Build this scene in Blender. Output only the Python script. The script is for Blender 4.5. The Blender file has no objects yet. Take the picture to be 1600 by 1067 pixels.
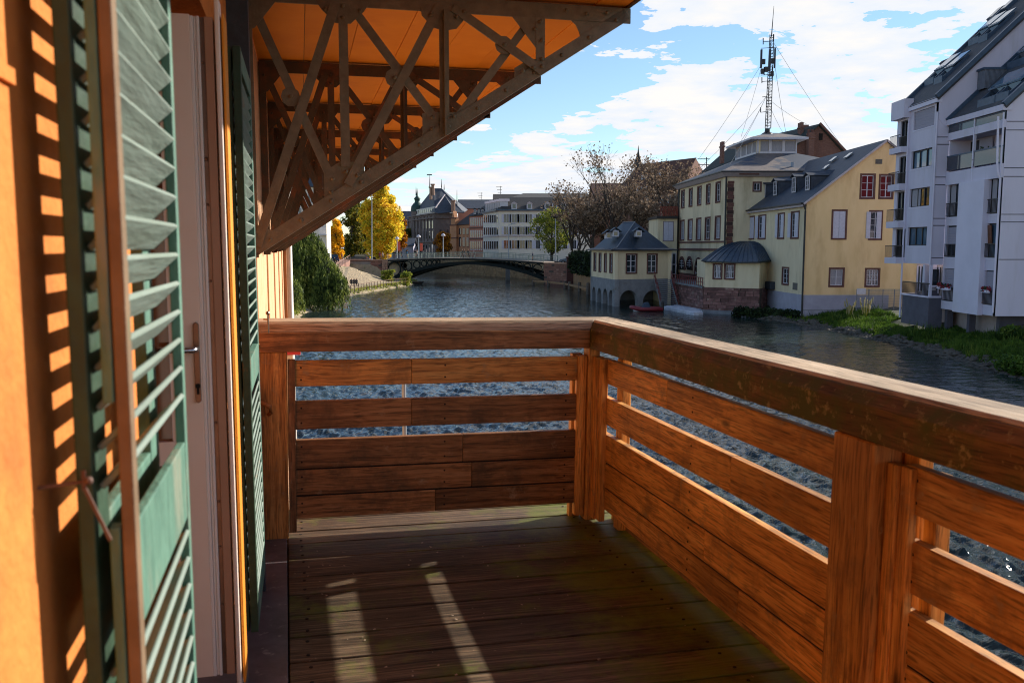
import bpy, bmesh, math, random
import numpy as np
from math import radians, sin, cos, tan, pi, atan2, sqrt, atan
from mathutils import Vector, Matrix, noise
random.seed(7); np.random.seed(7)
scene = bpy.context.scene
col = scene.collection

# ------------------------------------------------------------------ camera
FPX = 1387.0                      # focal length in photo pixels (1600 wide)
PITCH = radians(6.1)
EYE = Vector((0, 0, 1.5))
cam_d = bpy.data.cameras.new('camera'); cam = bpy.data.objects.new('camera', cam_d); col.objects.link(cam)
cam_d.sensor_width = 36.0; cam_d.lens = FPX/1600*36.0
cam.location = EYE; cam.rotation_euler = (radians(90)-PITCH, 0, 0)
cam_d.clip_start = 0.05; cam_d.clip_end = 3000
cam_d.dof.use_dof = True; cam_d.dof.focus_distance = 55.0; cam_d.dof.aperture_fstop = 8.0
scene.camera = cam

# ------------------------------------------------------------------ light
YAW = radians(14.28)              # the balcony runs 14 degrees left of the view
SUN_LOCAL = Vector((1.0, 0.37, 0.485)).normalized()
SUN = (Matrix.Rotation(YAW, 4, 'Z') @ SUN_LOCAL).normalized()
sun_el = math.asin(SUN.z); sun_az = atan2(SUN.x, SUN.y)
sd = bpy.data.lights.new('sun', 'SUN'); so = bpy.data.objects.new('sun', sd); col.objects.link(so)
sd.energy = 5.0; sd.angle = radians(0.5); sd.color = (1.0, 0.92, 0.81)
so.rotation_euler = SUN.to_track_quat('Z', 'Y').to_euler(); so.location = (30, 20, 40)

world = bpy.data.worlds.new('World'); scene.world = world; world.use_nodes = True
def build_world():
    nt = world.node_tree; N = nt.nodes; L = nt.links; N.clear()
    out = N.new('ShaderNodeOutputWorld'); bg = N.new('ShaderNodeBackground'); bg.inputs['Strength'].default_value = 0.095
    sky = N.new('ShaderNodeTexSky'); sky.sky_type = 'NISHITA'; sky.sun_disc = False
    sky.sun_elevation = sun_el; sky.sun_rotation = sun_az; sky.air_density = 1.0; sky.dust_density = 0.0; sky.ozone_density = 3.0; sky.altitude = 100
    tc = N.new('ShaderNodeTexCoord'); sep = N.new('ShaderNodeSeparateXYZ'); L.new(tc.outputs['Generated'], sep.inputs[0])
    mz = N.new('ShaderNodeMath'); mz.operation = 'MAXIMUM'; L.new(sep.outputs['Z'], mz.inputs[0]); mz.inputs[1].default_value = 0.0
    az = N.new('ShaderNodeMath'); az.operation = 'ADD'; L.new(mz.outputs[0], az.inputs[0]); az.inputs[1].default_value = 0.09
    dx = N.new('ShaderNodeMath'); dx.operation = 'DIVIDE'; L.new(sep.outputs['X'], dx.inputs[0]); L.new(az.outputs[0], dx.inputs[1])
    dy = N.new('ShaderNodeMath'); dy.operation = 'DIVIDE'; L.new(sep.outputs['Y'], dy.inputs[0]); L.new(az.outputs[0], dy.inputs[1])
    cmb = N.new('ShaderNodeCombineXYZ'); L.new(dx.outputs[0], cmb.inputs[0]); L.new(dy.outputs[0], cmb.inputs[1])
    def noise_n(vec, scale, det, rough, off):
        mp = N.new('ShaderNodeMapping'); mp.inputs['Location'].default_value = off; L.new(vec, mp.inputs[0])
        n = N.new('ShaderNodeTexNoise'); n.inputs['Scale'].default_value = scale; n.inputs['Detail'].default_value = det
        n.inputs['Roughness'].default_value = rough; L.new(mp.outputs[0], n.inputs['Vector']); return n
    n1 = noise_n(cmb.outputs[0], 2.5, 10, 0.58, CLOUD_OFF)
    n2 = noise_n(cmb.outputs[0], 0.42, 2, 0.5, CLOUD_OFF2)
    mul = N.new('ShaderNodeMath'); mul.operation = 'MULTIPLY_ADD'; L.new(n2.outputs[0], mul.inputs[0]); mul.inputs[1].default_value = 0.85; L.new(n1.outputs[0], mul.inputs[2])
    # more cloud towards the sun side (as in the photograph, where the clouds thicken to the right)
    dot = N.new('ShaderNodeVectorMath'); dot.operation = 'DOT_PRODUCT'; L.new(tc.outputs['Generated'], dot.inputs[0]); dot.inputs[1].default_value = (0.62, 0.70, 0.34)
    bias = N.new('ShaderNodeMapRange'); bias.inputs['From Min'].default_value = 0.72; bias.inputs['From Max'].default_value = 1.0
    bias.inputs['To Min'].default_value = 0.0; bias.inputs['To Max'].default_value = 0.12; L.new(dot.outputs['Value'], bias.inputs['Value'])
    hz = N.new('ShaderNodeMapRange'); hz.inputs['From Min'].default_value = 0.02; hz.inputs['From Max'].default_value = 0.16
    hz.inputs['To Min'].default_value = 0.07; hz.inputs['To Max'].default_value = 0.0; L.new(sep.outputs['Z'], hz.inputs['Value'])
    a1 = N.new('ShaderNodeMath'); a1.operation = 'ADD'; L.new(mul.outputs[0], a1.inputs[0]); L.new(bias.outputs[0], a1.inputs[1])
    a2 = N.new('ShaderNodeMath'); a2.operation = 'ADD'; L.new(a1.outputs[0], a2.inputs[0]); L.new(hz.outputs[0], a2.inputs[1])
    ramp = N.new('ShaderNodeValToRGB'); L.new(a2.outputs[0], ramp.inputs[0])
    e = ramp.color_ramp.elements; e[0].position = CLOUD_LO; e[0].color = (0, 0, 0, 1); e[1].position = CLOUD_HI; e[1].color = (1, 1, 1, 1)
    ramp.color_ramp.interpolation = 'EASE'
    # cloud colour: whiter where thick, a little grey in the thickest core
    cr = N.new('ShaderNodeValToRGB'); L.new(n1.outputs[0], cr.inputs[0])
    e = cr.color_ramp.elements; e[0].position = 0.42; e[0].color = (0.80, 0.88, 1.0, 1); e[1].position = 0.64; e[1].color = (1.0, 0.975, 0.95, 1)
    cs = N.new('ShaderNodeVectorMath'); cs.operation = 'SCALE'; L.new(cr.outputs[0], cs.inputs[0]); cs.inputs['Scale'].default_value = CLOUD_LUM
    # sky slightly toward cyan
    tint = N.new('ShaderNodeMix'); tint.data_type = 'RGBA'; tint.blend_type = 'MULTIPLY'; tint.inputs['Factor'].default_value = 1.0
    L.new(sky.outputs[0], tint.inputs['A']); tint.inputs['B'].default_value = SKY_TINT
    mix = N.new('ShaderNodeMix'); mix.data_type = 'RGBA'; L.new(ramp.outputs[0], mix.inputs['Factor']); L.new(tint.outputs['Result'], mix.inputs['A']); L.new(cs.outputs[0], mix.inputs['B'])
    L.new(mix.outputs['Result'], bg.inputs['Color']); L.new(bg.outputs[0], out.inputs['Surface'])
CLOUD_OFF = (8.6, 5.2, 1.0); CLOUD_OFF2 = (7.3, 2.2, 4.0); CLOUD_LO = 0.995; CLOUD_HI = 1.24; CLOUD_LUM = 6.6; SKY_TINT = (1.05, 1.05, 1.05, 1)
build_world()
vs = scene.view_settings; vs.view_transform = 'Standard'; vs.look = 'None'; vs.exposure = 0.70; vs.gamma = 1.0; vs.use_curve_mapping = False
scene.cycles.pixel_filter_type = 'BLACKMAN_HARRIS'; scene.cycles.filter_width = 1.05
scene.cycles.max_bounces = 8; scene.cycles.use_denoising = True; scene.cycles.sample_clamp_indirect = 6.0
scene.cycles.caustics_reflective = False; scene.cycles.caustics_refractive = False

# ------------------------------------------------------------------ helpers
WATER = -5.5
def ray(px, py):
    u = (px-800)/FPX; v = (533.5-py)/FPX
    return Vector((u, cos(PITCH)+v*sin(PITCH), -sin(PITCH)+v*cos(PITCH)))
def P(px, py, D):                 # the point at distance D (world Y) seen at photo pixel (px, py)
    r = ray(px, py); return EYE + r*(D/r.y)
def G(px, py, z):                 # the point at height z
    r = ray(px, py); return EYE + r*((z-1.5)/r.z)
FB = Matrix.Rotation(YAW, 4, 'Z') @ Matrix.Rotation(radians(0.9), 4, 'Y')     # balcony frame, sloped outward for drainage
FG = Matrix.Rotation(radians(13.35), 4, 'Z')                                    # riverside building frame
I4 = Matrix.Identity(4)

def lin(h):
    h = h.lstrip('#'); r = [int(h[i:i+2], 16)/255 for i in (0, 2, 4)]
    return tuple([(c/12.92 if c <= .04045 else ((c+.055)/1.055)**2.4) for c in r]+[1.0])
MATS = {}
def C3(c): return lin(c) if isinstance(c, str) else (tuple(c)+(1.0,) if len(c) == 3 else tuple(c))
def mat(name, base, base2=None, scale=4.0, rough=0.8, rough2=None, bump=0.0, bscale=None, metallic=0.0, stretch=(1, 1, 1), detail=6, contrast=(0.35, 0.65), coord='Object', spec=0.5, third=None, tscale=1.0, tpos=(0.58, 0.72), rand=0.0, bdist=0.01):
    if name in MATS: return MATS[name]
    m = bpy.data.materials.new(name); m.use_nodes = True; nt = m.node_tree; N = nt.nodes; L = nt.links
    b = N['Principled BSDF']; b.inputs['Roughness'].default_value = rough; b.inputs['Metallic'].default_value = metallic
    b.inputs['Specular IOR Level'].default_value = spec
    tc = N.new('ShaderNodeTexCoord'); mp = N.new('ShaderNodeMapping'); mp.inputs['Scale'].default_value = stretch
    L.new(tc.outputs[coord], mp.inputs[0]); vec = mp.outputs[0]
    oi = N.new('ShaderNodeObjectInfo')
    if coord == 'Object':
        ad = N.new('ShaderNodeVectorMath'); ad.operation = 'ADD'; L.new(mp.outputs[0], ad.inputs[0])
        sc = N.new('ShaderNodeMath'); sc.operation = 'MULTIPLY'; sc.inputs[1].default_value = 37.0; L.new(oi.outputs['Random'], sc.inputs[0]); L.new(sc.outputs[0], ad.inputs[1]); vec = ad.outputs[0]
    base = C3(base); base2 = C3(base2) if base2 else tuple(c*.8 for c in base[:3])+(1,)
    n = N.new('ShaderNodeTexNoise'); n.inputs['Scale'].default_value = scale; n.inputs['Detail'].default_value = detail; n.inputs['Roughness'].default_value = .6; L.new(vec, n.inputs['Vector'])
    r = N.new('ShaderNodeValToRGB'); e = r.color_ramp.elements; e[0].position = contrast[0]; e[0].color = base; e[1].position = contrast[1]; e[1].color = base2; L.new(n.outputs[0], r.inputs[0])
    cur = r.outputs[0]
    if third:
        n3 = N.new('ShaderNodeTexNoise'); n3.inputs['Scale'].default_value = tscale; n3.inputs['Detail'].default_value = 5; n3.inputs['Roughness'].default_value = .65; L.new(vec, n3.inputs['Vector'])
        r3 = N.new('ShaderNodeValToRGB'); e = r3.color_ramp.elements; e[0].position = tpos[0]; e[0].color = (0, 0, 0, 1); e[1].position = tpos[1]; e[1].color = (1, 1, 1, 1); L.new(n3.outputs[0], r3.inputs[0])
        mx = N.new('ShaderNodeMix'); mx.data_type = 'RGBA'; L.new(r3.outputs[0], mx.inputs['Factor']); L.new(cur, mx.inputs['A']); mx.inputs['B'].default_value = C3(third); cur = mx.outputs['Result']
    if rand:
        hs = N.new('ShaderNodeHueSaturation'); mr = N.new('ShaderNodeMapRange'); mr.inputs['To Min'].default_value = 1-rand; mr.inputs['To Max'].default_value = 1+rand
        L.new(oi.outputs['Random'], mr.inputs['Value']); L.new(mr.outputs[0], hs.inputs['Value']); L.new(cur, hs.inputs['Color']); cur = hs.outputs[0]
    L.new(cur, b.inputs['Base Color'])
    if rough2 is not None:
        rr = N.new('ShaderNodeMapRange'); rr.inputs['To Min'].default_value = rough; rr.inputs['To Max'].default_value = rough2; L.new(n.outputs[0], rr.inputs['Value']); L.new(rr.outputs[0], b.inputs['Roughness'])
    if bump:
        nb = N.new('ShaderNodeTexNoise'); nb.inputs['Scale'].default_value = bscale or scale*3; nb.inputs['Detail'].default_value = 6; L.new(vec, nb.inputs['Vector'])
        bp = N.new('ShaderNodeBump'); bp.inputs['Strength'].default_value = bump; bp.inputs['Distance'].default_value = bdist; L.new(nb.outputs[0], bp.inputs['Height']); L.new(bp.outputs[0], b.inputs['Normal'])
    MATS[name] = m; return m

def wood(name, c1, c2, c3, rough=0.55, grain=28.0, bump=0.25, stain=None, stain_scale=2.0, stain_pos=(0.5, 0.66), rand=0.12, spec=0.35, stain2=None, stain2_scale=4.0, stain2_pos=(0.6, 0.7)):
    # boards whose object X axis runs along the grain
    if name in MATS: return MATS[name]
    m = bpy.data.materials.new(name); m.use_nodes = True; nt = m.node_tree; N = nt.nodes; L = nt.links
    b = N['Principled BSDF']; b.inputs['Roughness'].default_value = rough; b.inputs['Specular IOR Level'].default_value = spec
    tc = N.new('ShaderNodeTexCoord'); oi = N.new('ShaderNodeObjectInfo')
    sc = N.new('ShaderNodeMath'); sc.operation = 'MULTIPLY'; sc.inputs[1].default_value = 53.0; L.new(oi.outputs['Random'], sc.inputs[0])
    ad = N.new('ShaderNodeVectorMath'); ad.operation = 'ADD'; L.new(tc.outputs['Object'], ad.inputs[0]); L.new(sc.outputs[0], ad.inputs[1])
    # gentle warp makes cathedral figures
    wn = N.new('ShaderNodeTexNoise'); wn.inputs['Scale'].default_value = 1.6; wn.inputs['Detail'].default_value = 2; L.new(ad.outputs[0], wn.inputs['Vector'])
    ws = N.new('ShaderNodeVectorMath'); ws.operation = 'SCALE'; ws.inputs['Scale'].default_value = 0.055; L.new(wn.outputs['Color'], ws.inputs[0])
    aw = N.new('ShaderNodeVectorMath'); aw.operation = 'ADD'; L.new(ad.outputs[0], aw.inputs[0]); L.new(ws.outputs[0], aw.inputs[1])
    mp = N.new('ShaderNodeMapping'); mp.inputs['Scale'].default_value = (0.9, grain, grain); L.new(aw.outputs[0], mp.inputs[0])
    n = N.new('ShaderNodeTexNoise'); n.inputs['Scale'].default_value = 1.6; n.inputs['Detail'].default_value = 8; n.inputs['Roughness'].default_value = .66; L.new(mp.outputs[0], n.inputs['Vector'])
    r = N.new('ShaderNodeValToRGB'); e = r.color_ramp.elements; e[0].position = 0.32; e[0].color = C3(c3); e[1].position = 0.70; e[1].color = C3(c1)
    m2 = r.color_ramp.elements.new(0.48); m2.color = C3(c2); L.new(n.outputs[0], r.inputs[0]); cur = r.outputs[0]
    # broad tone variation
    nb = N.new('ShaderNodeTexNoise'); nb.inputs['Scale'].default_value = 1.3; nb.inputs['Detail'].default_value = 3; L.new(ad.outputs[0], nb.inputs['Vector'])
    mr = N.new('ShaderNodeMapRange'); mr.inputs['From Min'].default_value = .3; mr.inputs['From Max'].default_value = .7; mr.inputs['To Min'].default_value = .55; mr.inputs['To Max'].default_value = 1.3; L.new(nb.outputs[0], mr.inputs['Value'])
    r2 = N.new('ShaderNodeMapRange'); r2.inputs['To Min'].default_value = 1-rand; r2.inputs['To Max'].default_value = 1+rand; L.new(oi.outputs['Random'], r2.inputs['Value'])
    mm = N.new('ShaderNodeMath'); mm.operation = 'MULTIPLY'; L.new(mr.outputs[0], mm.inputs[0]); L.new(r2.outputs[0], mm.inputs[1])
    hs = N.new('ShaderNodeHueSaturation'); L.new(mm.outputs[0], hs.inputs['Value']); L.new(cur, hs.inputs['Color']); cur = hs.outputs[0]
    # pores
    mp2 = N.new('ShaderNodeMapping'); mp2.inputs['Scale'].default_value = (9, 160, 160); L.new(aw.outputs[0], mp2.inputs[0])
    pn = N.new('ShaderNodeTexNoise'); pn.inputs['Scale'].default_value = 1.0; pn.inputs['Detail'].default_value = 3; L.new(mp2.outputs[0], pn.inputs['Vector'])
    pr = N.new('ShaderNodeMapRange'); pr.inputs['From Min'].default_value = .34; pr.inputs['From Max'].default_value = .5; pr.inputs['To Min'].default_value = .45; pr.inputs['To Max'].default_value = 1.0; L.new(pn.outputs[0], pr.inputs['Value'])
    pm = N.new('ShaderNodeVectorMath'); pm.operation = 'SCALE'; L.new(cur, pm.inputs[0]); L.new(pr.outputs[0], pm.inputs['Scale']); cur = pm.outputs[0]
    # knots
    vk = N.new('ShaderNodeTexVoronoi'); vk.inputs['Scale'].default_value = 1.0
    mk = N.new('ShaderNodeMapping'); mk.inputs['Scale'].default_value = (1.7, 4.2, 4.2); L.new(aw.outputs[0], mk.inputs[0]); L.new(mk.outputs[0], vk.inputs['Vector'])
    kr = N.new('ShaderNodeMapRange'); kr.inputs['From Min'].default_value = .03; kr.inputs['From Max'].default_value = .085; kr.inputs['To Min'].default_value = .35; kr.inputs['To Max'].default_value = 1.0; L.new(vk.outputs['Distance'], kr.inputs['Value'])
    km = N.new('ShaderNodeVectorMath'); km.operation = 'SCALE'; L.new(cur, km.inputs[0]); L.new(kr.outputs[0], km.inputs['Scale']); cur = km.outputs[0]
    for st, ss, sp in ((stain, stain_scale, stain_pos), (stain2, stain2_scale, stain2_pos)):
        if st:
            sn = N.new('ShaderNodeTexNoise'); sn.inputs['Scale'].default_value = ss; sn.inputs['Detail'].default_value = 7; sn.inputs['Roughness'].default_value = .7; L.new(tc.outputs['Object'] if ss < 0 else ad.outputs[0], sn.inputs['Vector'])
            sr = N.new('ShaderNodeValToRGB'); e = sr.color_ramp.elements; e[0].position = sp[0]; e[0].color = (0, 0, 0, 1); e[1].position = sp[1]; e[1].color = (1, 1, 1, 1); L.new(sn.outputs[0], sr.inputs[0])
            mx = N.new('ShaderNodeMix'); mx.data_type = 'RGBA'; L.new(sr.outputs[0], mx.inputs['Factor']); L.new(cur, mx.inputs['A']); mx.inputs['B'].default_value = C3(st); cur = mx.outputs['Result']
    L.new(cur, b.inputs['Base Color'])
    bp = N.new('ShaderNodeBump'); bp.inputs['Strength'].default_value = bump; bp.inputs['Distance'].default_value = 0.003; L.new(n.outputs[0], bp.inputs['Height'])
    bp2 = N.new('ShaderNodeBump'); bp2.inputs['Strength'].default_value = bump; bp2.inputs['Distance'].default_value = 0.001; L.new(pn.outputs[0], bp2.inputs['Height']); L.new(bp.outputs[0], bp2.inputs['Normal']); L.new(bp2.outputs[0], b.inputs['Normal'])
    MATS[name] = m; return m

class MB:
    def __init__(s): s.v = []; s.f = []
    def add(s, vs, fs):
        o = len(s.v); s.v += [Vector(v) for v in vs]; s.f += [tuple(i+o for i in f) for f in fs]; return s
    def box(s, x0, x1, y0, y1, z0, z1):
        return s.add([(x0,y0,z0),(x1,y0,z0),(x1,y1,z0),(x0,y1,z0),(x0,y0,z1),(x1,y0,z1),(x1,y1,z1),(x0,y1,z1)],
                     [(0,3,2,1),(4,5,6,7),(0,1,5,4),(1,2,6,5),(2,3,7,6),(3,0,4,7)])
    def hexa(s, b, t):            # four bottom and four top corners
        return s.add(list(b)+list(t), [(0,3,2,1),(4,5,6,7),(0,1,5,4),(1,2,6,5),(2,3,7,6),(3,0,4,7)])
    def beam(s, p0, p1, w, h, up=(0,0,1)):
        p0 = Vector(p0); p1 = Vector(p1); d = (p1-p0); d.normalize(); up = Vector(up); sx = d.cross(up)
        if sx.length < 1e-4: sx = d.cross(Vector((0,1,0)))
        sx.normalize(); u = sx.cross(d); a = sx*(w/2); b = u*(h/2)
        return s.hexa([p0-a-b, p0+a-b, p1+a-b, p1-a-b], [p0-a+b, p0+a+b, p1+a+b, p1-a+b])
    def prism(s, pts, ext):
        ext = Vector(ext); n = len(pts); a = [Vector(p) for p in pts]; b = [p+ext for p in a]
        return s.add(a+b, [tuple(range(n))[::-1], tuple(range(n, 2*n))]+[(i, (i+1) % n, (i+1) % n+n, i+n) for i in range(n)])
    def tube(s, pts, r, n=6, cap=True):
        pts = [Vector(p) for p in pts]; rs = r if isinstance(r, (list, tuple)) else [r]*len(pts); base = len(s.v)
        for i, p in enumerate(pts):
            d = (pts[min(i+1, len(pts)-1)]-pts[max(i-1, 0)]); d.normalize()
            a = d.cross(Vector((0, 0, 1)));
            if a.length < .05: a = d.cross(Vector((0, 1, 0)))
            a.normalize(); b = d.cross(a)
            s.v += [p+(a*cos(2*pi*k/n)+b*sin(2*pi*k/n))*rs[i] for k in range(n)]
        for i in range(len(pts)-1):
            for k in range(n):
                s.f.append((base+i*n+k, base+i*n+(k+1) % n, base+(i+1)*n+(k+1) % n, base+(i+1)*n+k))
        if cap:
            s.f.append(tuple(base+k for k in range(n))[::-1]); s.f.append(tuple(base+(len(pts)-1)*n+k for k in range(n)))
        return s
    def lathe(s, c, prof, n=12):
        c = Vector(c); base = len(s.v)
        for r, z in prof: s.v += [c+Vector((r*cos(2*pi*k/n), r*sin(2*pi*k/n), z)) for k in range(n)]
        for i in range(len(prof)-1):
            for k in range(n): s.f.append((base+i*n+k, base+i*n+(k+1) % n, base+(i+1)*n+(k+1) % n, base+(i+1)*n+k))
        return s
    def ball(s, c, r, n=8, sc=(1, 1, 1)):
        prof = [(r*sin(pi*i/(n//2+1))*1.0, -r*cos(pi*i/(n//2+1))) for i in range(0, n//2+2)]
        o = len(s.v); s.lathe((0, 0, 0), [(max(p[0], 1e-4), p[1]) for p in prof], n)
        for i in range(o, len(s.v)): v = s.v[i]; s.v[i] = Vector((v.x*sc[0], v.y*sc[1], v.z*sc[2]))+Vector(c)
        return s
    def quad(s, a, b, c, d): return s.add([a, b, c, d], [(0, 1, 2, 3)])
    def mesh(s, name, M=None, smooth=False):
        me = bpy.data.meshes.new(name)
        vs = [M @ v for v in s.v] if M is not None else s.v
        me.from_pydata([tuple(v) for v in vs], [], s.f); me.validate(clean_customdata=False)
        if smooth: me.polygons.foreach_set('use_smooth', [True]*len(me.polygons))
        me.update(); return me

WM = {}                           # world matrices of the objects built so far
def put(o, parent, W):
    col.objects.link(o); o.parent = parent
    o.matrix_local = (WM[parent.name].inverted() @ W) if parent else W
    WM[o.name] = W; return o
def setp(o, label=None, cat=None, group=None, kind=None):
    for k, v in (('label', label), ('category', cat), ('group', group), ('kind', kind)):
        if v: o[k] = v
    return o
def thing(name, label, cat, M=None, group=None):
    o = bpy.data.objects.new(name, None); o.empty_display_size = .2
    M = M if isinstance(M, Matrix) else Matrix.Translation(Vector(M or (0, 0, 0)))
    put(o, None, M); return setp(o, label, cat, group)
def part(name, mb, m, parent=None, frame=I4, smooth=False, kind=None, label=None, bevel=0, me=None):
    W = WM[parent.name] if parent else frame
    if me is None: me = mb.mesh(name, W.inverted() @ frame, smooth)
    for mm in (m if isinstance(m, (list, tuple)) else [m]): me.materials.append(mm)
    o = bpy.data.objects.new(name, me); put(o, parent, W)
    if bevel:
        bv = o.modifiers.new('bevel', 'BEVEL'); bv.width = bevel; bv.segments = 2; bv.limit_method = 'ANGLE'
    return setp(o, label=label, kind=kind)
def solo(name, mb, m, label, cat, origin=None, frame=I4, smooth=False, group=None, kind=None, bevel=0):
    # one mesh that is a thing by itself; the origin sits at its base
    W = frame @ Matrix.Translation(Vector(origin)) if origin is not None else frame
    me = mb.mesh(name, W.inverted() @ frame, smooth)
    for mm in (m if isinstance(m, (list, tuple)) else [m]): me.materials.append(mm)
    o = bpy.data.objects.new(name, me); put(o, None, W); setp(o, label, cat, group, kind)
    if bevel:
        bv = o.modifiers.new('bevel', 'BEVEL'); bv.width = bevel; bv.segments = 2
    return o
BOXC = {}
def unit_box(dx, dy, dz, m, bev, name):
    key = (round(dx, 3), round(dy, 4), round(dz, 4), m.name, bev)
    if key not in BOXC:
        if bev:
            bm = bmesh.new(); bmesh.ops.create_cube(bm, size=1.0); bmesh.ops.scale(bm, vec=(dx, dy, dz), verts=bm.verts)
            bmesh.ops.bevel(bm, geom=bm.edges[:], offset=bev, segments=1, affect='EDGES', profile=.5)
            me = bpy.data.meshes.new(name); bm.to_mesh(me); bm.free()
        else:
            me = MB().box(-dx/2, dx/2, -dy/2, dy/2, -dz/2, dz/2).mesh(name)
        me.materials.append(m); BOXC[key] = me
    return BOXC[key]
def stick(name, p0, p1, w, h, m, parent, frame=I4, up=(0, 0, 1), bev=0.0, roll=0.0):
    # a straight piece from p0 to p1: w across, h along up; its own X axis runs along it
    p0 = Vector(p0); p1 = Vector(p1); d = p1-p0; L_ = d.length; d.normalize(); up = Vector(up)
    y = up.cross(d)
    if y.length < 1e-4: y = Vector((0, 1, 0)).cross(d)
    y.normalize(); z = d.cross(y)
    R = Matrix((d, y, z)).transposed().to_4x4()
    M = Matrix.Translation((p0+p1)/2) @ R
    if roll: M = M @ Matrix.Rotation(roll, 4, 'X')
    o = bpy.data.objects.new(name, unit_box(L_, w, h, m, bev, name)); put(o, parent, frame @ M); return o
def inst(name, me, parent, W):
    o = bpy.data.objects.new(name, me); put(o, parent, W); return o
# ------------------------------------------------------------------ materials of the near things
M_stucco = mat('orange_stucco', '#da8238', '#cc7630', scale=9, rough=.9, bump=.5, bscale=60, third='#b0642a', tscale=4, tpos=(.52, .72))
M_ceil = mat('orange_paint', '#ea9420', '#e28a1c', scale=3, rough=.62, bump=.15, bscale=25, third='#d8801c', tscale=1.2, rand=.06)
M_steel = mat('brown_painted_steel', '#7c735f', '#68604e', scale=14, rough=.55, bump=.25, bscale=70, third='#6a5844', tscale=6, metallic=.1)
M_rust = mat('rusty_painted_steel', '#4c3a26', '#3b2c1c', scale=10, rough=.7, bump=.3, bscale=70, third='#6a3c1c', tscale=5, tpos=(.5, .66))
M_white = mat('white_paint', '#cfc8bf', '#c2b9ae', scale=5, rough=.45)
M_pink = mat('door_paint', '#f8ebdf', '#f4e2d2', scale=3, rough=.5, bump=.05)
M_alu = mat('gasket_white', '#f6f4f2', '#eeecea', scale=4, rough=.35)
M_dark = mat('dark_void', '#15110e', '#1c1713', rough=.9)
M_metal = mat('brushed_metal', '#8a7466', '#7a6659', scale=20, rough=.35, metallic=.85)
M_green = mat('green_shutter_paint', '#5f8674', '#466b5c', scale=22, rough=.6, bump=.4, bscale=90, third='#7d8573', tscale=9, tpos=(.55, .7), stretch=(1, 1, .35), rand=.08)
M_greend = mat('dark_green_shutter_paint', '#2d4a34', '#233a28', scale=15, rough=.6, bump=.3, third='#7a4a22', tscale=7, tpos=(.66, .74))
M_slat = mat('louvre_paint', '#83938a', '#77887c', scale=14, stretch=(.12, 1, 1), rough=.65, bump=.35, bscale=60, third='#8c7f6a', tscale=9, tpos=(.62, .68), rand=.08)
M_stile = mat('bare_stile_edge', '#80684e', '#6c563e', scale=14, rough=.75, bump=.3, third='#55684a', tscale=6, tpos=(.6, .7))
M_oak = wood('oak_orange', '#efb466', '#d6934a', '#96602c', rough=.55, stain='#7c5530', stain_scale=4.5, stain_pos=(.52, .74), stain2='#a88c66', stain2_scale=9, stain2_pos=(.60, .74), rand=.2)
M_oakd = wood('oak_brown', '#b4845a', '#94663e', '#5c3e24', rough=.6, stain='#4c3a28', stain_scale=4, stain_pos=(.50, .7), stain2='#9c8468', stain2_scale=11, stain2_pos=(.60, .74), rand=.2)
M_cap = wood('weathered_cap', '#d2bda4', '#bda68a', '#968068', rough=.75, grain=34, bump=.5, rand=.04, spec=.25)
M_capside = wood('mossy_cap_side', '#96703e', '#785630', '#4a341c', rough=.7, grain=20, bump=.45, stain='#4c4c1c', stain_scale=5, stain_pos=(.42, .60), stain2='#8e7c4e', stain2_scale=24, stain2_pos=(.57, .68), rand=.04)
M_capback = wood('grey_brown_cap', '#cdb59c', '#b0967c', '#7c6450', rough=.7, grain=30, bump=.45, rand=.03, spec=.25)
M_deck = wood('wet_deck', '#7e6a54', '#4c3d2d', '#1e160f', rough=.62, grain=46, bump=.7, stain='#4d5a18', stain_scale=1.7, stain_pos=(.54, .72), stain2='#9a8c78', stain2_scale=26, stain2_pos=(.68, .73), rand=.14, spec=.3)
def deck_algae(m):
    # algae keeps to the damp strip beside the railing and to a few patches
    nt = m.node_tree; N = nt.nodes; L = nt.links; b = N['Principled BSDF']; src = b.inputs['Base Color'].links[0].from_socket
    tc = N.new('ShaderNodeTexCoord'); sp = N.new('ShaderNodeSeparateXYZ'); L.new(tc.outputs['Object'], sp.inputs[0])
    mr = N.new('ShaderNodeMapRange'); mr.inputs['From Min'].default_value = -.1; mr.inputs['From Max'].default_value = .62; mr.inputs['To Min'].default_value = -.03; mr.inputs['To Max'].default_value = .2; L.new(sp.outputs['X'], mr.inputs['Value'])
    oi = N.new('ShaderNodeObjectInfo'); ad = N.new('ShaderNodeVectorMath'); ad.operation = 'ADD'; L.new(tc.outputs['Object'], ad.inputs[0]); L.new(oi.outputs['Location'], ad.inputs[1])
    n = N.new('ShaderNodeTexNoise'); n.inputs['Scale'].default_value = 3.0; n.inputs['Detail'].default_value = 8; n.inputs['Roughness'].default_value = .72; L.new(ad.outputs[0], n.inputs['Vector'])
    s_ = N.new('ShaderNodeMath'); s_.operation = 'ADD'; L.new(n.outputs[0], s_.inputs[0]); L.new(mr.outputs[0], s_.inputs[1])
    r = N.new('ShaderNodeMapRange'); r.inputs['From Min'].default_value = .52; r.inputs['From Max'].default_value = .74; r.inputs['To Max'].default_value = .8; L.new(s_.outputs[0], r.inputs['Value'])
    mx = N.new('ShaderNodeMix'); mx.data_type = 'RGBA'; L.new(r.outputs[0], mx.inputs['Factor']); L.new(src, mx.inputs['A']); mx.inputs['B'].default_value = C3('#66741c'); L.new(mx.outputs['Result'], b.inputs['Base Color'])
deck_algae(M_deck)
M_sill = mat('grey_sill', '#6b6468', '#57504f', scale=7, rough=.7, bump=.4, third='#8b8580', tscale=18, tpos=(.6, .68))

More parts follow.
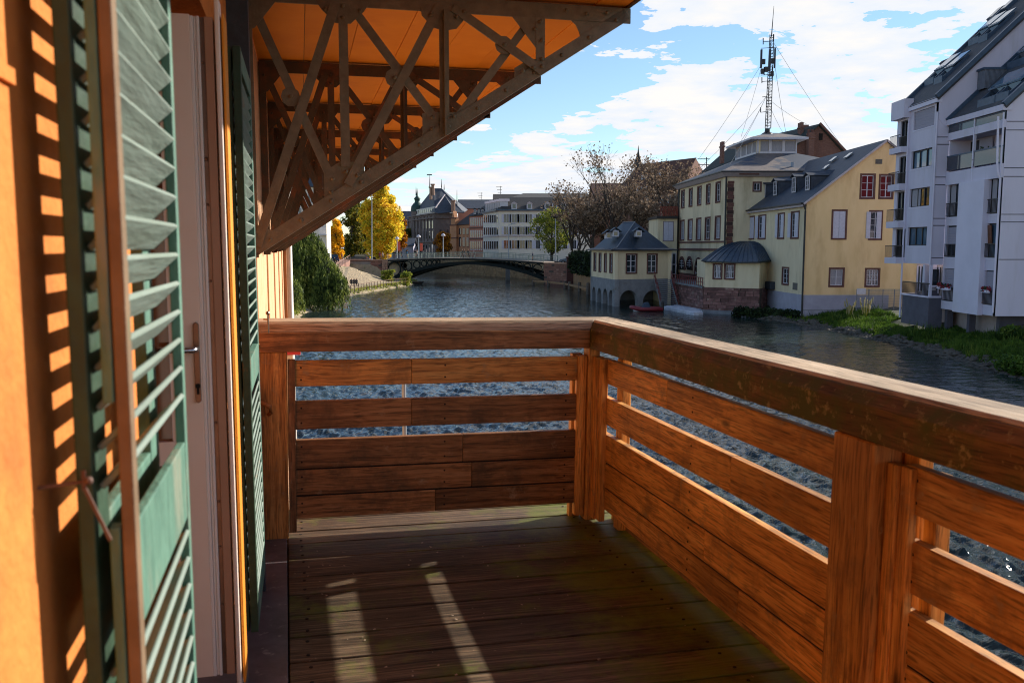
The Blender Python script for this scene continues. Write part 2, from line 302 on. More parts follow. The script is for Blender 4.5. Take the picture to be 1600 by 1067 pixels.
# ------------------------------------------------------------------ the building the balcony belongs to
bld = thing('riverside_building', 'orange rendered building on the left with steel canopy trusses and green louvred shutters', 'building', FG @ Matrix.Translation((-.27, 4, 0)))
WX = -.27
def bpart(name, mb, m, parent=None, **k): return part(name, mb, m, parent or bld, frame=FG, **k)
# wall, with the balcony door opening (y 1.78..3.36, z .02..2.32)
wl = MB()
DY0, DY1, DZ1 = 1.60, 3.10, 2.22
wl.box(WX-.3, WX, -3, DY0, WATER-1, 2.86); wl.box(WX-.3, WX, DY1, 4.95, WATER-1, 2.86)
wl.box(WX-.3, WX, DY0, DY1, DZ1, 2.86); wl.box(WX-.3, WX, DY0, DY1, WATER-1, -.02)
wall = bpart('wall', wl, M_stucco)
M_stucco2 = mat('pale_peach_stucco', '#e3b48c', '#d9a87e', scale=6, rough=.9, bump=.4, bscale=50, third='#cf9a6c', tscale=1.5)
bpart('wall', MB().box(WX-.3, WX-.001, 4.95, 15.35, WATER-1, 2.86), M_stucco2)
bk = MB(); bk.box(-6, WX-.3, 15.05, 15.35, WATER-1, 6.5); bk.box(-6, -5.7, -3, 15.05, WATER-1, 6.5); bk.box(-6, WX-.3, -3.3, -3, WATER-1, 6.5)
bk.box(WX-.3, WX-.02, -3, 15.35, 3.02, 6.5)
bpart('wall', bk, M_stucco)
fl = MB(); fl.box(-5.7, WX-.3, -3, 15.05, -.06, .0); bpart('floor', fl, wood('parquet', '#9a7a58', '#7c5c3c', '#5a4028', rough=.4))
ic = MB(); ic.box(-5.7, WX-.3, -3, 15.05, 2.7, 2.78); ic.box(-3.4, -3.3, -3, 15.05, 0, 2.7); bpart('room_wall', ic, mat('room_plaster', '#b07c50', '#a87448', rough=.9))
# shallow pilasters and window surrounds along the wall beyond the balcony
for i in range(6):
    y = 5.75+i*1.93
    bpart('pilaster', MB().box(WX, WX+.012, y-.10, y+.10, WATER, 2.78), M_stucco2)
bpart('rendered_course', MB().box(WX, WX+.006, -3, .97, 1.655, 1.67), M_stucco)
# far end: brown strip, pale downpipe and the orange panel
bpart('corner_strip', MB().box(WX, WX+.05, 14.6, 14.95, WATER, 2.8), mat('brown_board', '#9a6238', '#85522c', scale=6, rough=.7))
bpart('downpipe', MB().tube([(WX+.09, 15.1, WATER), (WX+.09, 15.1, 2.85)], .05, 10), M_white, smooth=True)
bpart('orange_panel', MB().box(WX+.01, WX+.05, 9.3, 9.9, .1, .72), mat('orange_panel', '#c2560c', '#b04c08', rough=.5))
# canopy soffit boards: long painted panels with open joints between them
xs = [WX, .06, .38, .70, 1.02, 1.34, 1.66, 1.842]
for j, (ya, yb) in enumerate(((-2.5, 2.2), (2.2, 6.9), (6.9, 11.2), (11.2, 15.35))):
    for i in range(len(xs)-1):
        bpart('soffit_panel', MB().box(xs[i]+.002, xs[i+1]-.002, ya+.002, yb-.002, 2.86+.002*((i*7+j*3) % 3), 2.885), M_ceil)
bpart('canopy_roof', MB().box(WX, 1.841, -2.6, 15.4, 2.89, 2.93), mat('zinc', '#6f6c68', '#5f5c58', rough=.5))
bpart('eave_beam', MB().box(1.842, 1.865, -2.6, 15.4, 2.85, 2.94), M_rust)
# ---- trusses: built once, then copied with their members
TY0 = 4.95
def tp(x, z, y=0): return (x, y, z)
def disc(x, z, r, n=10): return [(x+r*cos(2*pi*k/n), z+r*sin(2*pi*k/n)) for k in range(n)]
def build_truss(parent_W, m, name='canopy_truss'):
    t = bpy.data.objects.new(name, None); put(t, bld, parent_W)
    def S(nm, a, b, w, y=0.0, th=.010):
        a = Vector((a[0], y, a[1])); b = Vector((b[0], y, b[1]))
        return stick(nm, a, b, th, w, m, t, parent_W, up=(0, 0, 1) if abs((b-a).normalized().z) < .98 else (1, 0, 0))
    lo0, lo1 = (WX+.012, 1.47), (1.845, 2.818)
    # lower chord: a face plate and a flange (an angle iron)
    c = MB(); d = Vector((lo1[0]-lo0[0], 0, lo1[1]-lo0[1])).normalized(); nrm = Vector((-d.z, 0, d.x))
    A = Vector((lo0[0], 0, lo0[1])); B = Vector((lo1[0], 0, lo1[1]))
    c.hexa([A-nrm*.034+Vector((0, -.012, 0)), B-nrm*.034+Vector((0, -.012, 0)), B-nrm*.034, A-nrm*.034], [A+nrm*.034+Vector((0, -.012, 0)), B+nrm*.034+Vector((0, -.012, 0)), B+nrm*.034, A+nrm*.034])
    c.hexa([A-nrm*.034+Vector((0, 0, 0)), B-nrm*.034, B-nrm*.034+Vector((0, .075, 0)), A-nrm*.034+Vector((0, .075, 0))], [A-nrm*.026, B-nrm*.026, B-nrm*.026+Vector((0, .075, 0)), A-nrm*.026+Vector((0, .075, 0))])
    part('lower_chord', c, m, t, frame=parent_W)
    c = MB(); c.box(WX+.01, 1.868, -.012, 0, 2.765, 2.848); c.box(WX+.01, 1.868, 0, .06, 2.838, 2.848); part('top_chord', c, m, t, frame=parent_W)
    c = MB(); c.box(WX+.004, WX+.055, -.012, 0, 1.44, 2.76); c.box(WX+.004, WX+.012, 0, .06, 1.44, 2.84); part('wall_post', c, m, t, frame=parent_W)
    S('vertical', (.25, 1.93), (.25, 2.76), .048, -.016); S('vertical', (1.333, 2.50), (1.333, 2.765), .05, -.016)
    S('vertical', (.79, 2.12), (.79, 2.765), .052, -.016)
    part('stiffener', MB().box(.785, .795, -.06, -.022, 2.10, 2.77), m, t, frame=parent_W)
    S('diagonal', (-.205, 2.735), (.17, 1.87), .046, .004); S('diagonal', (.215, 2.78), (-.225, 1.50), .050, -.024)
    S('diagonal', (.295, 2.77), (.745, 2.19), .046, .004); S('diagonal', (.765, 2.79), (.26, 1.83), .050, -.024)
    S('diagonal', (.84, 2.79), (1.345, 2.475), .048, -.024); S('diagonal', (1.275, 2.745), (.86, 2.20), .044, .004)
    def gus(pts, y=-.018, th=.006):
        part('gusset_plate', MB().prism([(x, y, z) for x, z in pts], (0, th, 0)), m, t, frame=parent_W)
    gus([(.10, 2.80), (.40, 2.80), (.36, 2.74), (.29, 2.675), (.21, 2.675), (.14, 2.74)])
    gus([(.66, 2.80), (.67, 2.74), (.73, 2.68), (.79, 2.665), (.86, 2.68), (.92, 2.75), (.92, 2.80)])
    gus([(1.17, 2.765), (1.36, 2.765), (1.36, 2.62), (1.31, 2.60)])
    gus([(WX+.01, 2.80), (-.09, 2.80), (-.09, 2.77), (-.20, 2.63), (WX+.01, 2.60)])
    gus([(.135, 1.74), (.135, 1.90), (.22, 1.955), (.345, 1.955), (.35, 1.92), (.35, 1.86)], y=.001)
    gus([(.67, 2.08), (.67, 2.225), (.74, 2.235), (.87, 2.235), (.90, 2.21), (.905, 2.22)], y=.001)
    gus([(1.19, 2.40), (1.19, 2.49), (1.27, 2.54), (1.365, 2.55), (1.365, 2.49)], y=.001)
    gus(disc(-.03, 2.285, .05)); gus(disc(.52, 2.405, .052)); gus(disc(1.125, 2.607, .05))
    gus([(WX+.012, 1.44), (WX+.012, 1.62), (-.20, 1.60), (-.09, 1.575)])
    w = [(1.84, 2.79), (1.52, 2.765)]+[(1.545-.0, 2.74), (1.565, 2.70), (1.572, 2.66), (1.562, 2.635), (1.40, 2.525)]
    gus([(1.86, 2.80), (1.50, 2.775)]+w[2:], y=-.006, th=.006)
    rv = MB()
    for (x, z) in [(.16, 2.74), (.25, 2.70), (.34, 2.74), (.25, 2.76), (.72, 2.74), (.79, 2.72), (.86, 2.74), (.90, 2.77), (1.33, 2.74), (1.30, 2.70), (1.34, 2.64), (.25, 1.90), (.18, 1.86), (.31, 1.88), (.17, 1.79), (.79, 2.19), (.72, 2.20), (.72, 2.14), (.84, 2.21), (1.34, 2.50), (1.29, 2.49), (1.23, 2.47), (1.34, 2.54), (-.03, 2.285), (.52, 2.405), (1.125, 2.607), (-.23, 2.74), (-.23, 1.56), (1.60, 2.80), (1.72, 2.81), (1.48, 2.81)]:
        rv.ball((x, -.034, z), .0115, 6, (1, .8, 1))
    for k in range(13):
        q = A.lerp(B, .05+.92*k/12); rv.ball((q.x, -.014, q.z), .012, 6, (1, .8, 1))
    part('rivets', rv, m, t, frame=parent_W, smooth=True, kind='stuff')
    return t
def copy_tree(o, parent, W):
    M0 = WM[o.name]
    c = o.copy(); col.objects.link(c); c.parent = parent
    c.matrix_local = (WM[parent.name].inverted() @ W) if parent else W
    WM[c.name] = W
    for ch in [x for x in bpy.data.objects if x.parent == o]: copy_tree(ch, c, W @ M0.inverted() @ WM[ch.name])
    return c
tr0 = build_truss(FG @ Matrix.Translation((0, TY0, 0)), M_steel)
tr1 = build_truss(FG @ Matrix.Translation((0, TY0+1.95, 0)), M_rust)
for i in range(2, 6): copy_tree(tr1, bld, FG @ Matrix.Translation((0, TY0+1.93*i, 0)))

# ---- louvred shutters (parts of the building; the slats are their sub-parts)
def louvre_leaf(x0, x1, y0, y1, z0, z1, msl, mst, medge, rails, pitch=.043, sw=.050, tilt=44, stw=.055, label=None, nm='louvred_shutter', slats=True):
    t = bpy.data.objects.new(nm, None); put(t, bld, FG @ Matrix.Translation(((x0+x1)/2, (y0+y1)/2, z0)))
    if label: t['label'] = label
    part('stile', MB().box(x0, x1, y0, y0+stw, z0, z1), medge, t, frame=FG, bevel=.002)
    part('stile', MB().box(x0, x1, y1-stw, y1, z0, z1), mst, t, frame=FG, bevel=.002)
    ed = sorted(rails)
    for a, b in ed: part('cross_rail', MB().box(x0+.001, x1-.001, y0+stw, y1-stw, a, b), mst, t, frame=FG, bevel=.002)
    z = z0+.03; tl = radians(tilt); xm = x1-.001-sw/2*cos(tl)
    while slats and z < z1-.03:
        if not any(a-.02 < z < b+.02 for a, b in ed):
            o = stick('louvre_slat', (xm, y0+stw*.75, z), (xm, y1-stw*.75, z), sw, .0075, msl, t, FG, bev=.0015, roll=-tl)
        z += pitch
    return t
# the near pair, folded back against the wall
louvre_leaf(-.194, -.180, 1.0, 1.455, -.02, 2.55, M_slat, M_green, M_stile, [(-.02, .10), (1.08, 1.20), (2.45, 2.55)], stw=.026, label='near louvred shutter leaf, pale green with bare wood edge')
louvre_leaf(-.237, -.220, 1.0, 1.44, -.02, 2.55, M_green, M_green, M_greend, [(-.02, .10), (1.08, 1.20), (2.45, 2.55)], stw=.072, slats=False, label='inner louvred shutter leaf folded against the wall')
bpart('leaf_stop', MB().box(-.207, -.1955, 1.0, 1.02, 1.335, 2.55).box(-.207, -.1955, 1.0, 1.02, -.02, 1.20), M_green, bevel=.002)
# the far pair beyond the door
louvre_leaf(-.206, -.180, 3.20, 3.86, .12, 2.17, M_slat, M_green, M_greend, [(.12, .2), (.98, 1.10), (2.1, 2.17)], stw=.05, label='far louvred shutter leaf, dark green edge')
M_slate = mat('slate_blue_paint', '#39434e', '#2c343e', scale=12, rough=.6, bump=.3)
louvre_leaf(-.237, -.211, 3.21, 3.84, .12, 2.17, M_slate, M_slate, M_greend, [(.12, .2), (.98, 1.10), (2.1, 2.17)], stw=.05)
bpart('post', MB().box(WX, WX+.085, 3.90, 3.98, .0, 2.84), M_slate)
# shutter stay: rusty pin with a hanging latch
st = MB(); st.tube([(-.270, .985, 1.252), (-.226, .985, 1.256)], .002, 8); st.ball((-.221, .985, 1.257), .0045, 8); st.box(-.2275, -.2235, .983, .987, 1.247, 1.268)
st.beam((-.224, .980, 1.250), (-.204, .990, 1.190), .0035, .003, (0, 1, 0))
bpart('shutter_stay', st, mat('rust_iron', '#7a655c', '#5d4338', scale=30, rough=.7, metallic=.3), smooth=False)
bpart('stay_hook', MB().tube([(-.17, 4.2, 1.17), (-.15, 4.16, 1.17)], .004, 6).tube([(-.15, 4.16, 1.19), (-.15, 4.16, 1.11)], .004, 6).ball((-.15, 4.16, 1.20), .010, 6), M_metal)

# ---- the balcony door, standing open at right angles to the wall
dr = bpy.data.objects.new('balcony_door', None); put(dr, bld, FG @ Matrix.Translation((-.6, 2.74, .17)))
D0 = 2.72
def dpart(name, mb, m, **k): return part(name, mb, m, dr, frame=FG, **k)
dl, drt, db, dt = -.98, -.288, .20, 2.15
dpart('stile', MB().box(drt-.075, drt, D0, D0+.06, db, dt), M_pink, bevel=.002)
dpart('stile', MB().box(dl, dl+.075, D0, D0+.06, db, dt), M_pink)
dpart('rail', MB().box(dl+.075, drt-.075, D0+.001, D0+.059, dt-.085, dt), M_pink, bevel=.002)
dpart('rail', MB().box(dl+.075, drt-.075, D0+.001, D0+.059, db, db+.16), M_pink)
dpart('rail', MB().box(dl+.075, drt-.075, D0+.001, D0+.059, .86, .93), M_pink)
dpart('glazing_bead', MB().box(drt-.090, drt-.075, D0+.006, D0+.02, db+.16, dt-.085), M_pink)
M_gl = mat('door_glass', '#8a5a36', '#7c4e2c', scale=1.2, rough=.06, spec=.8)
dpart('glass_pane', MB().box(dl+.075, drt-.090, D0+.025, D0+.035, db+.16, .86), M_gl)
dpart('glass_pane', MB().box(dl+.075, drt-.090, D0+.025, D0+.035, .93, dt-.085), M_gl)
for a_, b_, y_ in ((0, .009, .0), (.010, .017, .006), (.018, .0255, .0)): dpart('gasket', MB().box(drt+a_, drt+b_, D0+y_, D0+.03, db, dt-.004), M_alu, bevel=.001)
dpart('lock_strip', MB().box(drt+.0255, drt+.037, D0+.012, D0+.05, db, dt-.004), M_metal)
dpart('edge_profile', MB().box(drt+.038, drt+.062, D0+.004, D0+.06, db, dt-.004), mat('beige_paint', '#b98f74', '#ae8469', rough=.5), bevel=.002)
sts = MB()
for z in (2.02, 1.75, 1.62, 1.40, .98, .74, .60, .42): sts.ball((drt+.031, D0+.008, z), .006 if int(z*100) % 2 else .004, 6)
dpart('locking_studs', sts, M_metal, kind='stuff')
h = MB().prism([(-.309, D0, 1.05), (-.301, D0, 1.043), (-.293, D0, 1.05), (-.293, D0, 1.275), (-.301, D0, 1.282), (-.309, D0, 1.275)], (0, -.009, 0))
hp = dpart('handle_plate', h, M_metal, bevel=.0015)
lv = MB().tube([(-.301, D0-.008, 1.205), (-.301, D0-.05, 1.205), (-.306, D0-.058, 1.205), (-.35, D0-.06, 1.206), (-.42, D0-.058, 1.206)], [.009, .009, .009, .008, .007], 10)
part('lever_handle', lv, mat('chrome', '#b8bcc4', '#a0a4ac', rough=.2, metallic=1.0), hp.parent, frame=FG, smooth=True)
dpart('keyhole', MB().tube([(-.301, D0-.009, 1.095), (-.301, D0-.012, 1.095)], .0075, 10).box(-.3045, -.2975, D0-.012, D0-.009, 1.07, 1.092), M_dark)
# door frame and the reveal beyond
fr = MB()
fr.box(-.221, -.208, 2.72, 2.80, .14, 2.20); bpart('door_frame', fr, M_pink, bevel=.003)
fr = MB(); fr.box(WX-.30, WX-.24, DY1-.06, DY1, -.02, DZ1); fr.box(WX-.30, WX-.24, DY0, DY0+.06, -.02, DZ1); fr.box(WX-.30, WX-.24, DY0+.06, DY1-.06, DZ1-.06, DZ1); bpart('door_frame', fr, M_pink)
bpart('door_casing', MB().box(-.204, -.196, 2.74, 2.84, .16, 2.16), M_ceil, bevel=.003)
bpart('threshold', MB().box(WX-.3, -.212, DY0, DY1, -.02, .06), M_sill)

# ------------------------------------------------------------------ deck (structure) with its planks
deck = bpy.data.objects.new('deck', None); put(deck, None, FB); deck['kind'] = 'structure'
part('deck_frame', MB().box(-.3, 1.95, -1.5, 5.0, -.25, -.06), M_dark, deck, frame=FB)
edges = [5.14, 4.925, 4.712, 4.512, 4.283, 4.034, 3.827, 3.612, 3.396, 3.178]
y = 3.178
while y > -1.4: y -= .215; edges.append(y)
nails = MB()
for i in range(len(edges)-1):
    a, b = edges[i+1], edges[i]; dz = random.uniform(-.002, .001)
    x1 = 1.92 + random.uniform(-.01, .01)
    stick('deck_plank', (-.022, (a+b)/2, -.015+dz), (x1, (a+b)/2+random.uniform(-.002, .002), -.015+dz), b-a-.012, .03, M_deck, deck, FB, bev=.003)
    for x in (.05+random.uniform(-.01, .01), 1.55):
        for yy in (a+.05, b-.05): nails.tube([(x, yy, .0005+dz), (x, yy, .003+dz)], .007, 8)
part('screw_heads', nails, M_dark, deck, frame=FB, kind='stuff')
part('sill', MB().box(-.235, -.028, -1.5, 4.70, -.06, -.004), M_sill, deck, frame=FB, bevel=.003)
# fallen scraps on the planks
sc = MB()
for k in range(90):
    x = random.uniform(.0, 1.6); yy = random.uniform(2.4, 4.5); s_ = random.uniform(.002, .006); a = random.random()*3
    d1 = Vector((cos(a), sin(a), 0))*s_; d2 = Vector((-sin(a), cos(a), 0))*s_*.7; c = Vector((x, yy, .003))
    sc.quad(c-d1-d2, c+d1-d2, c+d1+d2+Vector((0, 0, .002)), c-d1+d2)
solo('litter', sc, mat('pale_litter', '#a89884', '#8d7a66', rough=.9), 'tiny pale leaf scraps scattered over the dark deck planks', 'litter', (0.8, 3.5, 0), FB, kind='stuff')

# ------------------------------------------------------------------ balcony railing
rl = thing('balcony_railing', 'brown oak balcony railing with wide weathered top rail and horizontal slats', 'railing', FB @ Matrix.Translation((1.67, 4.64, 0)))
def rs(nm, a, b, w, h, m=M_oak, up=(0, 0, 1), bev=.003): return stick(nm, a, b, w, h, m, rl, FB, up=up, bev=bev)
ZS = [(.785, .918), (.560, .708), (.354, .505), (.213, .346), (.088, .205)]
for i, (a, b) in enumerate(ZS):
    # right side: two bays; the slats change board part-way
    cut = (3.72, 3.1, 3.55, 3.3, 3.0)[i]
    for (y0, y1) in ((cut, 4.60), (2.30, cut-.001), (-1.4, 2.10)):
        rs('slat', (1.684, y0, (a+b)/2), (1.684, y1, (a+b)/2), .038, b-a)
    cut = (.62, .62, .90, .95, .75)[i]
    for (x0, x1) in ((0.0, cut), (cut+.001, 1.66)):
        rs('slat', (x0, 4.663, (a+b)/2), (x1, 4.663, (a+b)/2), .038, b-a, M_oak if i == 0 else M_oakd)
rs('sun_block_board', (1.765, -1.4, .01), (1.765, 4.6, .01), .03, .23, M_oakd)  # board added outside the slats, raised to keep sun off the deck edge
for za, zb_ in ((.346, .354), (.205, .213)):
    part('joint_shade', MB().box(1.672, 1.70, -1.4, 2.10, za, zb_).box(1.672, 1.70, 2.30, 4.6, za, zb_).box(0.0, 1.66, 4.65, 4.68, za, zb_), M_dark, rl, frame=FB)  # dark strips set into the board gaps as painted shade
# top rail: a broad cap with a chamfered inner edge, mitred at the corner
def cap_piece(nm, pts_a, pts_b, m): return part(nm, MB().hexa(pts_a, pts_b), m, rl, frame=FB)
XI, XC, XO, YI, YC, YO = 1.600, 1.646, 1.808, 4.610, 4.656, 4.875
ZU, ZM, ZT = .968, 1.068, 1.120
def rail_prof(nm, prof, m, along, a0, a1, miter):
    # prof: list of (offset, z); along 'y' (right side) or 'x' (back side)
    mb = MB(); n = len(prof); va = []; vb = []
    for o, z in prof:
        if along == 'y': va.append((o, a0, z)); vb.append((o, miter(o), z))
        else: va.append((a0, o, z)); vb.append((miter(o), o, z))
    mb.add(va+vb, [tuple(range(n)), tuple(range(n, 2*n))[::-1]]+[(i, i+n, (i+1) % n+n, (i+1) % n) for i in range(n)])
    me = mb; 
    # own axis along the grain
    L0 = Vector((0, 0, 0))
    W = FB @ (Matrix.Translation((1.7, 2.5, 1.05)) @ Matrix.Rotation(pi/2, 4, 'Z') if along == 'y' else Matrix.Translation((.8, 4.7, 1.05)))
    mm = me.mesh(nm, W.inverted() @ FB); mm.materials.append(m)
    bm = bmesh.new(); bm.from_mesh(mm); bmesh.ops.recalc_face_normals(bm, faces=bm.faces); bm.to_mesh(mm); bm.free()
    o = bpy.data.objects.new(nm, mm); put(o, rl, W)
    bv = o.modifiers.new('bevel', 'BEVEL'); bv.width = .003; bv.segments = 2; return o
mit_r = lambda x: YI+(x-XI)*(YO-YI)/(XO-XI)
mit_b = lambda y: XI+(y-YI)*(XO-XI)/(YO-YI)
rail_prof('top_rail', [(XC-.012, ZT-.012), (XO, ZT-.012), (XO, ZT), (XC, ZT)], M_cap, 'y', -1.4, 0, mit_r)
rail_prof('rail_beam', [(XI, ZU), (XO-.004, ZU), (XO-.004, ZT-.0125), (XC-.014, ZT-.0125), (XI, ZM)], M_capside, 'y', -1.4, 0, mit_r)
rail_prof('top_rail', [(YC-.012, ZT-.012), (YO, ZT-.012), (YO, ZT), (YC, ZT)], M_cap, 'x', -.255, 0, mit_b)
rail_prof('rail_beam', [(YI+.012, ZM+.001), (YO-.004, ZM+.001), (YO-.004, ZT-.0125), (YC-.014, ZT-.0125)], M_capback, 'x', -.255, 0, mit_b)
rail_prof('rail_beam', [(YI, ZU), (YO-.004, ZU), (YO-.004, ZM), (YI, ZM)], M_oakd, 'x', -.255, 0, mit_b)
# posts
rs('post', (1.64, 2.24, -.03), (1.64, 2.24, ZU), .19, .10, M_oak, (1, 0, 0), .005)
rs('post', (1.735, 2.20, -.03), (1.735, 2.20, ZU), .20, .05, M_oak, (1, 0, 0), .004)
rs('batten', (1.652, 2.118, .05), (1.652, 2.118, .915), .045, .035, M_oak, (1, 0, 0), .003)
rs('batten', (1.658, 2.072, .05), (1.658, 2.072, .915), .045, .028, M_oak, (1, 0, 0), .003)
rs('batten', (1.735, 2.045, -.1), (1.735, 2.045, .90), .05, .05, M_oak, (1, 0, 0), .003)
rs('post', (1.63, 4.655, -.03), (1.63, 4.655, ZU), .10, .065, M_oak, (1, 0, 0), .005)
rs('batten', (1.645, 4.575, .02), (1.645, 4.575, .925), .06, .05, M_oak, (1, 0, 0), .003)
rs('batten', (1.652, 4.515, .02), (1.652, 4.515, .92), .05, .035, M_oak, (1, 0, 0), .003)
rs('batten', (1.735, 4.42, -.1), (1.735, 4.42, .93), .08, .05, M_oak, (1, 0, 0), .003)
rs('batten', (1.56, 4.715, -.1), (1.56, 4.715, .93), .05, .06, M_oak, (1, 0, 0), .003)
rs('batten', (1.568, 4.655, .02), (1.568, 4.655, .925), .045, .055, M_oak, (1, 0, 0), .003)
rs('post', (-.105, 4.66, -.03), (-.105, 4.66, ZU), .08, .175, M_oak, (1, 0, 0), .005)
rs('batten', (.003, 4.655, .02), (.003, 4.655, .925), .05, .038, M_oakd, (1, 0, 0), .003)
sw_ = MB()
for a, b in ZS:
    for zz in (a+.035, b-.035):
        for y in (4.50, 2.40, 2.05, 3.45, .9): sw_.tube([(1.6655, y, zz), (1.6635, y, zz)], .005, 8)
        for x in (.05, .80, 1.48): sw_.tube([(x, 4.6445, zz), (x, 4.6425, zz)], .005, 8)
part('screw_heads', sw_, M_dark, rl, frame=FB, kind='stuff')
hk = MB().tube([(-.165, 4.605, 1.02), (-.165, 4.59, 1.022), (-.155, 4.575, 1.015), (-.148, 4.575, 1.0), (-.155, 4.575, .992)], .004, 8)
part('hook', hk, mat('brass', '#b89a5c', '#a0824a', rough=.4, metallic=.8), rl, frame=FB, smooth=True)
rp = MB().tube([(-.17, 4.60, .74), (-.155, 4.565, .72), (-.13, 4.56, .715), (-.105, 4.565, .70), (-.10, 4.57, .665), (-.115, 4.575, .655)], [.014, .012, .011, .013, .012, .010], 8)
solo('door_stop_hook', rp, mat('rope_brown', '#a06a34', '#7a4a20', scale=40, rough=.8), 'curved brown hook on the back left railing post', 'hook', (-.13, 4.58, .7), FB, smooth=True)
# ------------------------------------------------------------------ wall and window helpers for the buildings
class Wall:
    def __init__(s, a, b, th=.35):           # a: left end, b: right end seen from outside (world x, y)
        s.a = Vector((a[0], a[1], 0)); s.b = Vector((b[0], b[1], 0)); s.u = (s.b-s.a); s.L = s.u.length; s.u.normalize()
        s.i = Vector((-s.u.y, s.u.x, 0)); s.th = th        # inward
        s.M = Matrix((s.u, s.i, Vector((0, 0, 1)))).transposed().to_4x4(); s.M.translation = s.a
    def hit(s, px, py):
        r = ray(px, py); t = (s.a-EYE).dot(s.i)/r.dot(s.i); q = EYE+r*t; return (q-s.a).dot(s.u), q.z
    def rect(s, x0, y0, x1, y1):              # photo pixels -> u0, u1, z0, z1
        xm = (x0+x1)/2; ym = (y0+y1)/2
        u0 = s.hit(x0, ym)[0]; u1 = s.hit(x1, ym)[0]; z1 = s.hit(xm, y0)[1]; z0 = s.hit(xm, y1)[1]
        return u0, u1, z0, z1
    def build(s, mb, zb, top, holes=(), u0=0.0, u1=None):
        # top: list of (u, z) roof line points; holes: (u0, u1, z0, z1)
        u1 = s.L if u1 is None else u1
        us = sorted(set([round(x, 3) for x in [u0, u1]+[t[0] for t in top]+[h[0] for h in holes]+[h[1] for h in holes] if u0-1e-6 <= x <= u1+1e-6]))
        def zt(u):
            for (a, za), (b, zb_) in zip(top, top[1:]):
                if a-1e-6 <= u <= b+1e-6: return za+(zb_-za)*(u-a)/max(b-a, 1e-6)
            return top[0][1] if u < top[0][0] else top[-1][1]
        for a, b in zip(us, us[1:]):
            if b-a < .002: continue
            m = (a+b)/2; hs = sorted([(h[2], h[3]) for h in holes if h[0]-1e-3 < m < h[1]+1e-3]); lo = zb
            segs = []
            for h0, h1 in hs: segs.append((lo, h0, h0)); lo = h1
            segs.append((lo, zt(a+1e-5), zt(b-1e-5)))
            for l, ta, tb in segs:
                if ta-l < .003 and tb-l < .003: continue
                mb.hexa([(a, 0, l), (b, 0, l), (b, s.th, l), (a, s.th, l)], [(a, 0, ta), (b, 0, tb), (b, s.th, tb), (a, s.th, ta)])
        return mb
M_glass = mat('window_glass', '#28323c', '#1c232b', scale=.6, rough=.05, spec=.9)
M_glassb = mat('window_glass_bright', '#5c7890', '#405566', scale=.4, rough=.04, spec=1.0)
M_frame = mat('white_window_frame', '#c9c6cc', '#bdbac2', scale=4, rough=.5)
M_curt = mat('net_curtain', '#a5a2a8', '#8c8a92', scale=9, rough=.9, stretch=(6, 6, .4))
M_redc = mat('red_curtain', '#74181e', '#561016', scale=6, rough=.9, stretch=(8, 8, .3))
M_sand = mat('red_sandstone', '#6e4a42', '#5a3a34', scale=6, rough=.9, bump=.4, third='#7e6052', tscale=3, rand=.10)
M_shut = mat('white_shutter', '#c6c4d2', '#b9b7c6', scale=6, rough=.6)
M_cream = mat('cream_render', '#dfcfae', '#d6c5a3', scale=1.2, rough=.92, bump=.2, bscale=40, third='#b5a584', tscale=.5, tpos=(.5, .72), stretch=(1, 1, .3))
M_yellow = mat('yellow_render', '#eccb98', '#e6c48e', scale=1.2, rough=.92, bump=.2, bscale=40, third='#d0ab78', tscale=.5, tpos=(.5, .74), stretch=(1, 1, .3))
M_slateR = mat('slate_roof', '#3c4452', '#2e3541', scale=2.5, rough=.6, bump=.5, bscale=16, third='#4a5058', tscale=1.2, stretch=(1, 1, 1), rand=.05)
M_black = mat('black_metal', '#1c1d20', '#151619', rough=.5)
M_plinth = mat('grey_plinth', '#a7a5b4', '#9896a4', scale=1.0, rough=.9, third='#8c9488', tscale=.5, bump=.2)
M_conc = mat('grey_concrete', '#86888c', '#75777c', scale=1.5, rough=.9, bump=.3, third='#6a665f', tscale=.8)
M_trim = mat('pale_cornice', '#b9aeb0', '#ab9fa2', scale=3, rough=.7)

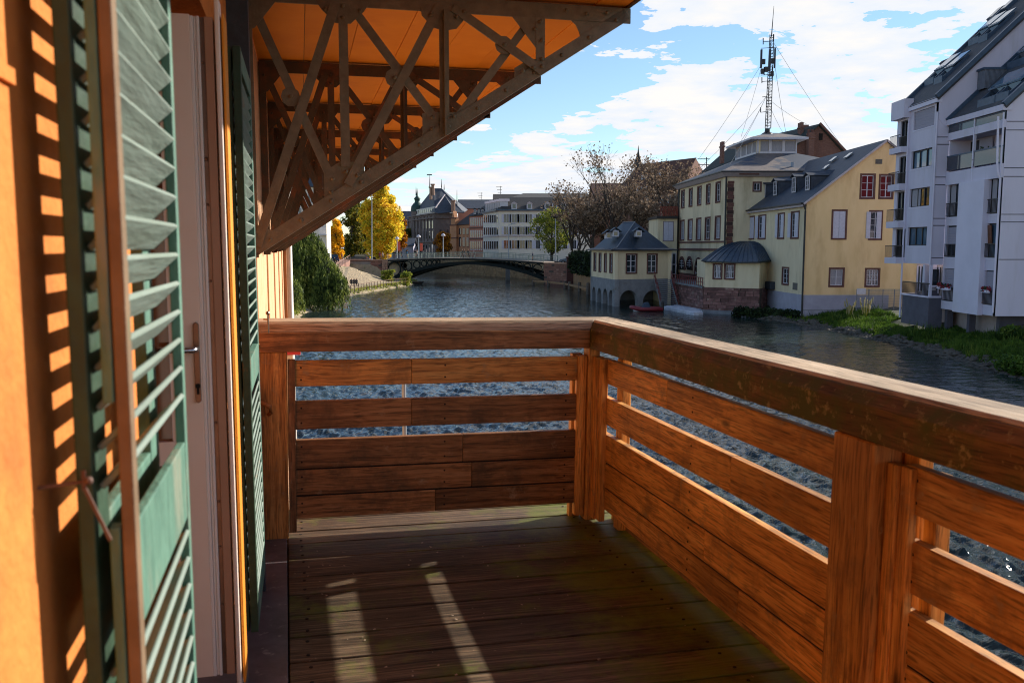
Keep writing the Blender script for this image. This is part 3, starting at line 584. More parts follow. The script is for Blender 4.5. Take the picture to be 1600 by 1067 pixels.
def window(w, r, parent, sur=.16, msur=None, cols=2, rows=3, shutters=None, curtain=None, deep=.16, px=True, sill=True, mshut=None, bar=.05, glass=None, nm='window', fr=.07):
    # r: outer photo rect (or u0,u1,z0,z1 when px is False); returns the hole
    u0, u1, z0, z1 = w.rect(*r) if px else r
    msur = msur or M_sand; F = w.M
    iu0, iu1, iz0, iz1 = u0+sur, u1-sur, z0+sur, z1-sur
    mb = MB(); o = -.04
    if sur > 0:
        mb.box(u0, iu0, o, deep, z0, z1); mb.box(iu1, u1, o, deep, z0, z1); mb.box(iu0, iu1, o, deep, iz1, z1); mb.box(iu0, iu1, o-.05 if sill else o, deep, z0, iz0)
    else: mb.box(iu0-.03, iu1+.03, -.07, .05, z0-.06, z0-.001)
    t = part(nm, mb, msur, parent, frame=F)
    c = MB(); d0, d1 = deep-.07, deep-.02
    if shutters != 'closed':
        c.box(iu0, iu0+fr, d0, d1, iz0, iz1); c.box(iu1-fr, iu1, d0, d1, iz0, iz1); c.box(iu0+fr, iu1-fr, d0, d1, iz0, iz0+fr); c.box(iu0+fr, iu1-fr, d0, d1, iz1-fr, iz1)
        W_, H_ = iu1-iu0-2*fr, iz1-iz0-2*fr
        for k in range(1, cols): x = iu0+fr+W_*k/cols; c.box(x-bar/2*(1.6 if k*2 == cols else 1), x+bar/2*(1.6 if k*2 == cols else 1), d0+.005, d1, iz0+fr, iz1-fr)
        for k in range(1, rows):
            z = iz0+fr+H_*k/rows
            c.box(iu0+fr, iu1-fr, d0+.012, d1-.004, z-bar*.4, z+bar*.4)
        part('casement', c, M_frame, t, frame=F)
        g = MB().box(iu0, iu1, deep, deep+.02, iz0, iz1); part('pane', g, {None: glass or M_glass, 'net': M_curt, 'red': M_redc}[curtain], t, frame=F)
    ms = mshut or M_shut
    def leaf(a, b, y):
        s_ = MB(); s_.box(a, b, y, y+.04, iz0, iz1); s_.box(a+.06, b-.06, y-.012, y, iz0+.08, iz0+(iz1-iz0)*.48)
        n = 7
        for k in range(n):
            z = iz0+(iz1-iz0)*(.53+.42*k/n); s_.box(a+.07, b-.07, y-.015, y, z, z+(iz1-iz0)*.035)
        part('shutter', s_, ms, t, frame=F)
    m_ = (iu0+iu1)/2; hw = (iu1-iu0)/2
    if shutters == 'closed': leaf(iu0, m_-.01, .02); leaf(m_+.01, iu1, .02); part('pane', MB().box(iu0, iu1, deep, deep+.02, iz0, iz1), M_glass, t, frame=F)
    if shutters == 'open': leaf(iu0-hw-.02, iu0-.03, -.09); leaf(iu1+.03, iu1+hw+.02, -.09)
    if shutters == 'left': leaf(iu0-hw-.02, iu0-.03, -.09)
    if shutters == 'half': leaf(iu0-hw*.8, iu0-.02, -.09); leaf(m_+hw*.1, iu1, -.09)
    return (iu0-.001 if sur > 0 else iu0, iu1, iz0, iz1) if sur <= 0 else (u0+.002, u1-.002, z0+.002, z1-.002)

def slab(mb, pts, th=.14):        # roof plane with thickness (pts counter-clockwise seen from above)
    n = (Vector(pts[1])-Vector(pts[0])).cross(Vector(pts[2])-Vector(pts[0])); n.normalize()
    if n.z < 0: n = -n
    return mb.prism(pts, tuple(-n*th))
def V(*a): return Vector(a)

# ------------------------------------------------------------------ yellow gabled house
YX0, YD0 = 27.25, 83.0; YX1 = 38.6; YAX = 34.35
YLX, YLD = 26.55, 100.0
yh = thing('yellow_house', 'tall yellow rendered gabled house with slate roof and brown stone window surrounds', 'house', (YX0, YD0, -5.2))
wg = Wall((YX0, YD0-.02), (YX1, YD0-.02)); EZ = P(1258, 314, YD0).z; AZ = P(1374, 221, YD0).z; au = YAX-YX0
EZR = AZ-(YX1-YAX)*(AZ-EZ)/(YAX-YX0)
holes = []
holes.append(window(wg, (1294.6, 418, 1319.4, 448.7), yh, curtain='net', cols=2, rows=2))
holes.append(window(wg, (1351, 418.6, 1375, 449), yh, cols=4, rows=3))
holes.append(window(wg, (1298.8, 327.4, 1323.5, 374.8), yh, shutters='closed'))
holes.append(window(wg, (1357, 328.5, 1379, 375.5), yh, shutters='half', rows=4))
holes.append(window(wg, (1343.3, 271.4, 1367.8, 311.5), yh, curtain='red', rows=3))
holes.append(window(wg, (1372.8, 272, 1396.5, 311.5), yh, curtain='red', rows=3))
mb = wg.build(MB(), -3.0, [(0, EZ), (au, AZ), (wg.L, EZR)], holes)
part('gable_wall', mb, M_yellow, yh, frame=wg.M)
u0, u1, z0, z1 = wg.rect(1367.8, 249, 1378.4, 256.5); mb = MB().box(u0, u1, -.03, .0, z0, z1)
for k in range(4): mb.box(u0+.05, u1-.05, -.05, -.03, z0+.05+k*(z1-z0)/4, z0+.05+(k+.5)*(z1-z0)/4)
part('vent', mb, mat('grey_vent', '#6a655f', '#5a5650'), yh, frame=wg.M)
part('plinth', MB().box(0, wg.L*.70, -.06, .35, -6.2, -3.0), M_plinth, yh, frame=wg.M)
part('plinth', MB().box(wg.L*.70, wg.L, -.0, .35, -6.2, -3.0), M_yellow, yh, frame=wg.M)
part('plinth_course', MB().box(-.02, wg.L*.70, -.10, -.06, -4.45, -4.38), M_conc, yh, frame=wg.M)
wf = Wall((YLX, YLD), (YX0, YD0-.0)); holes = []
holes.append(window(wf, (1169.5, 337.5, 1179, 374.5), yh, shutters='closed'))
holes.append(window(wf, (1184.5, 335.5, 1197, 374.2), yh, shutters='half'))
holes.append(window(wf, (1215, 332.5, 1226, 373.8), yh, shutters='half', rows=4))
holes.append(window(wf, (1235.5, 330, 1249, 373.5), yh, shutters='half', rows=4))
holes.append(window(wf, (1221.7, 417, 1233, 445.8), yh, rows=3))
mb = wf.build(MB(), -3.0, [(0, EZ), (wf.L, EZ)], holes); part('side_wall', mb, M_cream, yh, frame=wf.M)
part('plinth', MB().box(0, wf.L-.0, -.06, .3, -6.4, -3.0), M_plinth, yh, frame=wf.M)
u0, u1, z0, z1 = wf.rect(1239, 442, 1246, 453); part('vent', MB().box(u0, u1, -.04, 0, z0, z1), mat('grey_vent', '#6a655f', '#5a5650'), yh, frame=wf.M)
bw = Wall((YX1, YD0), (YX1-.7, YLD+9)); part('back_wall', bw.build(MB(), -6.2, [(0, EZR), (bw.L, EZR)]), M_yellow, yh, frame=bw.M)
# roof
rise = (AZ-EZ)/(YAX-YX0)
RD1 = 108.0
def roof_pt(side, f, D):        # f 0 at eave .. 1 at ridge
    sh = (D-YD0)/(YLD-YD0)*(YLX-YX0)
    xe = (YX0-.35 if side < 0 else YX1+.35)+sh; xr = YAX+sh*.4
    z0_ = (EZ if side < 0 else EZR)-.2; return Vector((xe+(xr-xe)*f, D, z0_+(AZ+.16-z0_)*f))
rf = MB(); slab(rf, [roof_pt(-1, 0, YD0-.25), roof_pt(-1, 0, RD1), roof_pt(-1, 1, RD1), roof_pt(-1, 1, YD0-.25)][::-1]); slab(rf, [roof_pt(1, 0, YD0-.25), roof_pt(1, 0, RD1), roof_pt(1, 1, RD1), roof_pt(1, 1, YD0-.25)])
part('roof', rf, M_slateR, yh)
e = MB(); e.beam(roof_pt(-1, 0, YD0-.27)+V(0, 0, -.10), roof_pt(-1, 1, YD0-.27)+V(0, 0, -.10), .12, .16); e.beam(roof_pt(1, 0, YD0-.27)+V(0, 0, -.10), roof_pt(1, 1, YD0-.27)+V(0, 0, -.10), .12, .16)
part('verge_board', e, M_trim, yh)
e = MB(); e.beam(roof_pt(-1, 0, YD0)+V(-.08, 0, -.02), roof_pt(-1, 0, YLD)+V(-.08, 0, -.02), .16, .14); part('gutter', e, M_black, yh)
e = MB(); e.beam(roof_pt(-1, 0, YD0)+V(.1, 0, -.22), roof_pt(-1, 0, YLD)+V(.1, 0, -.22), .2, .2); part('cornice', e, M_trim, yh)
gp = MB(); gp.tube([(YX0-.3, YD0-.05, EZ-.15), (YX0-.15, YD0-.1, EZ-.7), (YX0-.13, YD0-.12, EZ-1.0), (YX0-.13, YD0-.12, -5.0)], .09, 8); part('downpipe', gp, M_black, yh)
part('downpipe_foot', MB().tube([(YX0-.13, YD0-.12, -5.0), (YX0-.13, YD0-.12, -6.0)], .10, 8), mat('red_cast_iron', '#7a2a24', '#6a221e'), yh)
# dormers on the river side
Lp0, Lp1, Lp2 = roof_pt(-1, 0, YD0), roof_pt(-1, 0, YLD), roof_pt(-1, 1, YD0)
Ln = (Lp1-Lp0).cross(Lp2-Lp0).normalized()
def on_roof(px, py): r = ray(px, py); return EYE+r*((Lp0-EYE).dot(Ln)/r.dot(Ln))
for (x0, y0, x1, y1) in ((1188, 286.5, 1197.4, 308.5), (1205.5, 281.5, 1215.4, 305.4), (1234, 275, 1245.5, 301), (1255, 272.7, 1267, 297.5)):
    c = on_roof((x0+x1)/2, y1); D = c.y; wd = .62; X = c.x; hgt = P((x0+x1)/2, y0, D).z-c.z
    dm = bpy.data.objects.new('dormer', None); put(dm, yh, Matrix.Translation(c))
    back = X+hgt/rise+.9
    part('cheeks', MB().box(X+.04, back, D-wd, D+wd, c.z-.1, c.z+hgt*.93), M_slateR, dm)
    w_ = Wall((X, D+wd), (X, D-wd)); mbf = MB(); zz0, zz1 = c.z, c.z+hgt*.92
    mbf.box(0, .13, 0, .12, zz0, zz1); mbf.box(w_.L-.13, w_.L, 0, .12, zz0, zz1); mbf.box(.13, w_.L-.13, 0, .12, zz0, zz0+.12); mbf.box(.13, w_.L-.13, 0, .12, zz1-.12, zz1); mbf.box(w_.L/2-.04, w_.L/2+.04, .02, .1, zz0+.12, zz1-.12)
    for k in (1, 2): mbf.box(.13, w_.L-.13, .03, .09, zz0+(zz1-zz0)*k/3-.02, zz0+(zz1-zz0)*k/3+.02)
    part('casement', mbf, M_frame, dm, frame=w_.M); part('pane', MB().box(.1, w_.L-.1, .08, .1, zz0, zz1), M_glass, dm, frame=w_.M)
    rr = MB(); zr = c.z+hgt; slab(rr, [(X-.2, D-wd-.15, zr-.12), (X-.2, D, zr+.22), (back+.8, D, zr+.55), (back+.2, D-wd-.15, zr-.1)], .07); slab(rr, [(X-.2, D+wd+.15, zr-.12), (X-.2, D, zr+.22), (back+.8, D, zr+.55), (back+.2, D+wd+.15, zr-.1)], .07)
    part('dormer_roof', rr, M_slateR, dm)
for (px_, py_) in ((1302, 250), (1326, 244), (1290, 263)):
    q = on_roof(px_, py_); part('skylight', MB().hexa([q+V(-.3, -.5, -.22), q+V(-.3, .5, -.22), q+V(.3, .5, .26), q+V(.3, -.5, .26)], [q+V(-.36, -.5, -.14), q+V(-.36, .5, -.14), q+V(.24, .5, .34), q+V(.24, -.5, .34)]), M_glassb, yh)
q = P(1238, 262, 101); part('flashing', MB().tube([(q.x, q.y, q.z-.8), (q.x, q.y, q.z+.6)], .16, 8), mat('pale_zinc', '#8d99a8', '#7d8998', rough=.4), yh)
bx = wf.rect(1202, 440, 1211, 452); part('electric_box', MB().box(bx[0], bx[1], -.5, 0, bx[2], bx[3]), mat('dark_box', '#2c3440', '#232a33'), yh, frame=wf.M, bevel=.02)

# ------------------------------------------------------------------ cream villa with hipped roof and lantern
BX, BD = 23.9, 100.0; BLX, BLD = 22.75, 122.0; BRX = 41.0
vl = thing('cream_villa', 'cream villa with hipped slate roof, glazed lantern storey and dark sandstone corner', 'house', (BX, BD, -3))
wl_ = Wall((BLX, BLD), (BX, BD)); CZ = P(1130, 270, BD).z; holes = []
for r in ((1064.3, 297, 1070, 325.8), (1076.4, 294, 1082.4, 323.7), (1089.5, 290.7, 1096.2, 321.7), (1103.3, 287.4, 1110.2, 319.8), (1118, 283.8, 1126, 317.2)):
    holes.append(window(wl_, r, vl, sur=.2, cols=2, rows=3, curtain=None, deep=.22))
for i, r in enumerate(((1062.5, 343.6, 1069.6, 376.5), (1074.6, 342, 1082.2, 376.2), (1087.6, 340.2, 1095.7, 376), (1101.3, 338.9, 1110, 375.7), (1116.8, 337, 1126, 375))):
    holes.append(window(wl_, r, vl, sur=.2, cols=2, rows=3, curtain='net' if i != 3 else None, deep=.22))
def arch_pts(u0, u1, z0, z1, n=10):
    r = (u1-u0)/2; c = (u0+u1)/2; zc = z1-r
    return [(u0, z0), (u1, z0)]+[(c+r*cos(pi*k/n), zc+r*sin(pi*k/n)) for k in range(n+1)]
def arch_ring(mb, u0, u1, z0, z1, t, y0, y1, n=10):
    a = arch_pts(u0, u1, z0, z1, n)[1:]; a = a+[(u0, z0)]; b = arch_pts(u0-t, u1+t, z0, z1+t, n)[1:]+[(u0-t, z0)]
    for (p, q), (r, s_) in zip(zip(a, a[1:]), zip(b, b[1:])):
        mb.hexa([(p[0], y0, p[1]), (q[0], y0, q[1]), (s_[0], y0, s_[1]), (r[0], y0, r[1])], [(p[0], y1, p[1]), (q[0], y1, q[1]), (s_[0], y1, s_[1]), (r[0], y1, r[1])])
    return mb
part('side_wall', wl_.build(MB(), -6.2, [(0, CZ), (wl_.L, CZ)], holes), M_cream, vl, frame=wl_.M)
for r, tag_ in (((1061.5, 404, 1070, 419), 'w'), ((1073, 404, 1082, 418), 'w'), ((1086.5, 406, 1096, 448), 'd')):
    u0, u1, z0, z1 = wl_.rect(*r); t = part('arched_window' if tag_ == 'w' else 'arched_door', arch_ring(MB(), u0, u1, z0, z1, .32, -.10, -.0), M_sand, vl, frame=wl_.M)
    ap = arch_pts(u0, u1, z0, z1)
    part('pane', MB().prism([(u, -.02, z) for u, z in ap], (0, .018, 0)), M_dark if tag_ == 'w' else M_glass, t, frame=wl_.M)
    c = MB(); m_ = (u0+u1)/2; c.box(m_-.05, m_+.05, -.06, -.02, z0, z1-.1); c.box(u0, u0+.09, -.06, -.02, z0, z1-(u1-u0)/2); c.box(u1-.09, u1, -.06, -.02, z0, z1-(u1-u0)/2)
    for k in (1, 2, 3): c.box(u0+.05, u1-.05, -.055, -.022, z0+(z1-z0)*k/4-.04, z0+(z1-z0)*k/4+.04)
    if tag_ == 'd': c.box(u0+.05, u1-.05, -.05, -.02, z0, z0+.5)
    part('casement', c, M_frame, t, frame=wl_.M)
for (ya, yb, th_) in ((376.5, 379, .14), (388.5, 392, .18)):
    z1 = wl_.hit(1128, ya)[1]; z0 = wl_.hit(1128, yb)[1]; part('string_course', MB().box(0, wl_.L, -th_, -.0, z0, z1), M_sand, vl, frame=wl_.M)
part('plinth', MB().box(0, wl_.L, -.08, 0, -3.0, -2.0), M_sand, vl, frame=wl_.M)
wr = Wall((BX, BD-.02), (BRX, BD-.02)); holes = [window(wr, (1175.8, 284, 1190, 300), vl, sur=.14, rows=1)]
part('front_wall', wr.build(MB(), -6.2, [(0, CZ), (wr.L, CZ)], holes), M_cream, vl, frame=wr.M)
# rusticated corner pier: one block per course
z = -1.2; k = 0
u1a = wr.hit(1146, 330)[0]; ztop = P(1138, 283, BD).z
while z < ztop:
    hh = .42; part('stone_block', MB().box(.05+.05*(k % 2), u1a-.06*((k+1) % 2), -.09, -.0, z, min(z+hh-.02, ztop)), M_sand if k % 3 else mat('dark_sandstone', '#4a3430', '#3a2826', scale=5, rough=.9, rand=.1), vl, frame=wr.M); z += hh; k += 1
part('downpipe', MB().tube([(BX-.12, BD-.15, -3), (BX-.12, BD-.15, CZ-.2)], .10, 8), M_black, vl)
part('downpipe', MB().tube([(BLX-.15, BLD-.3, -3), (BLX-.15, BLD-.3, CZ-.2)], .12, 8), M_black, vl)
# cornice and hipped roof
ov = .75
c00 = V(BX-ov, BD-ov, CZ); c01 = V(BLX-ov, BLD+ov, CZ); c11 = V(BRX+ov, BLD+ov, CZ); c10 = V(BRX+ov, BD-ov, CZ)
part('cornice', MB().hexa([V(BX-.3, BD-.3, CZ-.45), V(BRX+.3, BD-.3, CZ-.45), V(BRX+.3, BLD+.3, CZ-.45), V(BLX-.3, BLD+.3, CZ-.45)], [c00+V(0, 0, -.02), c10+V(0, 0, -.02), c11+V(0, 0, -.02), c01+V(0, 0, -.02)]), M_trim, vl)
part('cornice', MB().hexa([c00+V(-.1, -.1, 0), c10+V(.1, -.1, 0), c11+V(.1, .1, 0), c01+V(-.1, .1, 0)], [c00+V(-.1, -.1, .14), c10+V(.1, -.1, .14), c11+V(.1, .1, .14), c01+V(-.1, .1, .14)]), M_black, vl)
LXa, LXb, LDa, LDb = P(1187, 232, 107).x-.3, P(1239, 232, 107).x+.5, 107, 115.5
LZ = P(1187, 240, 107).z
l00, l10, l11, l01 = V(LXa, LDa, LZ), V(LXb, LDa, LZ), V(LXb, LDb, LZ), V(LXa-.5, LDb, LZ)
up_ = V(0, 0, .14)
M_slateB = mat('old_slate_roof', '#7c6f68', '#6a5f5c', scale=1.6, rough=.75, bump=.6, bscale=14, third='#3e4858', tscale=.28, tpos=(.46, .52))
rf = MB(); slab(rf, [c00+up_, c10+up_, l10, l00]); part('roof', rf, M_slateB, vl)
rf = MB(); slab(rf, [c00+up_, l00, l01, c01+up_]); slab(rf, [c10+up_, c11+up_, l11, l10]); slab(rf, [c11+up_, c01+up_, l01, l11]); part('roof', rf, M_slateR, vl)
lan = bpy.data.objects.new('lantern', None); put(lan, vl, Matrix.Translation(l00))
LT = P(1187, 219, 107).z
for (a, b, n) in ((l00, l10, 3), (l01, l00, 4)):
    w_ = Wall((a.x, a.y), (b.x, b.y)); mbf = MB(); mbf.box(0, w_.L, .2, .4, LZ-.4, LT)
    part('lantern_wall', mbf, M_cream, lan, frame=w_.M)
    cw = MB()
    for k in range(n+1): x = w_.L*k/n; cw.box(max(0, x-.16), min(w_.L, x+.16), .08, .2, LZ-.1, LT)
    cw.box(0, w_.L, .02, .2, LZ-.3, LZ+.22); part('lantern_posts', cw, M_frame, lan, frame=w_.M)
    for k in range(n): part('pane', MB().box(w_.L*k/n+.2, w_.L*(k+1)/n-.2, .15, .19, LZ+.25, LT-.1), M_curt, lan, frame=w_.M)
o_ = 1.0; a00, a10, a11, a01 = V(LXa-o_, LDa-o_, LT), V(LXb+o_, LDa-o_, LT), V(LXb+o_, LDb+o_, LT), V(LXa-o_-.5, LDb+o_, LT)
tt = V(0, 0, .22)
part('lantern_eaves', MB().hexa([a00, a10, a11, a01], [a00+tt, a10+tt, a11+tt, a01+tt]), M_frame, lan)
ap = P(1199, 208, 111.0); a2 = ap+V(1.2, 0, 0)
rf = MB(); t2 = V(0, 0, .223); slab(rf, [a00+t2, a10+t2, a2, ap], .1); slab(rf, [a00+t2, ap, a01+t2], .1); slab(rf, [a10+t2, a11+t2, a2], .1); slab(rf, [a11+t2, a01+t2, ap, a2], .1)
part('lantern_roof', rf, M_slateB, lan)
pq = wr.rect(1153, 270.2, 1184, 273.8); part('plaque', MB().box(pq[0], pq[1], -.62, -.58, pq[2], pq[3]), M_sand, vl, frame=wr.M)
# left wing with balcony
wg_ = Wall((P(1031, 360, 121).x, 121), (P(1058, 360, 121).x, 121)); zt = P(1040, 342, 121).z
h_ = window(wg_, (1036, 346, 1052.7, 377), vl, shutters='closed', sur=.05)
part('wing_wall', wg_.build(MB(), -3.2, [(0, zt), (wg_.L, zt)], [h_]), M_cream, vl, frame=wg_.M)
part('wing_side_wall', MB().box(-.3, 0, 0, 8, -3.2, zt), M_cream, vl, frame=wg_.M)
part('wing_cornice', MB().box(-.5, wg_.L, -.4, 8, zt, zt+.35), M_black, vl, frame=wg_.M)
bl = MB(); ztb = P(1040, 323, 121).z
for k in range(12): x = wg_.L*k/11; bl.box(x-.04, x+.04, -.3, -.24, zt+.35, ztb)
for k in range(9): x = wg_.L*k/9; bl.beam((x, -.27, zt+.4), (x+wg_.L/9*2 if k < 8 else wg_.L, -.27, ztb-.1), .03, .05); bl.beam((x, -.27, ztb-.1), (min(x+wg_.L/9*2, wg_.L), -.27, zt+.4), .03, .05)
bl.box(0, wg_.L, -.32, -.22, ztb-.08, ztb); part('balcony_lattice', bl, mat('rusty_red', '#8a4232', '#74362a', rough=.8), vl, frame=wg_.M)
u0, u1, z0, z1 = wg_.rect(1043, 396, 1055, 445)
gd = MB().box(u0, u1, -.3, -.25, z0, z1); part('glass_door', gd, M_glass, vl, frame=wg_.M)
c = MB()
for x in (u0, (u0+u1)/2, u1): c.box(x-.06, x+.06, -.36, -.3, z0, z1)
for z in (z0, z0+(z1-z0)*.35, z0+(z1-z0)*.65, z1): c.box(u0, u1, -.35, -.3, z-.05, z+.05)
part('door_casement', c, M_frame, vl, frame=wg_.M)

# ------------------------------------------------------------------ antenna mast with guy wires
mt = P(1199, 208, 110.5); sc = 110.5
mast = thing('antenna_mast', 'slender lattice radio mast with panel antennas standing on the villa lantern roof', 'antenna', mt)
def mz(py): return P(1199, py, sc).z
lat = MB(); zb, ztp = mt.z-.1, mz(55); N_ = 30; hw = .34
def mx_(z): f = (z-zb)/(ztp-zb); return mt.x+f*.15
for sx, sy in ((-1, -1), (1, -1), (0, 1)): lat.tube([(mx_(zb)+sx*hw, mt.y+sy*hw*.6, zb+.6), (mx_(ztp)+sx*hw*.7, mt.y+sy*hw*.5, ztp)], .05, 5)
for k in range(N_):
    z0 = zb+.6+(ztp-zb-.6)*k/N_; z1 = zb+.6+(ztp-zb-.6)*(k+1)/N_; s_ = 1-.3*k/N_; xa = mx_(z0)
    lat.beam((xa-hw*s_, mt.y-.2, z0), (xa+hw*s_, mt.y-.2, z0), .03, .045); lat.beam((xa-hw*s_, mt.y-.2, z0), (xa, mt.y+.2, z0), .03, .03); lat.beam((xa+hw*s_, mt.y-.2, z0), (xa, mt.y+.2, z0), .03, .03)
    a, b = (-1, 1) if k % 2 else (1, -1); lat.beam((xa+a*hw*s_, mt.y-.2, z0), (xa+b*hw*s_, mt.y-.2, z1), .025, .035)
lat.lathe((mt.x, mt.y, zb-.3), [(.9, 0), (.7, .3), (.35, .5), (.3, .9)], 10)
part('lattice', lat, M_black, mast)
part('whip', MB().tube([(mx_(ztp), mt.y, ztp-.2), (mx_(ztp)+.18, mt.y, mz(10))], [.07, .02], 6), M_black, mast)
for (xa, xb, ya, yb) in ((1187.5, 1191, 78, 107), (1200.5, 1204.5, 78, 112), (1209, 1212, 76, 107)):
    p0 = P(xa, yb, sc-.5); p1 = P(xb, ya, sc-.5)
    part('panel_antenna', MB().box(p0.x, p1.x, p0.y-.2, p0.y+.1, p0.z, p1.z), mat('dark_blue_panel', '#1d2636', '#161d2a', rough=.5), mast, bevel=.03)
ar = MB()
for (py_, xa, xb) in ((76, 1189, 1213), (118, 1189, 1210), (66, 1192, 1208), (128, 1190, 1207), (176, 1188.5, 1199), (152, 1191, 1202)):
    ar.beam(P(xa, py_, sc-.3), P(xb, py_-1.5, sc-.3), .06, .06)
for (px_, ya, yb) in ((1192.5, 60, 70), (1208.5, 54, 64), (1190.5, 121, 130), (1206.5, 105, 124), (1188.5, 168, 176), (1194, 105, 118)): ar.tube([P(px_, yb, sc-.3), P(px_, ya, sc-.3)], .06, 5)
for (px_, py_) in ((1193, 97), (1207, 96), (1191, 112), (1206, 116), (1197, 109)): q = P(px_, py_, sc-.4); ar.box(q.x-.18, q.x+.18, q.y-.2, q.y+.1, q.z-.3, q.z+.3)
part('antenna_arms', ar, M_black, mast)
att = P(1197, 152, sc); att2 = P(1208, 66, sc)
for (p, q) in ((att, P(1095, 262, 102)), (att, P(1140, 258, 101)), (att, P(1155, 225, 108)), (att, P(1260, 194, 130)), (att, P(1226, 212, 112)), (P(1188, 104, sc), P(1093, 247, 104)), (att2, P(1318, 232, 130)), (P(1211, 104, sc), P(1228, 208, 118)), (P(1190, 104, sc), P(1158, 214, 109))):
    m_ = (p+q)/2+V(0, 0, -.25); part('guy_wire', MB().tube([p, (p+m_)/2+V(0, 0, -.08), m_, (q+m_)/2+V(0, 0, -.08), q], .022, 4), M_conc, mast)

# ------------------------------------------------------------------ bow-fronted pavilion on the sandstone base
pv = thing('river_pavilion', 'low cream pavilion with curved blue standing-seam roof on a sandstone base at the water', 'pavilion', G(1130, 492, WATER))
pa, pb, pc = (P(1101, 449, 94).x, 94.0), (P(1186, 449, 90.5).x, 90.5), (P(1204, 449, 94.5).x, 94.5)
w1 = Wall(pa, pb); w2 = Wall(pb, pc); w0 = Wall((pa[0]+.4, pa[1]+6), pa)
zt1 = P(1150, 407, 92).z; zb1 = P(1150, 450, 92).z
hs = []
t_ = w1.rect(1113.5, 411.5, 1149, 437)
for a, b in ((t_[0]+.0, t_[0]+(t_[1]-t_[0])*.44), (t_[0]+(t_[1]-t_[0])*.50, t_[1])): hs.append(window(w1, (a, b, t_[2], t_[3]), pv, px=False, sur=.16, cols=4, rows=2, bar=.07))
part('front_wall', w1.build(MB(), zb1, [(0, zt1), (w1.L, zt1)], hs), M_cream, pv, frame=w1.M)
part('side_wall', w2.build(MB(), zb1, [(0, zt1), (w2.L, zt1)]), M_cream, pv, frame=w2.M); part('side_wall', w0.build(MB(), zb1, [(0, zt1), (w0.L, zt1)]), M_cream, pv, frame=w0.M)
# sandstone base: courses of single blocks down to the water
M_stoneW = mat('weathered_sandstone', '#84605a', '#6a4a46', scale=2, rough=.95, bump=.6, bscale=20, third='#9a8a7c', tscale=1.1, rand=.38)
def blockwall(parent, w, zlo, zhi, u0, u1, hh=.34, out=.10, bl=.95, back=True, m=None, nm='stone_block', seed=1, batter=0.0):
    rnd = random.Random(seed); m = m or M_stoneW
    if back: part('wall_core', MB().box(u0, u1, .0, .5, zlo, zhi), mat('dark_mortar', '#5a4e46', '#4a403a', rough=1), parent, frame=w.M)
    z = zlo; k = 0
    while z < zhi-.05:
        h_ = min(hh*rnd.uniform(.85, 1.15), zhi-z); x = u0-(bl*.5 if k % 2 else 0)
        while x < u1-.02:
            l_ = bl*rnd.uniform(.75, 1.35); a = max(x, u0); b = min(x+l_, u1)
            o_ = out+rnd.uniform(-.025, .025)
            if b-a > .08:
                me = unit_box(round((b-a-.03)*5)/5 if b-a > .5 else b-a-.03, .2, round(h_-.03, 2), m, 0, nm)
                inst(nm, me, parent, w.M @ Matrix.Translation(((a+b)/2, .1-o_, z+h_/2)))
            x += l_
        z += h_; k += 1
blockwall(pv, w1, -5.9, zb1, -.1, w1.L+.1, seed=3, hh=.31, bl=.8); blockwall(pv, w2, -5.9, zb1, 0, w2.L, seed=4, hh=.31, bl=.8)
part('ledge', MB().box(-.2, w1.L+.2, -.7, .1, -5.9, -5.15), M_conc, pv, frame=w1.M)
R1 = P(1156, 377.5, 99.5); R2 = P(1177, 377.5, 97.5)
ev = [P(1097, 406, 95.5), P(1103, 407.5, 93.4), P(1150, 409, 91.6), P(1186, 408.5, 89.9), P(1198, 407, 91.5), P(1207.5, 405.5, 93.2)]
M_seam = mat('blue_zinc_roof', '#3f5468', '#34485c', scale=3, rough=.42, metallic=.3)
# curved sheets: each bay is its own sheet with a raised seam between
def lerp_list(L_, f): f *= len(L_)-1; i = min(int(f), len(L_)-2); return L_[i].lerp(L_[i+1], f-i)
NB = 22
for k in range(NB):
    f0, f1 = k/NB, (k+1)/NB; e0, e1 = lerp_list(ev, f0), lerp_list(ev, f1); t0, t1 = R1.lerp(R2, min(1, f0*1.15)), R1.lerp(R2, min(1, f1*1.15))
    mb = MB(); pr = []
    for j in range(5):
        s_ = j/4; bulge = .42*sin(pi*s_)
        pr.append((e0.lerp(t0, s_)+V(0, 0, bulge), e1.lerp(t1, s_)+V(0, 0, bulge)))
    for (a, b), (c, d) in zip(pr, pr[1:]): mb.hexa([a+V(0, 0, -.06), b+V(0, 0, -.06), d+V(0, 0, -.06), c+V(0, 0, -.06)], [a, b, d, c])
    for (a, b), (c, d) in zip(pr, pr[1:]): mb.beam(b, d, .05, .11)
    part('roof_sheet', mb, M_seam, pv)
g = MB()
for a, b in zip(ev, ev[1:]): g.beam(a+V(0, 0, -.1), b+V(0, 0, -.1), .16, .14)
part('gutter', g, M_black, pv)

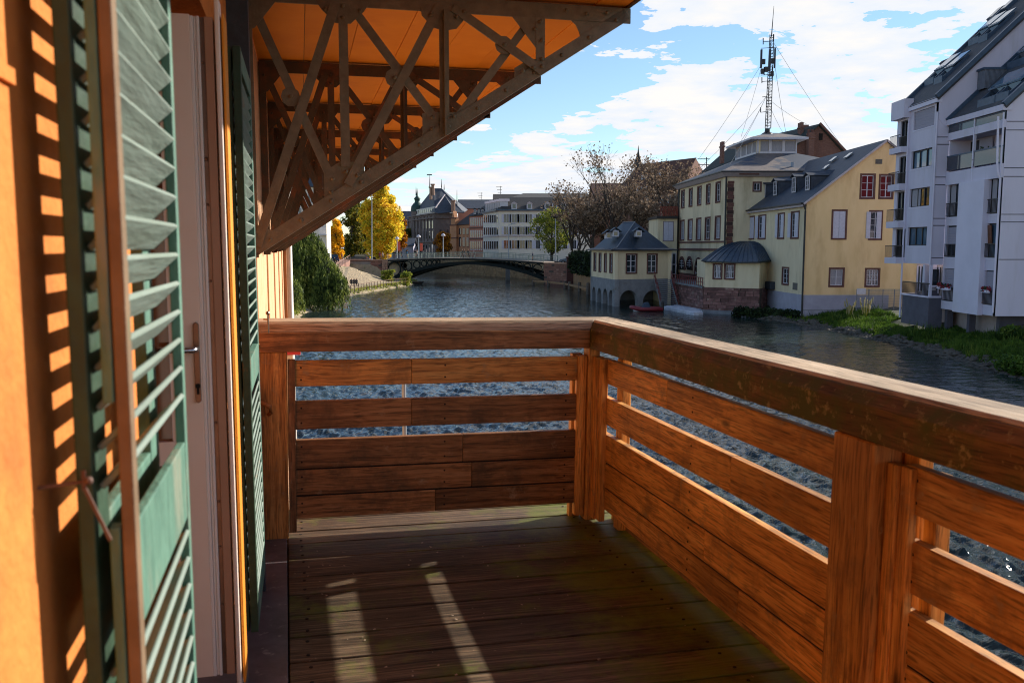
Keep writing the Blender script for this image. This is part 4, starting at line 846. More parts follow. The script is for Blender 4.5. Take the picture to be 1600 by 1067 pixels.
# ------------------------------------------------------------------ boathouse with arches
bhc = (G(960, 479.5, WATER).x, G(960, 479.5, WATER).y); bhl = (P(923.6, 470, 115.5).x, 115.5); bhr = (P(1043.5, 440, 107).x, 107.0)
bh = thing('boathouse', 'small cream boathouse with blue slate hipped roof on grey arches in the water', 'boathouse', (bhc[0], bhc[1], WATER))
wF = Wall(bhc, bhr); wL = Wall(bhl, bhc)
ez = P(962, 389.5, bhc[1]).z; mz_ = P(962, 437, bhc[1]).z
for w_, rs_, mat_ in ((wF, ((977.6, 396, 995.8, 428), (1010.5, 396, 1027.4, 428)), M_cream), (wL, ((927.6, 394.7, 931.9, 423.8), (935.6, 395, 939.8, 425.5), (944, 395.4, 948.2, 426), (952.4, 395.4, 957.4, 427)), M_cream)):
    hs = [window(w_, r, bh, sur=.16, cols=2, rows=3, bar=.09, deep=.2) for r in rs_]
    part('wall', w_.build(MB(), mz_, [(0, ez), (w_.L, ez)], hs), mat_, bh, frame=w_.M)
def arcade(w, rects, parent, zlo, zhi, th=.5, m=M_conc):
    mb = MB(); us = 0.0
    spans = [w.rect(*r) for r in rects]
    for u0, u1, z0, z1 in spans:
        mb.box(us, u0, 0, th, zlo, zhi); n = 10; r_ = (u1-u0)/2; c = (u0+u1)/2; zc = z1-r_
        for k in range(n):
            a0 = pi-pi*k/n; a1 = pi-pi*(k+1)/n
            xa, xb = c+r_*cos(a0), c+r_*cos(a1); za, zb_ = zc+r_*sin(a0), zc+r_*sin(a1)
            mb.hexa([(xa, 0, za), (xb, 0, zb_), (xb, th, zb_), (xa, th, za)], [(xa, 0, zhi), (xb, 0, zhi), (xb, th, zhi), (xa, th, zhi)])
        us = u1
    mb.box(us, w.L, 0, th, zlo, zhi); part('arcade', mb, m, parent, frame=w.M)
arcade(wF, ((968.3, 453.5, 996, 477), (1004.6, 454, 1034, 477)), bh, -6.5, mz_)
arcade(wL, ((925, 448, 930.7, 473), (933.2, 450, 939.6, 474), (941.7, 451, 949.3, 476), (951, 453, 958, 478)), bh, -6.5, mz_)
part('floor_slab', MB().hexa([V(bhc[0]+.3, bhc[1]+.5, mz_-1), V(bhr[0], bhr[1]+.5, mz_-1), V(bhr[0], 118, mz_-1), V(bhl[0]+.3, 116, mz_-1)], [V(bhc[0]+.3, bhc[1]+.5, mz_), V(bhr[0], bhr[1]+.5, mz_), V(bhr[0], 118, mz_), V(bhl[0]+.3, 116, mz_)]), M_conc, bh)
part('back_wall', MB().hexa([V(bhl[0], 116.2, -6.5), V(bhr[0]+.4, 118, -6.5), V(bhr[0]+.4, 118.4, -6.5), V(bhl[0], 116.7, -6.5)], [V(bhl[0], 116.2, ez), V(bhr[0]+.4, 118, ez), V(bhr[0]+.4, 118.4, ez), V(bhl[0], 116.7, ez)]), M_conc, bh)
part('side_wall', MB().hexa([V(bhr[0], bhr[1], -6.5), V(bhr[0]+.4, bhr[1], -6.5), V(bhr[0]+.4, 118, -6.5), V(bhr[0], 118, -6.5)], [V(bhr[0], bhr[1], ez), V(bhr[0]+.4, bhr[1], ez), V(bhr[0]+.4, 118, ez), V(bhr[0], 118, ez)]), M_cream, bh)
M_slate2 = mat('blue_slate_roof', '#33404f', '#27323f', scale=3, rough=.55, bump=.6, bscale=18, third='#46515c', tscale=1.1)
q00 = V(bhc[0]-.5, bhc[1]-.6, ez-.05); q10 = V(bhr[0]+1.2, bhr[1]-.3, ez-.05); q11 = V(bhr[0]+1.2, 119, ez-.05); q01 = V(bhl[0]-.6, 116.4, ez-.05)
rz = P(985, 347, 110).z; ra = V(P(974, 347, 112).x, 112.5, rz); rb = V(P(993, 347, 109).x, 109.5, rz)
# bell-cast: a shallow skirt below the steeper part
def skirt(q, r, f=.22, dz=-.55): p = q.lerp(r, f); return p+V(0, 0, dz)
s00, s10, s11, s01 = skirt(q00, rb), skirt(q10, rb), skirt(q11, rb), skirt(q01, ra)
rf = MB(); slab(rf, [q00, q10, s10, s00]); slab(rf, [s00, s10, rb]); slab(rf, [q10, q11, s11, s10]); slab(rf, [s10, s11, rb]); slab(rf, [q01, q00, s00, s01]); slab(rf, [s01, s00, rb, ra]); slab(rf, [q11, q01, s01, s11]); slab(rf, [s11, s01, ra, rb])
part('roof', rf, M_slate2, bh)
e = MB(); e.beam(q00+V(0, 0, -.08), q10+V(0, 0, -.08), .14, .12); e.beam(q00+V(0, 0, -.08), q01+V(0, 0, -.08), .14, .12); part('gutter', e, M_black, bh)
e = MB(); e.beam(s00+V(0, 0, .04), rb+V(0, 0, .04), .12, .06); e.beam(ra+V(0, 0, .04), rb+V(0, 0, .04), .14, .08); e.beam(q00+V(0, 0, .04), s00+V(0, 0, .04), .12, .06); part('ridge_flashing', e, M_conc, bh)
for (px_, py_, D, sd) in ((998, 366, 105.6, 'f'), (951, 369, 108.5, 'l'), (962, 366, 107.3, 'l')):
    q = P(px_, py_, D); wd = .5
    dm = bpy.data.objects.new('dormer', None); put(dm, bh, Matrix.Translation(q))
    part('dormer_box', MB().box(q.x-wd*.7, q.x+wd*.7, q.y-.1, q.y+1.6, q.z-.3, q.z+.42), M_frame, dm)
    part('pane', MB().box(q.x-wd*.4, q.x+wd*.4, q.y-.14, q.y-.1, q.z-.15, q.z+.28), M_glass, dm)
    rr = MB(); slab(rr, [q+V(-wd*1.5, -.3, .3), q+V(0, -.3, .85), q+V(0, 1.8, .85), q+V(-wd*1.5, 1.8, .3)], .08); slab(rr, [q+V(wd*1.5, -.3, .3), q+V(0, -.3, .85), q+V(0, 1.8, .85), q+V(wd*1.5, 1.8, .3)], .08); part('dormer_roof', rr, M_slate2, dm)

# terrace wall between boathouse and pavilion, with the iron stair
tw = Wall((P(1050, 460, 108).x, 108.0), (pa[0], pa[1]+.3)); tt_ = thing('terrace_wall', 'red sandstone quay wall with stone terrace between the boathouse and the pavilion', 'wall', (tw.a.x, tw.a.y, WATER))
tz = P(1096, 449, 94).z
blockwall(tt_, tw, -5.9, tz-.1, 0, tw.L, seed=8, hh=.30, bl=.75)
part('terrace', MB().hexa([tw.M @ V(-.1, -.25, tz-.1), tw.M @ V(tw.L, -.25, tz-.1), V(27, 100, tz-.1), V(20, 121, tz-.1)], [tw.M @ V(-.1, -.25, tz+.1), tw.M @ V(tw.L, -.25, tz+.1), V(27, 100, tz+.1), V(20, 121, tz+.1)]), M_conc, tt_)
rl_ = MB()
for k in range(18): u = tw.L*k/17; rl_.box(u-.03, u+.03, -.2, -.14, tz+.1, tz+1.0)
rl_.box(0, tw.L, -.2, -.14, tz+.95, tz+1.02); rl_.box(0, tw.L, -.19, -.15, tz+.5, tz+.55); part('red_railing', rl_, mat('red_oxide_paint', '#7c3a38', '#6a302f', rough=.7), tt_, frame=tw.M)
stt = thing('iron_stair', 'steep grey stair with red handrails going down from the terrace to the water', 'stair', P(1045, 477, 104))
s0, s1 = P(1035, 436, 105.5), P(1046, 477, 103.0); dx = V(1.05, 0, 0); n_ = 13
for k in range(n_):
    p = s0.lerp(s1, (k+.5)/n_); part('step', MB().box(p.x-.95, p.x+.95, p.y-.16, p.y+.16, p.z-.03, p.z+.03), M_conc, stt)
part('stringer', MB().beam(s0+V(-.95, 0, -.1), s1+V(-.95, 0, -.1), .08, .3).beam(s0+V(.95, 0, -.1), s1+V(.95, 0, -.1), .08, .3), M_conc, stt)
hr = MB()
for sx in (-1, 1):
    for hgt in (.55, 1.0): hr.beam(s0+V(sx, 0, hgt), s1+V(sx, 0, hgt), .05, .06)
    for k in range(6): p = s0.lerp(s1, k/5); hr.beam(p+V(sx, 0, 0), p+V(sx, 0, 1.0), .05, .05)
part('handrail', hr, mat('red_oxide_paint', '#7c3a38', '#6a302f', rough=.7), stt)

# red inflatable boat and the floating dock
bp_ = G(1010, 486, WATER); boat = thing('inflatable_boat', 'red and white inflatable boat moored beside the boathouse arches', 'boat', bp_)
def hull(mb, c, L_, W_, r, z):
    pts = []
    for k in range(21):
        a = -pi/2+pi*k/20; pts.append(V(c.x-L_/2*.45-L_*.5*cos(a)*.55, c.y+W_/2*sin(a), z+.18*cos(a)))
    pts = [V(c.x+L_/2, c.y-W_/2, z)]+pts+[V(c.x+L_/2, c.y+W_/2, z)]
    mb.tube(pts, r, 8); return mb
part('tube', hull(MB(), bp_, 3.3, 1.5, .22, WATER+.24), mat('red_rubber', '#7e2430', '#6c1c28', rough=.5), boat, smooth=True)
part('floor', MB().box(bp_.x-1.4, bp_.x+1.6, bp_.y-.6, bp_.y+.6, WATER+.02, WATER+.22), M_frame, boat)
part('outboard', MB().box(bp_.x+1.55, bp_.x+1.9, bp_.y-.2, bp_.y+.2, WATER, WATER+1.0), M_black, boat, bevel=.08)
part('cover', MB().hexa([V(bp_.x-.6, bp_.y-.5, WATER+.22), V(bp_.x+.5, bp_.y-.5, WATER+.22), V(bp_.x+.5, bp_.y+.5, WATER+.22), V(bp_.x-.6, bp_.y+.5, WATER+.22)], [V(bp_.x-.3, bp_.y-.3, WATER+.9), V(bp_.x+.2, bp_.y-.3, WATER+1.0), V(bp_.x+.2, bp_.y+.3, WATER+1.0), V(bp_.x-.3, bp_.y+.3, WATER+.9)]), mat('blue_cover', '#2c4054', '#223344'), boat, bevel=.1)
dk = thing('floating_dock', 'pale grey floating dock of plastic cubes in front of the sandstone wall', 'dock', G(1062, 488, WATER))
M_dock = mat('grey_plastic', '#c4c8d2', '#b4b8c4', rough=.6, rand=.12)
d0_ = G(1040, 483, WATER); d1_ = G(1090, 493, WATER); du = (d1_-d0_); nl = 14; 
for i in range(nl):
    for j in range(4):
        c = d0_.lerp(d1_, i/nl); c = c+V(.55*j, .62*j, 0)
        if i > 11 and j > 1: continue
        me = unit_box(.66, .66, .42, M_dock, .06, 'dock_cube'); inst('dock_cube', me, dk, Matrix.Translation((c.x, c.y, WATER+.12)) @ Matrix.Rotation(atan2(du.y, du.x), 4, 'Z'))
# ------------------------------------------------------------------ white apartment building (stepped plan, 45 degree roofs)
M_wht = mat('lavender_white_render', '#d2cddc', '#c9c4d4', scale=.5, rough=.85, bump=.08, bscale=30, third='#bdb8c0', tscale=.8, tpos=(.52, .75), stretch=(1, 1, .15))
M_wht2 = mat('white_panel', '#dad6e6', '#d2cede', scale=.5, rough=.8, third='#cecbd6', tscale=.3)
M_win = mat('dark_window_frame', '#2a2526', '#201c1d', rough=.5)
M_roll = mat('roller_shutter', '#a09caa', '#928e9c', scale=4, rough=.7, stretch=(.2, .2, 22))
M_grey = mat('dark_grey_base', '#5c5b66', '#504f5a', scale=1.2, rough=.9, third='#6c6a6a', tscale=.6)
M_tileR = mat('grey_roof_tiles', '#4a4a4e', '#3a3c42', scale=5, rough=.75, bump=.8, bscale=12, third='#565250', tscale=1.0)
M_blue = mat('blue_grey_flashing', '#42566c', '#35485c', scale=3, rough=.45, metallic=.2)
wb = thing('apartment_building', 'modern white apartment building with stepped walls, steep tiled roofs and recessed balconies', 'apartment building', (31.9, 58, -4.5))
def XD(px, D): return P(px, 385, D).x
kx = XD(1561, 58)
W2 = Wall((kx, 65.4), (kx, 58.0)); W1p = Wall((XD(1456, 65.4), 65.385), (kx-.01, 65.385)); x1 = XD(1456, 65.4)
D1L = 69.9; W1 = Wall((x1, D1L), (x1, 65.4)); x0 = x1-.15; W0 = Wall((x0, 71.9), (x0, D1L)); WK = Wall((kx, 57.98), (kx+26, 57.98))
ZE1 = P(1457, 153, 65.4).z; ZE2 = P(1563, 163, 58).z; ZB = P(1565, 494, 58).z; ZB1 = P(1430, 463, 67.5).z
def wwin(w, r, kind='win', cols=2, bal=False, flowers=False, px=True, deep=.22):
    u0, u1, z0, z1 = w.rect(*r) if px else r
    t = part('window', MB().box(u0-.02, u1+.02, -.03, deep, z0-.10, z0-.001), M_wht2, wb, frame=w.M)
    c = MB(); f = .07; ya, yb = deep-.08, deep-.02
    c.box(u0, u0+f, ya, yb, z0, z1); c.box(u1-f, u1, ya, yb, z0, z1); c.box(u0+f, u1-f, ya, yb, z0, z0+f); c.box(u0+f, u1-f, ya, yb, z1-f, z1)
    for k in range(1, cols): x = u0+(u1-u0)*k/cols; c.box(x-.05, x+.05, ya, yb, z0+f, z1-f)
    part('casement', c, M_win, t, frame=w.M)
    part('pane', MB().box(u0, u1, deep, deep+.03, z0, z1), M_glassb if kind == 'bright' else M_glass, t, frame=w.M)
    if kind == 'roll' or kind == 'rollhalf':
        zz = z0+.05 if kind == 'roll' else z0+(z1-z0)*.42; n = int((z1-zz)/.12)
        s_ = MB()
        for k in range(n): s_.box(u0+f, u1-f, ya-.05+.008*(k % 2), ya-.02, zz+k*.12, zz+k*.12+.115)
        part('roller_shutter', s_, M_roll, t, frame=w.M)
    if kind == 'curtain' : part('curtain', MB().box(u0+f+.03, u0+(u1-u0)*.45, ya-.0+.03, ya+.05, z0+f, z1-f), M_curt, t, frame=w.M)
    if bal:
        b = MB(); zt = z0+min(1.0, (z1-z0)*.42); b.box(u0-.04, u1+.04, -.10, -.05, zt-.06, zt); b.box(u0-.04, u1+.04, -.10, -.05, z0+.05, z0+.1); n = 10
        for k in range(n+1): x = u0+(u1-u0)*k/n; b.box(x-.015, x+.015, -.09, -.06, z0+.1, zt-.06)
        part('railing', b, M_win, t, frame=w.M)
    if flowers: flowerbox(w, (u0+u1)/2, z0+1.0, u1-u0)
    return (u0, u1, z0, z1)
M_fl = mat('red_flowers', '#9c1c2c', '#6e1420', scale=30, rough=.7); M_lf = mat('dark_leaves', '#2c4020', '#22331a', scale=20, rough=.8, rand=.2)
FLB = ['red flowers in a box at the corner window left of the white panel', 'red flower box hanging at the lower right window beside the big gable wall', 'red flower box at the outer corner of the ground floor loggia']
def flowerbox(w, u, z, wd):
    q = w.M @ V(u, -.28, z); fb = thing('flower_box', FLB.pop(0), 'flower box', q, 'flower boxes on the apartment building')
    part('box', MB().box(u-wd*.3, u+wd*.3, -.36, -.18, z-.18, z), M_wht2, fb, frame=w.M)
    rr = random.Random(int(u*100)+int(z*10)); a = MB(); b = MB()
    for k in range(60):
        c = V(u+rr.uniform(-wd*.32, wd*.32), -.27+rr.uniform(-.14, .14), z+rr.uniform(-.08, .24)); (a if k % 3 else b).ball(c, rr.uniform(.04, .075), 5)
    part('blossoms', a, M_fl, fb, frame=w.M, kind='stuff'); part('leaves', b, M_lf, fb, frame=w.M, kind='stuff')
    return fb
# --- section 1 river wall W1
h1 = [wwin(W1, (1428, 171, 1460, 200), 'roll', 1), wwin(W1, (1424, 234, 1456, 262), 'bright', 3), wwin(W1, (1421, 294, 1452, 323), 'curtain', 3), wwin(W1, (1418, 355, 1448, 384), 'bright', 3)]
part('river_wall', W1.build(MB(), P(1430, 412, 67.5).z, [(0, ZE1), (W1.L, ZE1)], h1), M_wht, wb, frame=W1.M)
# ground floor loggia under it: recessed wall with windows and a parapet rail
zf0 = P(1430, 463, 67.5).z; zc0 = P(1430, 412, 67.5).z
part('loggia_wall', MB().box(0, W1.L, 1.0, 1.3, ZB1-1.8, zc0), mat('beige_render', '#a89c98', '#9c908c', scale=1, rough=.9), wb, frame=W1.M)
part('loggia_base', MB().box(0, W1.L, -.02, 1.0, ZB1-2.2, ZB1), M_grey, wb, frame=W1.M)
part('loggia_slab', MB().box(-.1, W1.L+.05, -.10, 1.0, ZB1, ZB1+.12), M_wht2, wb, frame=W1.M)
gg = MB()
for k in range(3):
    u = W1.L*(.12+.28*k); gg.box(u, u+.9, .9, .98, zf0+.35, zc0-.25)
part('pane', gg, M_glass, wb, frame=W1.M)
gg = MB()
for k in range(3):
    u = W1.L*(.12+.28*k)
    for x in (u-.04, u+.45, u+.9): gg.box(x, x+.07, .84, .9, zf0+.3, zc0-.2)
part('loggia_frames', gg, M_wht2, wb, frame=W1.M)
rr = MB(); rr.box(0, W1.L, -.06, -.02, ZB1+1.0, ZB1+1.07)
for k in range(24): rr.box(W1.L*k/24, W1.L*k/24+.03, -.06, -.02, ZB1+.12, ZB1+1.0)
part('loggia_railing', rr, M_win, wb, frame=W1.M)
part('loggia_column', MB().box(W1.L-.16, W1.L, -.02, .16, ZB1+.12, zc0), M_wht2, wb, frame=W1.M)
# --- section 1 front panel W1p and the gable above it
part('front_panel', W1p.build(MB(), P(1465, 414, 65.4).z, [(0, ZE1), (W1p.L, ZE1)]), M_wht, wb, frame=W1p.M)
hp_ = [wwin(W1p, (1457.5, 421, 1468, 446), 'win', 1, deep=.2)]
wq = Wall((W1p.a.x, 66.3), (W1p.b.x, 66.3)); part('front_wall_low', wq.build(MB(), ZB1-2.2, [(0, P(1465, 414, 65.4).z), (wq.L, P(1465, 414, 65.4).z)]), M_wht, wb, frame=wq.M)
for yy in (214.5, 226, 277, 289, 341.5, 352.5, 403): z = W1p.hit(1465, yy)[1]; part('panel_joint', MB().box(0, W1p.L, -.02, -.0, z-.03, z+.03), M_grey, wb, frame=W1p.M)
gb = Wall((x1+.01, 65.36), (x1+27, 65.36)); SL = tan(radians(44))
part('gable_wall', MB().prism([(kx-x1+.4, 0, ZE2-1.2), (26, 0, ZE2-1.2), (26, 0, ZE1+13*SL-(26-13)*SL), (13, 0, ZE1+13*SL), (0, 0, ZE1), (0, 0, ZE1-1.5)], (0, .3, 0)), M_wht, wb, frame=gb.M)
# --- W0: far bay with french balconies
h0 = [wwin(W0, r, 'win', 2, bal=True, deep=.18) for r in ((1407, 189, 1418, 231), (1404.5, 245, 1416, 288), (1401, 300, 1413, 345), (1399, 358, 1411, 402))]
part('river_wall', W0.build(MB(), W0.hit(1409, 411)[1], [(0, ZE1+.1), (W0.L, ZE1+.1)], h0), M_wht, wb, frame=W0.M)
for ya, yb in ((231, 240), (288, 298), (346, 356), (402.5, 412)):
    z1 = W0.hit(1409, ya)[1]; z0 = W0.hit(1409, yb)[1]; part('balcony_slab', MB().box(-.15, W0.L, -.5, -.0, z0, z1), M_wht, wb, frame=W0.M)
    r_ = MB(); r_.box(-.15, W0.L-.3, -.49, -.45, z1+.9, z1+.95)
    for k in range(12): r_.box(-.15+k*.14, -.13+k*.14, -.48, -.46, z1, z1+.9)
    part('balcony_railing', r_, M_win, wb, frame=W0.M)
part('attic_parapet', MB().box(-.3, W0.L+.05, -.42, .3, P(1400, 187, 71).z, P(1400, 158, 71).z), M_wht, wb, frame=W0.M)
part('attic_parapet', MB().box(-.0, W1.L+.1, -.22, .2, P(1442, 173.5, 67.5).z+.3, ZE1+.05), M_wht2, wb, frame=W1.M)
# --- W2: two tiers of recessed balconies above, windows and the proud panel below
zA = W2.hit(1515, 176)[1]; zB_ = W2.hit(1515, 188.5)[1]; zC_ = W2.hit(1515, 201)[1]; zD = W2.hit(1515, 213)[1]; zE_ = W2.hit(1515, 264)[1]; zF = W2.hit(1515, 285)[1]
part('eave_parapet', MB().box(-.0, W2.L+.1, -.30, .3, zB_, ZE2), M_wht, wb, frame=W2.M)
part('balcony_parapet', MB().box(0, W2.L, -.12, .05, zD, zC_), M_wht, wb, frame=W2.M)
part('balcony_slab', MB().box(0, W2.L, -.15, 1.5, zF, zE_-.02), M_wht, wb, frame=W2.M); part('balcony_slab', MB().box(0, W2.L, .05, 1.5, zD, zD+.2), M_wht, wb, frame=W2.M)
part('balcony_back_wall', MB().box(0, W2.L, 1.5, 1.8, zF, zB_+.6), M_wht, wb, frame=W2.M); part('balcony_end_wall', MB().box(0, .15, 0, 1.5, zF, ZE2), M_wht, wb, frame=W2.M)
part('balcony_end_wall', MB().box(W2.L-.2, W2.L, 0, 1.5, zF, ZE2), M_wht, wb, frame=W2.M)
part('balcony_divider', MB().box(W2.L*.5-.06, W2.L*.5+.06, -.16, .02, zF, zB_), M_wht2, wb, frame=W2.M)
for a, b in ((.4, 2.9), (4.6, 6.9)):
    for z0, z1 in ((zE_, zD-.1), (zD+.25, zB_)):
        t = part('balcony_window', MB().box(a, b, 1.44, 1.5, z0, z1), M_glass, wb, frame=W2.M); c = MB()
        for x in (a, (a+b)/2, b): c.box(x-.04, x+.04, 1.38, 1.44, z0, z1)
        part('window_frame', c, M_win, t, frame=W2.M)
part('roller_shutter', MB().box(1.7, 3.4, 1.30, 1.37, zE_+.1, zD-.1), M_roll, wb, frame=W2.M)
zr1 = W2.hit(1515, 246)[1] + .55
M_smoke = mat('smoked_glass', '#2c3440', '#222932', rough=.08, spec=.8)
for a, b in ((.02, W2.L*.5-.08), (W2.L*.5+.08, W2.L-.02)):
    part('glass_balustrade', MB().box(a, b, -.10, -.07, zE_+.1, zE_+1.05), M_smoke, wb, frame=W2.M)
    part('handrail', MB().box(a, b, -.13, -.04, zE_+1.05, zE_+1.15), M_blue, wb, frame=W2.M)
    part('glass_balustrade', MB().box(a, b, -.10, -.07, zC_, zC_+.45), M_smoke, wb, frame=W2.M)
    part('handrail', MB().box(a, b, -.13, -.04, zC_+.45, zC_+.52), M_blue, wb, frame=W2.M)
fur = MB()
for u in (1.2, 2.6, 4.8, 6.2):
    for dx in (-.2, .2):
        for dy in (.4, .8): fur.box(u+dx-.015, u+dx+.015, dy-.015, dy+.015, zE_, zE_+(.45 if dy > .5 else .9))
    fur.box(u-.22, u+.22, .38, .82, zE_+.43, zE_+.46); fur.box(u-.2, u+.2, .38, .41, zE_+.6, zE_+.9)
solo('balcony_furniture', fur, M_wht2, 'white folding chairs on the glazed balcony of the apartment building', 'chairs', (W2.L/2, .5, zE_), W2.M, kind='stuff')
bu = MB(); rr_ = random.Random(3)
for k in range(140): bu.ball(V(4.1+rr_.gauss(0, .2), .3+rr_.gauss(0, .12), zE_+.5+abs(rr_.gauss(0, .35))), .06, 4)
solo('potted_shrub', bu, M_lf, 'dark potted shrub on the apartment balcony behind the glass', 'shrub', (4.1, .3, zE_), W2.M)
h2 = []
for r, kd, bal, fl in (((1481, 287, 1500, 339), 'curtain', True, False), ((1478.5, 352.6, 1498, 402), 'rollhalf', True, False), ((1474, 419.6, 1494, 471), 'roll', True, True), ((1545, 278, 1566, 334), 'curtain', True, False), ((1541.5, 349, 1563, 403), 'bright', True, False), ((1537.5, 422.7, 1558.5, 477), 'roll', True, True)):
    u0, u1, z0, z1 = W2.rect(*r); u0 = max(u0, .12); u1 = min(u1, W2.L-.15); h2.append(wwin(W2, (u0, u1, z0, z1), kd, 1, bal=bal, flowers=fl, px=False))
part('river_wall', W2.build(MB(), ZB, [(0, zF-.002), (W2.L, zF-.002)], h2), M_wht, wb, frame=W2.M)
ua = W2.hit(1500, 400)[0]; ub = W2.hit(1540, 400)[0]; part('proud_panel', MB().box(ua, ub, -.35, -.003, ZB-.05, zF), M_wht2, wb, frame=W2.M)
flowerbox(W2, .15, W2.hit(1470, 447)[1], 1.0)
part('tilted_window', MB().beam(W2.M.inverted() @ V(kx+.13, 59.6, P(1550, 382, 59.6).z), W2.M.inverted() @ V(kx+.03, 59.6, P(1550, 352, 59.6).z), 1.0, .05, (0, 1, 0)), mat('brown_window_sash', '#6e4226', '#5c361e', rough=.5), wb, frame=W2.M)
# drain pipes
for (x, y, za, zb_) in ((x1-.12, D1L+.05, ZB1-1.8, ZE1-1.2), (x1-.10, 65.35, P(1460, 414, 65.4).z, ZE1-1.0), (kx-.12, 58.1, ZB+.2, ZE2-.5)):
    part('downpipe', MB().tube([(x, y, za), (x, y, zb_)], .07, 8), M_wht2, wb)
part('downpipe', MB().tube([(kx-.45, 58.15, ZE2-.75), (kx-.35, 58.15, zE_), (kx-.3, 58.1, zF+.35), (kx-.12, 58.1, zF-.1)], .07, 8), M_wht2, wb)
# --- K: the big gable wall facing up-river
KW = 26
part('gable_wall', MB().prism([(.0, 0, ZB), (KW, 0, ZB), (KW, 0, ZE2), (KW/2, 0, ZE2+KW/2*SL), (0, 0, ZE2)], (0, .3, 0)), M_wht, wb, frame=WK.M)
for yy in (190, 203.5, 262.5, 276, 335, 347, 405.5): z = WK.hit(1580, yy)[1]; part('panel_joint', MB().box(0.02, KW, -.015, -.0, z-.025, z+.025), M_grey, wb, frame=WK.M)
part('overhang_soffit', MB().box(kx+.02, kx+KW, 58.32, 66.2, ZB-.02, ZB+.25), M_wht, wb)
part('base_wall', MB().box(kx+1.2, kx+KW, 59.6, 60.0, -6, ZB-.03), M_grey, wb); part('base_wall', MB().box(kx+1.2, kx+1.5, 60, 66, -6, ZB-.03), mat('beige_render', '#a89c98', '#9c908c', scale=1, rough=.9), wb)
for x, y in ((kx+.3, 65.0), (kx+.3, 61.8)): part('base_column', MB().box(x, x+.45, y, y+.35, -6, ZB-.03), M_grey, wb)
part('base_wall', MB().box(x1+.2, kx+1.2, 66.0, 66.3, -6, ZB1+.5), M_grey, wb)
# --- roofs
def roofplane(X, ZE, Da, Db, width, nm='roof', m=M_tileR):
    mb = MB(); h = width/2*SL; slab(mb, [(X-.25, Da, ZE-.1), (X-.25, Db, ZE-.1), (X+width/2, Db, ZE+h+.1), (X+width/2, Da, ZE+h+.1)], .22); slab(mb, [(X+width+.25, Da, ZE-.1), (X+width+.25, Db, ZE-.1), (X+width/2, Db, ZE+h+.1), (X+width/2, Da, ZE+h+.1)], .22)
    part(nm, mb, m, wb)
    for Dv in (Da, Db): part('verge', MB().beam((X-.3, Dv, ZE-.02), (X+width/2, Dv, ZE+h+.2), .30, .30), M_blue, wb)
roofplane(x1, ZE1+.1, 65.2, 71.9, 27); roofplane(kx, ZE2, 57.85, 65.35, KW)
def slope_obj(X, ZE, px_, py_):
    n = V(-SL, 0, 1).normalized(); p0 = V(X-.25, 60, ZE-.1); r = ray(px_, py_); return EYE+r*((p0-EYE).dot(n)/r.dot(n))
dv = V(1, 0, SL).normalized(); dn = V(-SL, 0, 1).normalized()
def roof_window(X, ZE, px_, py_, wd, ln, lift=.22, m=M_glassb, frame=True, nm='skylight'):
    c = slope_obj(X, ZE, px_, py_); a = V(0, wd/2, 0); b = dv*ln/2; u = dn*lift
    part(nm, MB().hexa([c-a-b-dn*.1, c+a-b-dn*.1, c+a+b-dn*.1, c-a+b-dn*.1], [c-a-b+u, c+a-b+u, c+a+b+u, c-a+b+u]), M_blue, wb)
    a *= .8; b *= .88; u2 = dn*(lift+.03); part('pane', MB().hexa([c-a-b+u, c+a-b+u, c+a+b+u, c-a+b+u], [c-a-b+u2, c+a-b+u2, c+a+b+u2, c-a+b+u2]), m, wb)
def roof_loggia(X, ZE, px_, py_, wd, ln):
    # a recessed roof terrace: dark opening box with blue cheeks, a parapet and a pale sloping glass above
    c = slope_obj(X, ZE, px_, py_); a = V(0, wd/2, 0)
    part('terrace_box', MB().hexa([c-a+V(.15, 0, -.1), c+a+V(.15, 0, -.1), c+a+V(1.5, 0, -.1), c-a+V(1.5, 0, -.1)], [c-a+V(.15, 0, .35), c+a+V(.15, 0, .35), c+a+V(1.5, 0, .35), c-a+V(1.5, 0, .35)]), M_wht, wb)
    part('terrace_glazing', MB().box(c.x+.8, c.x+.9, c.y-wd/2+.1, c.y+wd/2-.1, c.z+.35, c.z+1.35), M_glass, wb)
    for s_ in (-1, 1):
        q = c+a*s_; part('cheek', MB().hexa([q+V(.1, -.06, .1), q+V(.1, .06, .1), q+V(1.9, .06, 1.0), q+V(1.9, -.06, 1.0)], [q+V(.1, -.06, .45), q+V(.1, .06, .45), q+V(1.9, .06, 2.05), q+V(1.9, -.06, 2.05)]), M_blue, wb)
    q = c+V(.75, 0, 1.15); part('terrace_roof', MB().hexa([q-a*1.05, q+a*1.05, q+a*1.05+V(1.3, 0, 1.1), q-a*1.05+V(1.3, 0, 1.1)], [q-a*1.05+V(-.04, 0, .09), q+a*1.05+V(-.04, 0, .09), q+a*1.05+V(1.26, 0, 1.19), q-a*1.05+V(1.26, 0, 1.19)]), M_glassb, wb)
    part('parapet', MB().box(c.x+.0, c.x+.10, c.y-wd/2, c.y+wd/2, c.z+.0, c.z+.5), M_blue, wb)
XA, ZA_ = x1, ZE1+.1
roof_loggia(XA, ZA_, 1451, 133, 1.5, 2); roof_loggia(XA, ZA_, 1465, 131, 1.3, 2)
roof_loggia(XA, ZA_, 1520, 70, 1.5, 2); roof_loggia(XA, ZA_, 1535, 66, 1.3, 2)
roof_window(XA, ZA_, 1558, 23, .9, 1.3); roof_window(XA, ZA_, 1579, 9, .9, 1.3); roof_window(XA, ZA_, 1480, 98, 1.8, .25, m=M_tileR, nm='snow_guard'); roof_window(XA, ZA_, 1552, 36, 1.8, .25, m=M_tileR, nm='snow_guard')
XB_, ZB2 = kx, ZE2
